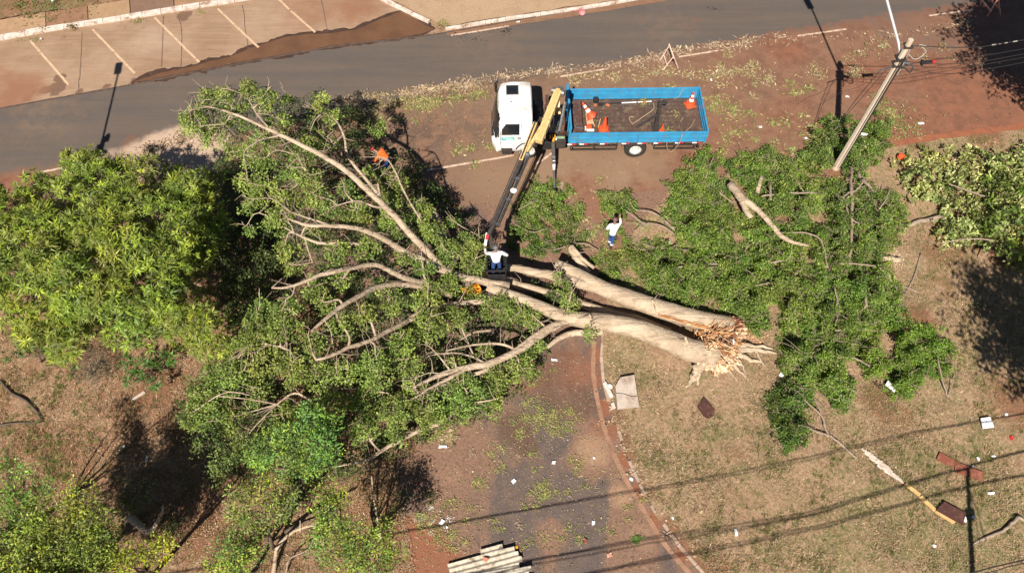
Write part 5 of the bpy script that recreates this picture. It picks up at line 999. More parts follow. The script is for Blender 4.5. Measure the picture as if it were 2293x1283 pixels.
mb = MB(); mb.box((-.82, 0, .62), (.2, 1.3, .34), None, .06); [mb.beam((-.83, s * .6, .62), (-.62, s * 1.1, .62), .2, .34, .06) for s in (-1, 1)]; mb.part('bumper', M['white_paint'], tk)
for s in (-1, 1): mb = MB(); mb.beam((-.84, s * .66, .92), (-.72, s * .98, .92), .1, .2, .03); mb.part('headlight', M['reflective'], tk)
mb = MB(); mb.box((-.885, 0, 1.08), (.06, 1.3, .22), None, .02); mb.part('grille', M['black'], tk)
mb = MB(); mb.box((-.05, -.35, 2.775), (.04, .04, .06)); mb.box((-.62, .98, 2.62), (.08, .08, .06)); mb.box((-.62, -.95, 2.6), (.06, .06, .05)); mb.part('marker_lamp', M['black'], tk)
# wheels
def wheel(x, y, s, dual=False):
    Mx = Matrix.Rotation(s * math.pi / 2, 3, 'X') @ Matrix.Scale(1, 3)
    w = MB(); w.lathe([(.27, -.13), (.42, -.14), (.48, -.12), (.50, -.06), (.50, .06), (.48, .12), (.42, .14), (.27, .13), (.27, -.13)], (x, y, .5), 32, Mx, cap=False); wo = w.part('wheel', M['rubber'], tk, smooth=True)
    w = MB(); w.lathe([(.0, -.02), (.11, -.03), (.13, -.07), (.15, -.02), (.22, .02), (.265, -.1), (.285, -.135), (.27, .1), (.0, .1)], (x, y, .5), 28, Mx)
    for k in range(8): a = k * math.pi / 4; w.box((x + .18 * math.cos(a), y + s * .04, .5 + .18 * math.sin(a)), (.035, .04, .035))
    w.part('rim', M['rim'], wo)
    if dual: w = MB(); w.lathe([(.27, -.13), (.42, -.14), (.48, -.12), (.50, -.06), (.50, .06), (.48, .12), (.42, .14), (.27, .13), (.27, -.13)], (x, y - s * .32, .5), 28, Mx, cap=False); w.part('inner_tyre', M['rubber'], wo, smooth=True)
for s in (-1, 1): wheel(.75, s * 1.0, s); wheel(5.5, s * 1.04, s, True)
# bed
X0, X1, HW, ZF, ZT = 2.52, 8.42, 1.29, 1.18, 1.82
mb = MB(); mb.box(((X0 + X1) / 2, 0, ZF - .05), (X1 - X0, 2 * HW - .06, .1)); [mb.beam((X0 + .2 + .55 * i, -HW + .04, ZF - .14), (X0 + .2 + .55 * i, HW - .04, ZF - .14), .08, .1) for i in range(11)]
bf = mb.part('bed_floor', M['bed_floor'], tk)
mb = MB(); [mb.box((X0 + .3 + (X1 - X0 - .4) / 2, -HW + .2 + i * .24, ZF + .003), (X1 - X0 - .6, .008, .006)) for i in range(10)]; mb.part('board_gaps', M['black'], bf)
def side_board(y, s):
    mb = MB(); mb.box(((X0 + X1) / 2, y, (ZF + ZT) / 2), (X1 - X0, .035, ZT - ZF - .02), None, .006)
    for z in (ZF + .06, ZF + .34, ZT - .04): mb.box(((X0 + X1) / 2, y + s * .028, z), (X1 - X0 - .02, .03, .07), None, .012); mb.box(((X0 + X1) / 2, y - s * .024, z), (X1 - X0 - .1, .018, .05), None, .006)
    o = mb.part('side_board', M['blue'], tk); h = MB(); [h.box((X0 + .3 + .88 * i, y + s * .05, ZF + .28), (.035, .022, .54), None, .005) for i in range(7)]; h.part('board_rib', M['blue'], o)
    h = MB(); [h.box((X0 + .3 + .88 * i, y + s * .065, ZF + .08), (.06, .02, .1), None, .006) for i in range(7)]; h.part('hinge', M['grey_steel'], o)
    if s < 0:
        for i, xx in enumerate((.12, .65, 1.55, 2.5, 3.2, 3.9, 4.85, 5.6)):
            h = MB(); h.box((X0 + xx, y + s * .055, ZF - .02), (.22, .012, .07)); h.part('reflector', M['red'] if i % 1 == 0 else M['red'], o)
            h = MB(); h.box((X0 + xx - .14 + (.0), y + s * .058, ZF - .02), (.2, .012, .07)); h.part('reflector', M['reflective'], o)
side_board(-HW, -1); side_board(HW, 1)
mb = MB(); mb.box((X0 - .02, 0, (ZF + 2.12) / 2), (.05, 2 * HW + .04, 2.12 - ZF)); [mb.box((X0 - .06, y, (ZF + 2.1) / 2), (.05, .06, 2.1 - ZF)) for y in (-1.2, -.6, 0, .6, 1.2)]; mb.box((X0 - .02, 0, 2.13), (.09, 2 * HW + .06, .06), None, .01); mb.part('headboard', M['blue'], tk)
mb = MB(); mb.box((X1 + .02, 0, (ZF + ZT) / 2), (.035, 2 * HW + .03, ZT - ZF), None, .006); [mb.box((X1 + .05, 0, z), (.03, 2 * HW, .07), None, .01) for z in (ZF + .08, ZF + .3, ZT - .04)]; [mb.box((X1 - .01, 0, z), (.02, 2 * HW - .1, .05)) for z in (ZF + .2, ZF + .42)]; mb.part('tailgate', M['blue'], tk)
mb = MB(); mb.box((X1, -HW - .02, (ZF + ZT) / 2), (.08, .06, ZT - ZF + .06)); mb.box((X1, HW + .02, (ZF + ZT) / 2), (.08, .06, ZT - ZF + .06)); mb.part('corner_post', M['blue'], tk)
for xa, xb in ((X0 + .05, 4.62), (6.3, 8.15)):
    mb = MB(); [mb.beam((xa, -1.2, z), (xb, -1.2, z), .04, .07) for z in (.62, .86)]; [mb.beam((x, -1.2, .58), (x, -1.05, 1.08), .04, .05) for x in (xa + .02, (xa + xb) / 2, xb - .02)]
    mb.beam((xa, -1.2, .62), (xa, -1.2, .86), .05, .04, 0, (1, 0, 0)); mb.part('side_guard', M['dark_steel'], tk)
mb = MB(); mb.beam((8.3, -1.15, .62), (8.3, 1.15, .62), .08, .12); [mb.beam((8.3, y, .62), (8.15, y, 1.05), .06, .06) for y in (-.7, .7)]; mb.part('rear_guard', M['dark_steel'], tk)
mb = MB(); [mb.box((8.38, y, .92), (.05, .3, .12), None, .01) for y in (-.95, .95)]; mb.part('tail_lamp', M['red'], tk)
mb = MB(); [mb.box((5.5 + a, s * 1.02, 1.04), (.02 + .3 * 0, .5, .3)) for a in (-.68, .68) for s in (-1, 1)]; mb.part('mud_flap', M['rubber'], tk)
# steel box against the headboard and the gallows that carries the boom
mb = MB(); mb.box((X0 + .33, .05, ZF + .14), (.52, 1.75, .28), None, .015); [mb.box((X0 + .33, .05 + y, ZF + .285), (.52, .02, .012)) for y in (-.45, 0, .45)]; mb.part('bed_locker', plain('brown_steel', (.115, .062, .048), (.075, .04, .032), 3, .6, dirt=(.2, .13, .1), dscale=5), tk)
gp = tl(1468, 290, ZF)
mb = MB(); mb.box((gp[0], gp[1] + .1, ZF + .04), (.34, .5, .06), None, .01); mb.beam((gp[0], gp[1] + .12, ZF), (gp[0], gp[1] + .18, ZF + 1.45), .14, .14, .01); mb.beam((gp[0], gp[1] + .15, ZF + .8), (gp[0] - .85, gp[1] + .1, ZF + .03), .09, .09, .01, (0, 1, 0))
mb.box((gp[0] + .08, gp[1] + .18, ZF + 1.48), (.36, .2, .05), None, .01); mb.beam((gp[0] - .1, gp[1] + .08, ZF + 1.45), (gp[0] - .1, gp[1] + .08, ZF + 1.62), .03, .03); mb.beam((gp[0] + .24, gp[1] + .08, ZF + 1.45), (gp[0] + .24, gp[1] + .08, ZF + 1.62), .03, .03); mb.part('boom_rest', M['dark_steel'], tk)
# crane
mb = MB(); mb.box((1.75, 0, 1.02), (.5, 2.1, .26), None, .02); mb.box((1.75, 0, 1.3), (.55, .6, .35), None, .03); cr = mb.part('crane_base', M['dark_steel'], tk)
col = tl(1243, 262, 1.5); top_ = tl(1247, 205, 4.3)
mb = MB(); mb.tube([(col[0], col[1], 1.1), (col[0], col[1] + .02, 2.2)], [.2, .17], 16); mb.beam((col[0], col[1], 2.1), (top_[0], top_[1] - .3, 3.9), .26, .26, .02); mb.beam((col[0] - .22, col[1], 2.0), (top_[0] - .2, top_[1] - .55, 3.5), .09, .09, .01); mb.beam((col[0] + .22, col[1], 2.0), (top_[0] + .12, top_[1] - .5, 3.6), .09, .09, .01); mb.part('crane_column', M['yellow'], tk)
a = tl(1250, 206, 4.25); b = tl(1206, 318, 3.75)
mb = MB(); mb.beam(a, b, .30, .32, .03); arm = mb.part('lower_arm', M['yellow'], tk)
d = (Vector(b) - Vector(a)).normalized(); sd = d.cross(Vector((0, 0, 1))).normalized()
mb = MB(); mb.beam(Vector(a) + Vector((0, 0, .175)), Vector(b) + Vector((0, 0, .17)), .16, .03); [mb.beam(Vector(a).lerp(Vector(b), t) - sd * .165, Vector(a).lerp(Vector(b), t) + sd * .165, .05, .36) for t in (.38, .62, .85)]; mb.part('arm_rib', plain('cream_rib', (.6, .4, .17), (.5, .33, .13), 4, .5), arm)
mb = MB(); p = Vector(a); mb.tube([p - sd * .26, p + sd * .26], .14, 14); mb.box(p + Vector((.06, .04, .02)), (.3, .3, .2), None, .05); mb.part('pivot', M['grey_steel'], arm)
mb = MB(); p0 = Vector(a) + Vector((.30, -.1, -.5)); mb.tube([p0, p0 + Vector((-.25, -1.0, -.6))], [.07, .07], 10); mb.part('lift_cylinder', M['grey_steel'], tk)
a2 = tl(1199, 278, 3.75); b2 = tl(1166, 362, 3.55)
mb = MB(); mb.beam(a2, b2, .16, .26, .02); mb.beam(Vector(a2) + Vector((.22, -.15, -.05)), Vector(a2).lerp(Vector(b2), .75) + Vector((.08, 0, -.05)), .12, .2, .02); mb.part('second_arm', M['yellow'], tk)
mb = MB(); a3 = Vector(a2) + Vector((.0, 0, .16)); b3 = Vector(b2) + Vector((0, 0, .16)); mb.beam(a3, b3, .05, .05); mb.part('arm_hose', M['black'], tk)
P0 = Vector(tl(1174, 345, 3.6)); P1_ = Vector(tl(1093, 532, 3.05)); dd = (P1_ - P0).normalized(); sd = dd.cross(Vector((0, 0, 1))).normalized()
mb = MB(); mb.beam(P0, P0.lerp(P1_, .98), .15, .2, .015); bo = mb.part('boom', M['dark_steel'], tk)
mb = MB(); mb.beam(P0 + sd * -.2, P0.lerp(P1_, .86) + sd * -.17, .09, .13, .01); mb.beam(P0 + sd * .12 + Vector((0, 0, .1)), P0.lerp(P1_, .9) + sd * .1 + Vector((0, 0, .1)), .03, .03); mb.part('boom_strut', plain('boom_grey', (.085, .088, .09), (.05, .05, .052), 5, .4, metal=.4), bo)
mb = MB(); [mb.beam(P0.lerp(P1_, t) - sd * -.06, P0.lerp(P1_, t) + sd * -.24, .06, .16) for t in (.03, .3, .55, .84)]; mb.tube([P0 - sd * .2, P0 + sd * .2], .1, 12); mb.part('boom_clamp', M['grey_steel'], bo)
wl = Vector(tl(1150, 427, 3.4)); mb = MB(); mb.lathe([(.02, -.05), (.1, -.03), (.125, 0), (.125, .02), (.1, .035), (0.01, .04)], wl, 20); mb.tube([wl, P0.lerp(P1_, .42)], .015, 6); mb.part('work_lamp', M['reflective'], bo)
def hose(pts, r=.018, mat=None, parent=None, nm='hose'): m_ = MB(); S = smooth_path(np.array(pts), 6); m_.tube([tuple(p) for p in S], r, 6); m_.part(nm, mat or M['black'], parent or tk, smooth=True)
hose([tl(1175, 355, 3.5), tl(1168, 375, 3.1), tl(1158, 395, 3.2), tl(1150, 400, 3.5)], .025); hose([tl(1225, 270, 3.9), tl(1215, 262, 4.1), tl(1202, 275, 4.0)], .02); hose([tl(1228, 255, 4.1), tl(1240, 262, 3.8), tl(1238, 285, 3.2), (1.9, -.3, 1.6)], .02); hose([tl(1218, 285, 4.0), tl(1232, 292, 3.7), tl(1236, 280, 3.2)], .018)
mb = MB(); mb.box(tl(1240, 278, 1.75), (.42, .6, .5), None, .02); mb.part('control_box', plain('box_grey', (.11, .115, .12), (.07, .07, .075), 4, .5), tk)
mb = MB(); q = tl(1258, 285, 1.3); mb.box((2.14, -.25, 1.25), (.5, .9, .5), None, .18); mb.part('oil_tank', M['rust'], tk)
mb = MB(); mb.box((2.1, -.95, .9), (.5, .4, .5), None, .03); mb.part('battery_box', M['dark_steel'], tk); mb = MB(); mb.box((2.12, -.95, 1.16), (.36, .12, .02)); mb.part('box_label', plain('pale_green', (.3, .42, .24)), tk); mb = MB(); mb.box((1.9, -1.0, 1.17), (.1, .2, .02)); mb.part('box_label', M['reflective'], tk)
mb = MB(); mb.box((1.52, -.95, .85), (.42, .42, .5), None, .04); mb.part('air_tank', M['black'], tk)
mb = MB(); mb.box((1.05, .1, 1.05), (.26, 1.9, .1), None, .01); mb.box((1.0, .5, 1.5), (.12, .3, .8), None, .02); mb.part('engine_cover', M['black'], tk)
mb = MB(); o0 = tl(1238, 312, 1.25); mb.beam(o0, (o0[0] + .02, -2.15, .72), .15, .15, .01); mb.beam((o0[0] + .02, -2.0, .74), (o0[0] + .04, -3.0, .12), .09, .09, .01); mb.box((o0[0] + .04, -3.0, .1), (.2, .2, .05)); og = mb.part('outrigger', M['dark_steel'], tk)
mb = MB(); [mb.box((o0[0] + .02, -1.85 - i * .16, .9 - i * .07), (.12, .05, .1)) for i in range(3)]; mb.box((o0[0] + .02, -2.25, .68), (.1, .14, .1)); mb.part('outrigger_band', M['reflective'], og)
mb = MB(); mb.tube([(o0[0] - .05, o0[1] - .1, 1.35), (o0[0] + .05, o0[1] - .1, 1.35)], .11, 12); [mb.box((o0[0] - .12 + .1 * i, o0[1] + .02, 1.4), (.05, .12, .14)) for i in range(3)]; mb.part('valve_block', M['yellow_plastic'], tk)
mb = MB(); mb.beam((1.62, .9, 1.1), (1.64, 1.75, .95), .14, .14, .01); mb.beam((1.64, 1.7, 1.0), (1.64, 1.72, .1), .08, .08, .01, (1, 0, 0)); mb.part('outrigger', M['rust'], tk)
# lift bucket at the boom tip
BK = Vector(tl(1112, 600, 1.95)); mb = MB(); bz0, bz1, bw = 1.55, 2.25, .34
x, y = BK.x, BK.y
mb.box((x, y, bz0 + .03), (.68, .6, .06)); [mb.box((x + s * bw, y, (bz0 + bz1) / 2), (.03, .6, bz1 - bz0), None, .01) for s in (-1, 1)]; mb.box((x, y + .3, (bz0 + bz1) / 2), (.68, .03, bz1 - bz0), None, .01); mb.box((x, y - .3, bz0 + .2), (.68, .03, .4), None, .01)
[mb.beam((x + s * .36, y - .32, bz1), (x + s * .36, y + .32, bz1), .06, .05) for s in (-1, 1)]; [mb.beam((x - .38, y + s * .32, bz1), (x + .38, y + s * .32, bz1), .06, .05) for s in (-1, 1)]; mb.part('lift_bucket', M['black'], tk)
mb = MB(); mb.beam(P0.lerp(P1_, .97), (x - .1, y + .38, 2.3), .14, .16, .01); mb.beam((x - .15, y + .36, 1.7), (x - .15, y + .36, 2.4), .12, .1, .01, (0, 1, 0)); mb.part('bucket_bracket', M['dark_steel'], tk)
mb = MB(); q = Vector(tl(1091, 522, 3.1)); mb.beam(q, q + Vector((-.08, -.5, -.1)), .1, .05, .01); mb.part('tip_guard', M['reflective'], tk); mb = MB(); mb.beam(q + Vector((.02, -.1, .04)), q + Vector((-.02, -.3, 0)), .11, .05, .01); mb.part('tip_band', M['red'], tk)

# things lying in the bed
def cone(px, py, label, tilt=(0, 0, 0), z=ZF, stripes=True, s=1.0, loc=None):
    t = thing('traffic_cone', label, 'traffic cone', loc if loc is not None else at(px, py, z), tilt, 'traffic cones in the truck bed')
    s *= 1.12; m_ = MB(); m_.box((0, 0, .02 * s), (.40 * s, .38 * s, .04 * s), None, .03); m_.lathe([(.21 * s, .03 * s), (.2 * s, .06 * s), (.17 * s, .16 * s), (.125 * s, .17 * s)], n=20); m_.part('base', M['orange'], t)
    m_ = MB(); m_.lathe([(.125 * s, .15 * s), (.03 * s, .72 * s), (.015 * s, .72 * s)], n=20); m_.part('cone_body', M['orange'], t)
    if stripes:
        for z0, z1 in ((.28, .40), (.5, .6)):
            r0, r1 = [(.125 - (q - .15) / .57 * .095) * s + .003 for q in (z0, z1)]; m_ = MB(); m_.lathe([(r0, z0 * s), (r1, z1 * s)], n=20); m_.part('band', M['reflective'], t)
    return t
cone(1330, 250, 'orange cone with white bands lying against the brown locker', (R(-20), R(-38), 0), ZF + .05, loc=at(1326, 262, ZF + .12))
cone(1352, 292, 'plain orange cone without bands standing near the front of the truck bed', (0, 0, .2), stripes=False)
cone(1545, 236, 'orange cone with white bands standing in the rear far corner of the truck bed', (0, 0, .3))
cone(1481, 296, 'small orange cone half hidden behind the near side board', (0, 0, .5), stripes=False, s=.6)
def tobj(name, label, cat, pts_build):
    m_ = MB(); pts_build(m_); return m_
ps = thing('pole_saw', 'long pole saw with white and dark shaft lying along the truck bed', 'pole saw', at(1340, 240, ZF))
m_ = MB(); m_.tube([at(1352, 233, ZF + .14), at(1392, 231, ZF + .16)], .025, 8); m_.part('shaft', M['black'], ps, True)
m_ = MB(); m_.tube([at(1392, 231, ZF + .16), at(1425, 229.5, ZF + .17)], .028, 8); m_.tube([at(1428, 229.3, ZF + .17), at(1459, 227.5, ZF + .18)], .026, 8); m_.part('white_sleeve', M['reflective'], ps, True)
m_ = MB(); m_.tube([at(1439, 228.8, ZF + .175), at(1446, 228.4, ZF + .175)], .04, 8); m_.part('grip', M['orange'], ps, True)
m_ = MB(); m_.box(at(1334, 224, ZF + .2), (.24, .22, .22), None, .05); m_.box(at(1345, 234, ZF + .14), (.22, .1, .12), None, .03); m_.part('engine', M['black'], ps, True)
m_ = MB(); m_.box(at(1361, 236, ZF + .12), (.2, .12, .1), Matrix.Rotation(-.5, 3, 'Z'), .03); m_.box(at(1333, 236, ZF + .1), (.14, .1, .08), None, .02); m_.part('housing', plain('orange_brown', (.5, .16, .07)), ps, True)
cs = thing('chainsaw', 'orange and white chainsaw lying beside the brown locker in the truck bed', 'chainsaw', at(1320, 290, ZF))
m_ = MB(); m_.box(at(1319, 285, ZF + .16), (.24, .2, .16), None, .04); m_.part('engine', M['orange'], cs, True)
m_ = MB(); m_.box(at(1322, 292, ZF + .1), (.34, .1, .1), None, .03); m_.box(at(1311, 288, ZF + .12), (.06, .2, .08), None, .02); m_.part('handle', M['reflective'], cs, True)
m_ = MB(); m_.beam(at(1309, 288, ZF + .33), at(1287, 285, ZF + .33), .07, .02, .01); m_.part('guide_bar', M['grey_steel'], cs, True)
m_ = MB(); m_.lathe([(.02, 0), (.13, .01), (.14, .05), (.1, .09), (.02, .1)], at(1328, 262, ZF + .1), 16); hm = solo('round_bag', np.array(m_.v), m_.f, plain('dark_green_cloth', (.03, .045, .035), (.05, .06, .05)), 'dark round bag on pale cloth in the truck bed', 'bag')
m_ = MB(); m_.box(at(1320, 266, ZF + .03), (.3, .62, .04), Matrix.Rotation(.05, 3, 'Z'), .02); m_.solo('folded_cloth', plain('pale_cloth', (.6, .36, .22), (.5, .3, .18), 6, .9, bmp=.01), 'pale folded cloth beside the brown locker in the truck bed', 'cloth')
for lb, a_, b_ in (('thin pale handle leaning below the dark round bag', (1327, 270), (1332, 284)), ('short pale stick left of the plain orange cone', (1345, 266), (1340, 285))):
    m_ = MB(); m_.tube([at(*a_, ZF + .2), at(*b_, ZF + .05)], .016, 6); m_.solo('handle', M['plank'], lb, 'tool handle')
def rope(label, rows, r=.014, name='rope', mat=None, cat='rope'):
    m_ = MB(); S = smooth_path(np.array([list(at(*q)) for q in rows]), 7); m_.tube([tuple(p) for p in S], r, 6, True); return solo(name, np.array(m_.v), m_.f, mat or M['rope'], label, cat, smooth=True)
rope('pale rope looped from the boom rest down to the truck bed floor', [(1463, 232, ZF + 1.2), (1463, 245, ZF + .9), (1440, 262, ZF + .5), (1418, 276, ZF + .1), (1411, 270, ZF + .03), (1410, 263, ZF + .03), (1419, 262, ZF + .03)])
rope('thin rope from the far side board to the boom rest', [(1531, 197, 1.85), (1520, 216, 1.7), (1508, 222, ZF + .4), (1483, 223, ZF + 1.3), (1480, 240, ZF + .9), (1470, 245, ZF + 1.0)], .009)
rope('pale rope hanging over the near side board by the rear', [(1530, 262, ZF + .03), (1520, 285, ZF + .03), (1527, 298, 1.86), (1523, 315, 1.6), (1513, 332, 1.1), (1502, 340, .75), (1494, 332, 1.0), (1493, 320, 1.3)], .012)
rope('short piece of rope on the rear of the truck bed floor', [(1556, 267, ZF + .03), (1550, 280, ZF + .03), (1538, 292, ZF + .03), (1532, 298, ZF + .03)], .01)

# ------------------------------------------------------------------ people
def skinned(name, joints, bones, rad, mat, parent, sub=2, root=0):
    me = bpy.data.meshes.new(name); keys = list(dict.fromkeys(sum([list(b) for b in bones], []))); ix = {k: i for i, k in enumerate(keys)}
    me.from_pydata([tuple(joints[k]) for k in keys], [(ix[a], ix[b]) for a, b in bones], []); o = bpy.data.objects.new(name, me); COL.objects.link(o)
    md = o.modifiers.new('s', 'SKIN'); md.use_smooth_shade = True; md.branch_smoothing = .4; o.modifiers.new('u', 'SUBSURF').levels = sub
    for k, i in ix.items():
        r = rad[k]; me.skin_vertices[0].data[i].radius = (r, r) if not hasattr(r, '__len__') else r; me.skin_vertices[0].data[i].use_root = (i == root)
    dg = bpy.context.evaluated_depsgraph_get(); nm = bpy.data.meshes.new_from_object(o.evaluated_get(dg)); bpy.data.objects.remove(o)
    nm.materials.clear(); nm.materials.append(mat); q = bpy.data.objects.new(name, nm); COL.objects.link(q); q.parent = parent; return q
def person(label, loc, rotz, J, shirt, trousers, cap, vest=None, cuffs=False):
    t = thing('person', label, 'person', loc, (0, 0, rotz)); J = {k: Vector(v) for k, v in J.items()}
    bones = [('pel', 'che'), ('che', 'nek'), ('nek', 'hed'), ('hed', 'top'), ('hed', 'nos'), ('che', 'sl'), ('sl', 'el'), ('el', 'wl'), ('che', 'sr'), ('sr', 'er'), ('er', 'wr'), ('pel', 'hl'), ('hl', 'kl'), ('kl', 'al'), ('pel', 'hr'), ('hr', 'kr'), ('kr', 'ar')]
    up = (J['top'] - J['nek']).normalized(); fw = J['face'].normalized(); J['hed'] = J['nek'] + up * .15; J['top'] = J['nek'] + up * .235; J['nos'] = J['hed'] + fw * .115 - up * .02
    rad = dict(pel=.10, che=.105, nek=.05, hed=(.095, .08), top=.06, nos=.014, sl=.045, el=.036, wl=.026, sr=.045, er=.04, wr=.026, hl=.085, kl=.055, al=.038, hr=.085, kr=.055, ar=.038)
    for s in 'lr':
        w_ = J['w' + s]; f_ = (w_ - J['e' + s]).normalized(); side = f_.cross(Vector((0, 0, 1))); side = side.normalized() if side.length > .1 else Vector((1, 0, 0)); J['p' + s] = w_ + f_ * .075; rad['p' + s] = .03; bones.append(('w' + s, 'p' + s)); nn = side.cross(f_)
        for k in range(4):
            L_ = (.062, .075, .078, .066)[k]; b_ = J['p' + s] + side * (k - 1.5) * .019 + f_ * .012; J[f'f{k}{s}'] = b_; J[f'g{k}{s}'] = b_ + f_ * L_ * .5 - nn * .012; J[f'h{k}{s}'] = b_ + f_ * L_ * .75 - nn * .035
            for q, r in (('f', .009), ('g', .0085), ('h', .0075)): rad[f'{q}{k}{s}'] = r
            bones += [('p' + s, f'f{k}{s}'), (f'f{k}{s}', f'g{k}{s}'), (f'g{k}{s}', f'h{k}{s}')]
        J['t0' + s] = w_ + f_ * .035 - side * .035; J['t1' + s] = w_ + f_ * .075 - side * .055 - nn * .02; rad['t0' + s] = .012; rad['t1' + s] = .009; bones += [('w' + s, 't0' + s), ('t0' + s, 't1' + s)]
    body = skinned('body', J, bones, rad, M['skin'], t)
    e = MB(); sd_ = fw.cross(up).normalized()
    for s in (-1, 1): e.lathe([(.001, -.008), (.009, 0), (.001, .008)], J['hed'] + fw * .092 + sd_ * s * .032 + up * .01, 8)
    e.part('eye', M['hair'], t); e = MB(); [e.lathe([(.001, -.03), (.018, -.01), (.018, .015), (.001, .03)], J['hed'] + sd_ * s * .088, 8) for s in (-1, 1)]; e.part('ear', M['skin'], t)
    # shirt over trunk and sleeves, trousers, boots
    J['wl2'] = J['el'].lerp(J['wl'], .93); J['wr2'] = J['er'].lerp(J['wr'], .93); J['nk2'] = J['che'].lerp(J['nek'], .55); J['hem'] = J['pel'] + (J['pel'] - J['che']).normalized() * (.12 if cuffs else .0); J['mid'] = J['pel'].lerp(J['che'], .5)
    rs = dict(hem=(.19, .16), mid=(.175, .15), che=(.195, .16), nk2=.125, sl=.085, el=.06, wl2=.042, sr=.085, er=.06, wr2=.042)
    skinned('shirt', J, [('mid', 'hem'), ('mid', 'che'), ('che', 'nk2'), ('che', 'sl'), ('sl', 'el'), ('el', 'wl2'), ('che', 'sr'), ('sr', 'er'), ('er', 'wr2')], rs, shirt, t)
    J['al2'] = J['kl'].lerp(J['al'], .95); J['ar2'] = J['kr'].lerp(J['ar'], .95); J['wst'] = J['pel'] + (J['che'] - J['pel']).normalized() * .06
    skinned('trousers', J, [('pel', 'wst'), ('pel', 'hl'), ('hl', 'kl'), ('kl', 'al2'), ('pel', 'hr'), ('hr', 'kr'), ('kr', 'ar2')], dict(pel=.145, wst=.14, hl=.105, kl=.078, al2=.062, hr=.105, kr=.078, ar2=.062), trousers, t)
    for s in 'lr':
        f_ = Vector((fw.x, fw.y, 0)).normalized() if Vector((fw.x, fw.y, 0)).length > .1 else Vector((0, 1, 0)); a_ = J['a' + s]; m_ = MB(); c = a_ + f_ * .06; m_.beam(c - f_ * .14 + Vector((0, 0, -.045)), c + f_ * .13 + Vector((0, 0, -.045)), .1, .08, .03); m_.tube([a_ + Vector((0, 0, -.03)), a_ + Vector((0, 0, .08))], [.052, .05], 10); m_.part('boot', M['boot'], t)
        if cuffs: m_ = MB(); k_ = J['k' + s].lerp(a_, .55); k2 = J['k' + s].lerp(a_, .72); m_.tube([k_, k2], [.075, .072], 12); m_.part('reflective_band', M['reflective'], t)
    b = bmesh.new(); bmesh.ops.create_uvsphere(b, u_segments=16, v_segments=10, radius=.112); V = [J['hed'] + up * .035 - fw * .012 + (v.co.x * sd_ + v.co.y * fw * 1.08 + up * max(v.co.z, -.02) * 1.05) for v in b.verts]; F = [[q.index for q in f.verts] for f in b.faces]; b.free()
    m_ = MB(); m_.add(V, F); m_.beam(J['hed'] + up * .05 + fw * .09, J['hed'] + up * .04 + fw * .17, .13, .012, .004, up=up); m_.part('cap', cap, t, smooth=True)
    if vest: skinned('harness', J, [('mid', 'hem'), ('mid', 'che')], dict(mid=(.16, .14), hem=(.168, .143), che=(.16, .13)), vest, t)
    return t
# man in the bucket: seen from behind, turned to the controls
bk = MT @ BK
person('man in white shirt and blue trousers standing in the lift bucket', (bk.x, bk.y - .04, 1.60), R(8), dict(pel=(0, 0, .93), che=(0, .06, 1.28), nek=(0, .10, 1.47), top=(0, .14, 1.72), face=(0, 1, -.25),
       sl=(-.2, .07, 1.38), el=(-.36, .22, 1.18), wl=(-.36, .48, 1.16), sr=(.2, .07, 1.38), er=(.44, .03, 1.16), wr=(.26, .2, 1.02), hl=(-.1, 0, .86), kl=(-.12, .03, .47), al=(-.13, 0, .09), hr=(.1, 0, .86), kr=(.12, .04, .47), ar=(.13, 0, .09)), M['shirt'], M['trousers'], M['helmet_grey'])
wk = at(1366, 550, 0)
person('man in loose white long-sleeved shirt and blue trousers walking on the cleared ground', (wk[0], wk[1], .02), R(-12), dict(pel=(0, 0, .93), che=(.0, .07, 1.27), nek=(0, .12, 1.46), top=(0, .17, 1.7), face=(.1, 1, -.45),
       sl=(-.17, .08, 1.37), el=(-.27, .0, 1.12), wl=(-.1, .18, 1.0), sr=(.17, .1, 1.38), er=(.24, .24, 1.36), wr=(.18, .38, 1.56), hl=(-.07, 0, .86), kl=(-.06, .1, .48), al=(-.05, .02, .09), hr=(.07, 0, .86), kr=(.06, -.02, .48), ar=(.05, -.14, .12)), M['shirt'], M['trousers'], M['helmet_red'], cuffs=True)
ow = at(874, 386, 0)
person('man in orange shirt bending over branches at the edge of the fallen crown', (ow[0], ow[1], .02), R(70), dict(pel=(0, 0, .9), che=(0, .3, 1.12), nek=(0, .47, 1.2), top=(0, .64, 1.28), face=(0, .5, -1),
       sl=(-.2, .32, 1.18), el=(-.3, .42, .92), wl=(-.2, .6, .75), sr=(.2, .32, 1.18), er=(.3, .42, .92), wr=(.22, .6, .75), hl=(-.1, 0, .84), kl=(-.14, .08, .46), al=(-.15, 0, .09), hr=(.1, 0, .84), kr=(.14, .1, .46), ar=(.15, .02, .09)), M['orange_cloth'], M['trousers'], M['orange'])

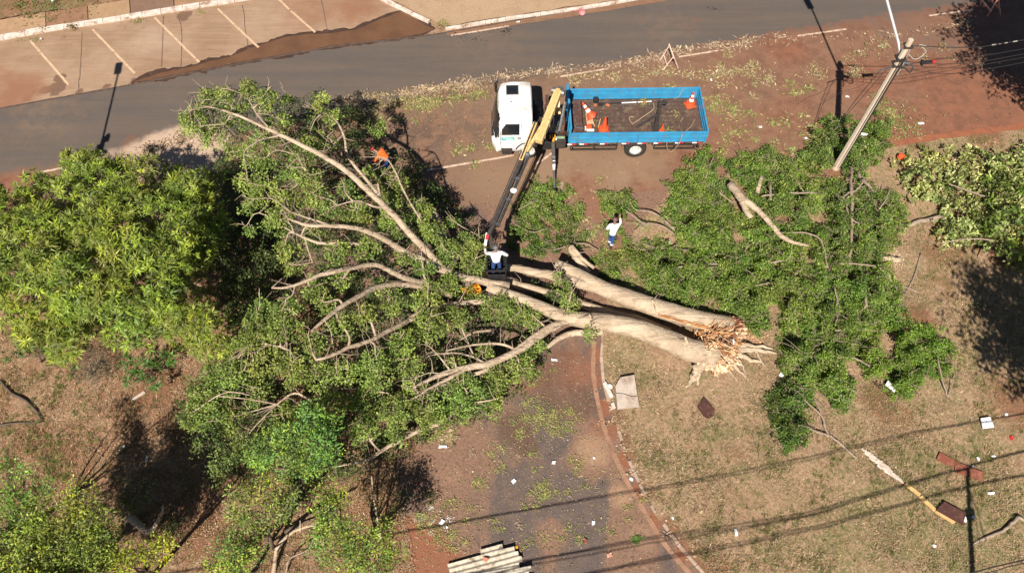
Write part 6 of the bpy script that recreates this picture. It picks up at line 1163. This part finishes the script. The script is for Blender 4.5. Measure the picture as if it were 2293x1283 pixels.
# ------------------------------------------------------------------ poles, wires
def lamp_pole(x, y, label, seed, detail=True):
    t = thing('utility_pole', label, 'utility pole', (x, y, 0), group='concrete utility poles'); m_ = MB()
    m_.tube([(0, 0, -.3), (0, 0, 2), (0, 0, 4.5), (-.03, 0, 7.33)], [.165, .145, .122, .10], 8, True, .02); m_.part('pole', M['pole'], t)
    m_ = MB(); [m_.tube([(.02 + .13 * math.cos(a), -.02 + .13 * math.sin(a), z) for z in (0.2, 2.5)] + [(.12 * math.cos(a), .12 * math.sin(a) - .05, 6.6)], .014, 5) for a in (-1.9, -1.2, -.6)]; m_.part('riser_cable', M['cable'], t)
    m_ = MB(); m_.tube([(0, 0, 6.45), (-.1, .4, 6.75), (-.75, 3.0, 8.0), (-.8, 3.25, 8.05)], [.05, .048, .045, .045], 10); ar = m_.part('lamp_arm', M['galv'], t)
    m_ = MB(); m_.box((-.88, 3.6, 8.06), (.34, .75, .14), Matrix.Rotation(.15, 3, 'Z'), .06); m_.part('lamp_head', M['grey_steel'], ar)
    m_ = MB(); m_.box((0, .02, 6.45), (.34, .34, .1), None, .02); m_.box((0, .02, 6.15), (.34, .34, .06), None, .01); m_.box((0, 0, 7.05), (.3, .3, .05)); m_.part('clamp', M['dark_steel'], t)
    m_ = MB(); m_.beam((-.12, -.05, 6.1), (-.6, .0, 5.8), .035, .035); m_.tube([(.15, .05, 6.25), (.45, .05, 6.15)], .07, 8); m_.part('bracket', M['grey_steel'], t)
    m_ = MB(); c = Vector((.42, -.05, 6.0)); m_.tube([c + Vector((.22 * math.cos(a), .13 * math.sin(a), .1 * math.sin(a * 2))) for a in np.linspace(0, 6.28, 20)], .024, 6); m_.part('cable_coil', M['cable'], t); return t
PX, PY = 14.5, 21.1
lamp_pole(PX, PY, 'leaning-looking tall concrete pole with white lamp arm standing in the leafy boughs', 1)
lamp_pole(-20.35, 16.4, 'concrete lamp pole beyond the left edge that throws its lamp shadow on the road', 2)
def wire(label, pts, r=.012, mat=None, name='wire', sag=.0, cat='cable', group=None):
    S = smooth_path(np.array(pts, float), 8); m_ = MB(); m_.tube([tuple(p) for p in S], r, 5, True); return solo(name, np.array(m_.v), m_.f, mat or M['cable'], label, cat, group, smooth=True)
wire('topmost dashed pale and black wire leaving the pole top to the right', [(PX + .1, PY, 7.05), (17, 21.35, 6.75), (19.2, 21.8, 6.7), (30, 23.6, 7.3)], .016)
m_ = MB(); S = smooth_path(np.array([(17.9, 21.53, 6.7), (19.2, 21.8, 6.7), (30, 23.6, 7.3)]), 60)
for i in range(0, 60, 5): m_.tube([S[i], S[i + 1], S[i + 2]], .022, 6)
m_.solo('wire_sleeves', M['cable_pale'], 'pale sleeves wrapped along the topmost wire', 'cable')
for i, (z0, z1, lb) in enumerate(((6.5, 6.3, 'second wire from the top leaving the pole to the right'), (6.3, 6.0, 'third wire from the top leaving the pole to the right'), (6.15, 5.8, 'fourth wire from the top leaving the pole to the right'), (6.0, 5.5, 'lowest wire leaving the pole to the right'))):
    wire(lb, [(PX + .12, PY, z0), (17, 21.4, z1 - .1), (20, 22.0, z1 - .1), (30, 23.9, z1 + .6)], .011)
wire('loose black cable hanging from the pole bracket down to the boughs', [(PX - .5, PY, 5.9), (PX - .9, PY - .1, 4.2), (PX - 1.3, PY - .3, 2.2), (PX - 1.5, PY - .4, .5)], .014)
wire('second loose black cable curling down left of the pole', [(PX - .3, PY, 5.9), (PX - .75, PY - .2, 4.6), (PX - 1.0, PY - .2, 3.2), (PX - .9, PY - .5, 1.6), (PX - 1.1, PY - .6, .6)], .012)
wire('thin slack cable curving from the bracket over the red soil', [(PX - .2, PY, 5.9), (PX - .9, PY + .05, 5.0), (PX - 1.5, PY + .1, 4.6), (PX - 2.1, PY + .1, 3.9)], .008)
wire('looped pale cable end sticking out right of the pole top', [(PX + .12, PY, 6.7), (PX + .5, PY - .1, 6.5), (PX + .8, PY + .02, 6.75), (PX + .5, PY + .15, 6.95), (PX + .9, PY + .1, 6.9)], .018, M['cable_pale'])
wire('pale rod hanging right of the pole top', [(PX + .13, PY - .02, 6.9), (PX + .18, PY - .05, 6.3), (PX + .2, PY - .05, 5.6)], .02, M['cable_pale'])
def closure(p, d, label, red=False):
    t = thing('cable_closure', label, 'cable box', p); m_ = MB(); m_.beam((-.26, -.02, 0), (.16, .02, 0), .12, .12, .04); m_.beam((-.28, -.02, 0), (-.2, -.02, 0), .19, .18, .03); m_.part('case', M['black'], t)
    if red: m_ = MB(); m_.beam((.16, .02, 0), (.28, .04, 0), .14, .14, .04); m_.part('cap', M['red'], t)
closure(at(2078, 140, 5.75), 0, 'black cable box with red end cap hanging on the wires right of the pole', True)
# power lines south of the view and the pole that carries them
LN = [[(860, 1200), (1200, 1140), (1500, 1085), (1800, 1025), (2050, 968), (2293, 925)], [(1000, 1290), (1250, 1245), (1530, 1192), (1790, 1150), (2020, 1085), (2293, 1008)], [(1250, 1300), (1530, 1240), (1830, 1176), (2150, 1092), (2293, 1062)]]
for i, L_ in enumerate(LN):
    for j in range((2, 3, 2)[i]):
        P = [at(x, y + j * (4 + 3 * math.sin(x * .004 + j)) - 4, 0) - np.array((SDX, SDY, 0)) * 6 + (0, 0, 6) for x, y in L_]; a_ = P[0] + (P[0] - P[1]) / np.linalg.norm(P[0] - P[1]) * 14; b_ = P[-1] + (P[-1] - P[-2]) / np.linalg.norm(P[-1] - P[-2]) * 12
        S = smooth_path(np.array([a_] + P + [b_]), 14); S[:, :2] += RNG.normal(size=(len(S), 2)) * .006; m_ = MB(); m_.tube([tuple(p) for p in S], .012 + .008 * RNG.random(), 5)
        solo('power_line', np.array(m_.v), m_.f, M['cable'], '%s overhead line of the bundle whose shadow crosses the lawn in the %s band' % (('northernmost', 'second', 'third', 'southernmost')[j], ('upper', 'middle', 'lower')[i]), 'cable', 'overhead power lines of the %s band' % ('upper', 'middle', 'lower')[i])
up_ = thing('line_pole', 'pole below the view whose dark shadow falls over the brown boards', 'utility pole', (14.1, -.6, 0)); m_ = MB(); m_.tube([(0, 0, -.2), (0, 0, 4.5), (0, 0, 9)], [.11, .09, .075], 8, True, .05); m_.part('pole', M['pole'], up_); m_ = MB(); m_.box((0, 0, 7.2), (.3, .2, .25)); m_.tube([(.05, 0, 8.1), (.3, 0, 7.2), (.5, 0, 6.2)], .02, 5); m_.tube([(.03, 0, 8.1), (.22, 0, 7.0), (.3, 0, 6.0)], .015, 5); m_.part('bracket', M['dark_steel'], up_)

# ------------------------------------------------------------------ barriers, boards, slabs, scraps
def trestle(pts, label, mat):
    t = thing('trestle_barrier', label, 'barrier', at(*pts['base'], 0), group='wooden trestle barriers on the road'); g = pts
    T1, T2 = at(*g['t1'], g['z']), at(*g['t2'], g['z']); 
    for nm, (f1, f2, q) in (('a', (g['a1'], g['a2'], .55)), ('b', (g['b1'], g['b2'], .5))):
        for T, f_ in ((T1, f1), (T2, f2)): m_ = MB(); m_.beam(T + (0, 0, .03), at(*f_, .01), .06, .045, .006); m_.part('leg', mat, t, True)
        A_, B_ = T1 + (at(*f1, 0) - T1) * q * 1.2, T2 + (at(*f2, 0) - T2) * q * 1.2; d_ = (B_ - A_) * .08; m_ = MB(); m_.beam(A_ - d_, B_ + d_, .03, .08, .006); m_.part('rail', mat, t, True)
    m_ = MB(); d_ = (T2 - T1) * .12; m_.beam(T1 - d_, T2 + d_, .05, .08, .006); m_.part('top_rail', mat, t, True)
trestle(dict(base=(1500, 140), t1=(1499, 103), t2=(1508, 128), z=.95, a1=(1479, 134), a2=(1486, 156), b1=(1506, 130), b2=(1518, 153)), 'faded pink and cream wooden trestle on the road behind the truck', plain('faded_wood', (.72, .45, .36), (.78, .6, .48), 6, .8))
trestle(dict(base=(2205, 10), t1=(2203, -25), t2=(2235, -2), z=1.0, a1=(2195, 12), a2=(2210, 38), b1=(2225, 10), b2=(2240, 34)), 'bright orange wooden trestle in the tree shade at the top right', plain('orange_wood', (.75, .2, .09), (.8, .5, .35), 5, .7))
def board(name, label, corners, mat, cat, z=.09, th=.03, lift=(0, 0, 0, 0), group=None):
    P = [at(x, y, z + l) for (x, y), l in zip(corners, lift)]; n = len(P); V = [p + (0, 0, th) for p in P] + P; F = [tuple(range(n - 1, -1, -1)) if False else tuple(range(n)), tuple(range(2 * n - 1, n - 1, -1))] + [(i, i + n, (i + 1) % n + n, (i + 1) % n) for i in range(n)]
    return solo(name, np.array(V), F, mat, label, cat, group)
board('brown_board', 'dark brown square board lying alone on the lawn below the torn trunk base', [(1561, 912), (1576, 889), (1601, 918), (1598, 930), (1585, 938), (1575, 932)], M['brown_board'], 'board', .1, .03, (0, .02, .01, 0, 0, 0))
board('brown_board', 'dark brown square board lying on the pale plank strip at lower right', [(2095, 1142), (2114, 1123), (2163, 1148), (2155, 1175), (2148, 1172)], M['brown_board'], 'board', .14, .03, (0, .02, .02, 0, 0))
board('rust_board', 'left half of the rust-red board pair on the lawn at lower right', [(2096, 1028), (2104, 1012), (2137, 1031), (2136, 1046), (2118, 1040)], M['red_board'], 'board', .1, .03, (0, .02, .02, 0, 0))
board('rust_board', 'right half of the rust-red board pair, crossed by the pole shadow', [(2137, 1032), (2203, 1058), (2200, 1078), (2137, 1056)], M['red_board'], 'board', .1, .03, (0.0, .03, .02, 0))
board('plank', 'uppermost of the three pale yellow planks in a row at lower right', [(2024, 1086), (2029, 1081), (2062, 1105), (2058, 1112)], M['plank'], 'plank', .1)
board('plank', 'middle one of the three pale yellow planks in a row', [(2057, 1114), (2064, 1109), (2098, 1141), (2092, 1146)], M['plank'], 'plank', .1)
board('plank', 'lowest of the three pale yellow planks, tapering beside the dark brown board', [(2093, 1147), (2098, 1141), (2140, 1167), (2134, 1173), (2126, 1170)], M['plank'], 'plank', .1)
board('white_sheet', 'white square foam sheet on the lawn near the right edge', [(2195, 937), (2216, 934), (2225, 957), (2200, 960)], M['paper'], 'foam sheet', .12, .04, (.03, .06, .02, 0))
board('white_sheet', 'torn white sheet sticking out of the leafy pile at lower right', [(1982, 862), (1988, 852), (2005, 873), (2003, 879)], M['paper'], 'foam sheet', .2, .02, (0, .1, 0, 0))
board('concrete_slab', 'large pale cracked concrete slab lying on the lawn edge beside the kerb', [(1377, 868), (1388, 848), (1419, 842), (1430, 912), (1382, 917)], M['concrete'], 'concrete slab', .1, .14, (.02, .03, .03, 0, 0))
m_ = MB(); S = smooth_path(np.array([list(at(1379, 880, .27)), list(at(1398, 882, .272)), list(at(1414, 887, .262)), list(at(1427, 887, .258))]), 6); m_.tube([tuple(p) for p in S], .008, 4); m_.solo('thin_cable', M['cable'], 'thin dark cable across the cracked concrete slab', 'cable')
board('kerb_piece', 'broken pale kerb piece tilted beside the concrete slab, upper one', [(1349, 860), (1356, 856), (1373, 889), (1366, 894)], M['kerb'], 'kerb stone', .05, .12); board('kerb_piece', 'short broken kerb piece below the tilted one beside the concrete slab', [(1368, 905), (1374, 902), (1378, 915), (1366, 920)], M['kerb'], 'kerb stone', .04, .1)
m_ = MB(); m_.lathe([(.02, 0), (.1, .01), (.11, .06), (.07, .1), (.01, .11)], at(1365, 866, .05), 14); m_.solo('white_pot', M['paper'], 'small white round lump between kerb pieces and concrete slab', 'rubble')
# wrapped strand
m_ = MB(); rng = random.Random(5)
for k in range(26):
    t0 = rng.random() * .6; pts = []
    for t in np.linspace(t0, min(1, t0 + .45), 6):
        w_ = 6.5 * math.sin(math.pi * min(1, max(.05, t))) ** .7; x_ = 1928 + 95 * t; y_ = 1003 + 78 * t; o_ = rng.uniform(-w_, w_); pts.append(at(x_ + o_ * .7, y_ - o_ * .8, .08 + .06 * rng.random()))
    m_.tube(pts, rng.uniform(.012, .04), 5)
m_.solo('plastic_strand', M['plastic_film'], 'crumpled pale plastic strand trailing up from the planks', 'plastic sheet')
# corrugated sheet
def corrugated():
    A0, A1_ = at(1000, 1252, 0), at(1148, 1213, 0); d = (A1_ - A0); L_ = np.linalg.norm(d); d /= L_; n_ = np.array((d[1], -d[0], 0)); V = []; F = []; nu, nv = 30, 144; Wd = 1.62; rg = random.Random(3)
    jag = [rg.uniform(-.12, .1) for _ in range(8)]; keep = {}
    for j in range(nv + 1):
        w_ = Wd * j / nv; rid = int(w_ / .18); e1 = L_ + (-.35, 0, .1, .16, .02, .42, .3, .34, .2, .1)[min(rid, 9)] + .015 * math.sin(j * 2.3) + jag[rid % 8] * .3; s0 = (1.15, .0, .02, .05, .05, .1, .12, .15, .2, .2)[min(rid, 9)]
        for i in range(nu + 1):
            s_ = s0 + (e1 - s0) * i / nu; z = .12 + .026 * math.cos(2 * math.pi * w_ / .18) + .05 * (s_ / L_) ** 2; V.append(A0 + d * s_ + n_ * w_ + (0, 0, z))
    for j in range(nv):
        for i in range(nu): a = j * (nu + 1) + i; F.append((a, a + 1, a + nu + 2, a + nu + 1))
    m = len(V); V += [p - (0, 0, .012) for p in V]; F += [tuple(q + m for q in f[::-1]) for f in F]
    return solo('corrugated_sheet', np.array(V), F, M['sheet'], 'broken pale corrugated roofing sheet lying on the side road at the bottom edge', 'roof sheet', smooth=True)
corrugated()
board('tile_shard', 'orange clay shard on the corrugated roofing sheet', [(1080, 1250), (1086, 1247), (1096, 1251), (1088, 1259), (1082, 1257)], plain('clay', (.55, .22, .11), (.48, .18, .09)), 'shard', .21, .02)
# small litter, each its own thing
def scrap(px, py, w_, h_, label, mat=None, name='litter', z=.03, rot=None, th=.02, cat='litter'):
    r = rot if rot is not None else random.uniform(0, 3); c = at(px, py, z); k = (CAMH) / FPX / .8; w_ *= .82; h_ *= .82; m_ = MB(); n = 8; V = []; rg = random.Random(int(px + py))
    for layer in (0, 1):
        for i in range(n):
            a = 2 * math.pi * i / n; q = 1 / max(abs(math.cos(a)), abs(math.sin(a))) * rg.uniform(.5, 1.05); x_, y_ = math.cos(a) * q * w_ * k / 2, math.sin(a) * q * h_ * k / 2; V.append(c + np.array((x_ * math.cos(r) - y_ * math.sin(r), x_ * math.sin(r) + y_ * math.cos(r), layer * th + (rg.uniform(0, .03) if layer else 0))))
    F = [tuple(range(n - 1, -1, -1)), tuple(range(n, 2 * n))] + [(i, (i + 1) % n, (i + 1) % n + n, i + n) for i in range(n)]
    return solo(name, np.array(V), F, mat or M['paper'], label, cat)
for a in ((1151, 1077, 8, 12, 'white scrap in the middle of the side road'), (1242, 806, 16, 6, 'white scrap on the side road below the fallen trunk fork'), (990, 1168, 12, 9, 'white crumpled scrap left on the side road above the roofing sheet'),
          (1001, 1180, 6, 5, 'small white scrap beside the crumpled one on the side road'), (1240, 1035, 8, 8, 'white scrap on the side road near its centre right'), (1329, 1170, 10, 7, 'white scrap on the side road near the gutter curve'),
          (1413, 1073, 10, 7, 'white lump where the line shadow meets the kerb'), (1330, 1047 - 22, 6, 5, 'small white speck on the pale drift of the side road'), (1648, 1191, 7, 16, 'narrow white scrap on the lawn near the lower kerb'), (1505, 1160, 9, 6, 'white scrap at the lower kerb of the lawn'),
          (2252, 928, 7, 9, 'small white scrap right of the white square sheet'), (2190, 1028, 9, 6, 'small white scrap above the rust-red boards, left one'), (2224, 1021, 8, 5, 'small white scrap above the rust-red boards, right one'), (2218, 1104, 16, 6, 'narrow white scrap among the leaf shadows at lower right'),
          (2160, 1162, 7, 13, 'white scrap at the right tip of the lower dark brown board'), (2180, 1158, 7, 8, 'white scrap right of the pole shadow'), (2092, 1222, 7, 7, 'single white scrap near the bottom right of the lawn'), (2178, 1044, 6, 4, 'tiny white scrap touching the right rust-red board'),
          (1750, 840, 10, 10, 'pale stone right of the roots of the fallen tree'), (1930, 302, 34, 7, 'torn white strip across the foot of the concrete pole'), (2062, 277, 22, 8, 'white rag on the soil right of the concrete pole'), (1702, 285, 10, 6, 'small white scrap behind the truck tailgate'),
          (1804, 310, 9, 8, 'white scrap left of the concrete pole foot'), (1592, 180, 8, 6, 'small white speck on the shoulder just above the tailgate'), (1897, 217, 12, 7, 'pale grey scrap on the red soil left of the concrete pole'), (118, 2, 14, 10, 'white scrap on the upper verge'), (92, 88, 8, 5, 'small white scrap in the upper left gutter'),
          (1160, 50, 12, 5, 'white scrap in the upper gutter right of the puddle'), (1500, 543, 8, 16, 'white torn scrap beside the twigs right of the walking man'), (278, 1000, 8, 5, 'small white scrap in the dark shade, upper one'), (330, 1027, 6, 12, 'white scrap in the middle of the dark shade'), (268, 1010, 7, 5, 'small white scrap in the dark shade, left one'),
          (1642, 766, 5, 14, 'white and blue bottle lying in the torn trunk base'), (993, 1000, 22, 7, 'white plastic piece at the upper left edge of the side road')):
    scrap(a[0], a[1], a[2], a[3], a[4], rot=0 if a[2] > 1.5 * a[3] or a[3] > 1.5 * a[2] else None, z=(1.05 if a[0] == 1642 else .85 if a[0] == 1930 else .11 if a[0] in (118,) else .1 if a[0] > 1600 and a[1] > 700 else .03))
board('white_plank', 'short white plank beside the glossy bush at lower left', [(296, 893), (322, 876), (327, 880), (300, 897)], M['concrete'], 'plank', .1, .03)
scrap(2264, 980, 14, 8, 'small red scrap on the lawn near the right edge', M['red'], z=.1); scrap(455, 1055, 7, 5, 'tiny red scrap in the shade beside the fallen crown', M['red']); scrap(1365, 1242, 12, 9, 'orange and white shard on the lower side road', plain('clay_pale', (.7, .35, .25)))
scrap(1310, 1212, 12, 9, 'orange clay bits on the side road above the wire shadow', M['red_board']); scrap(1157, 1233 - 8, 8, 7, 'yellow leaf scrap right of the roofing sheet', M['yellow_plastic']) 
m_ = MB(); m_.lathe([(.02, 0), (.14, .01), (.18, .1), (.12, .16), (.02, .17)], at(1303, 30, .03), 12, Matrix.Rotation(.4, 3, 'X')); m_.box(at(1300, 20, .12), (.12, .3, .06), Matrix.Rotation(.3, 3, 'Z'), .03); m_.beam(at(1272, 25, .05), at(1310, 24, .08), .03, .03); m_.solo('red_bag', plain('red_bag', (.4, .05, .06), (.6, .35, .35), 4, .5), 'crumpled red bag with a stick in the upper gutter', 'bag')
m_ = MB(); m_.lathe([(.02, 0), (.12, .01), (.16, .12), (.13, .24), (.02, .28)], at(2014, 356, .1), 14); m_.solo('orange_bucket', M['orange'], 'small orange container at the left rim of the pale bush', 'container')
yb = thing('yellow_crate', 'bright yellow crate caught among the limbs at the fork of the fallen trunk', 'crate', at(1060, 655, .9), (R(8), R(-14), R(20))); m_ = MB(); m_.box((0, 0, .02), (.7, .42, .04)); [m_.box((s * .34, 0, .15), (.03, .42, .28)) for s in (-1, 1)]; [m_.box((0, s * .2, .15), (.7, .03, .28)) for s in (-1, 1)]; m_.part('box', M['yellow_plastic'], yb); m_ = MB(); [m_.box((-.3 + .1 * i, .215, .2), (.03, .03, .3)) for i in range(7)]; m_.part('slats', M['yellow_plastic'], yb)
m_ = MB(); m_.beam((-.1, 0, 0), (.1, .05, 0), .07, .05, .01); 
for c_, lb in (((2012, 165), 'small pale green tag'),): 
    V = [at(2007 + dx, 165 + dy, 5.9) for dx, dy in ((0, 0), (5, 0), (5, 5), (0, 5))]
print('objects', len(bpy.data.objects))
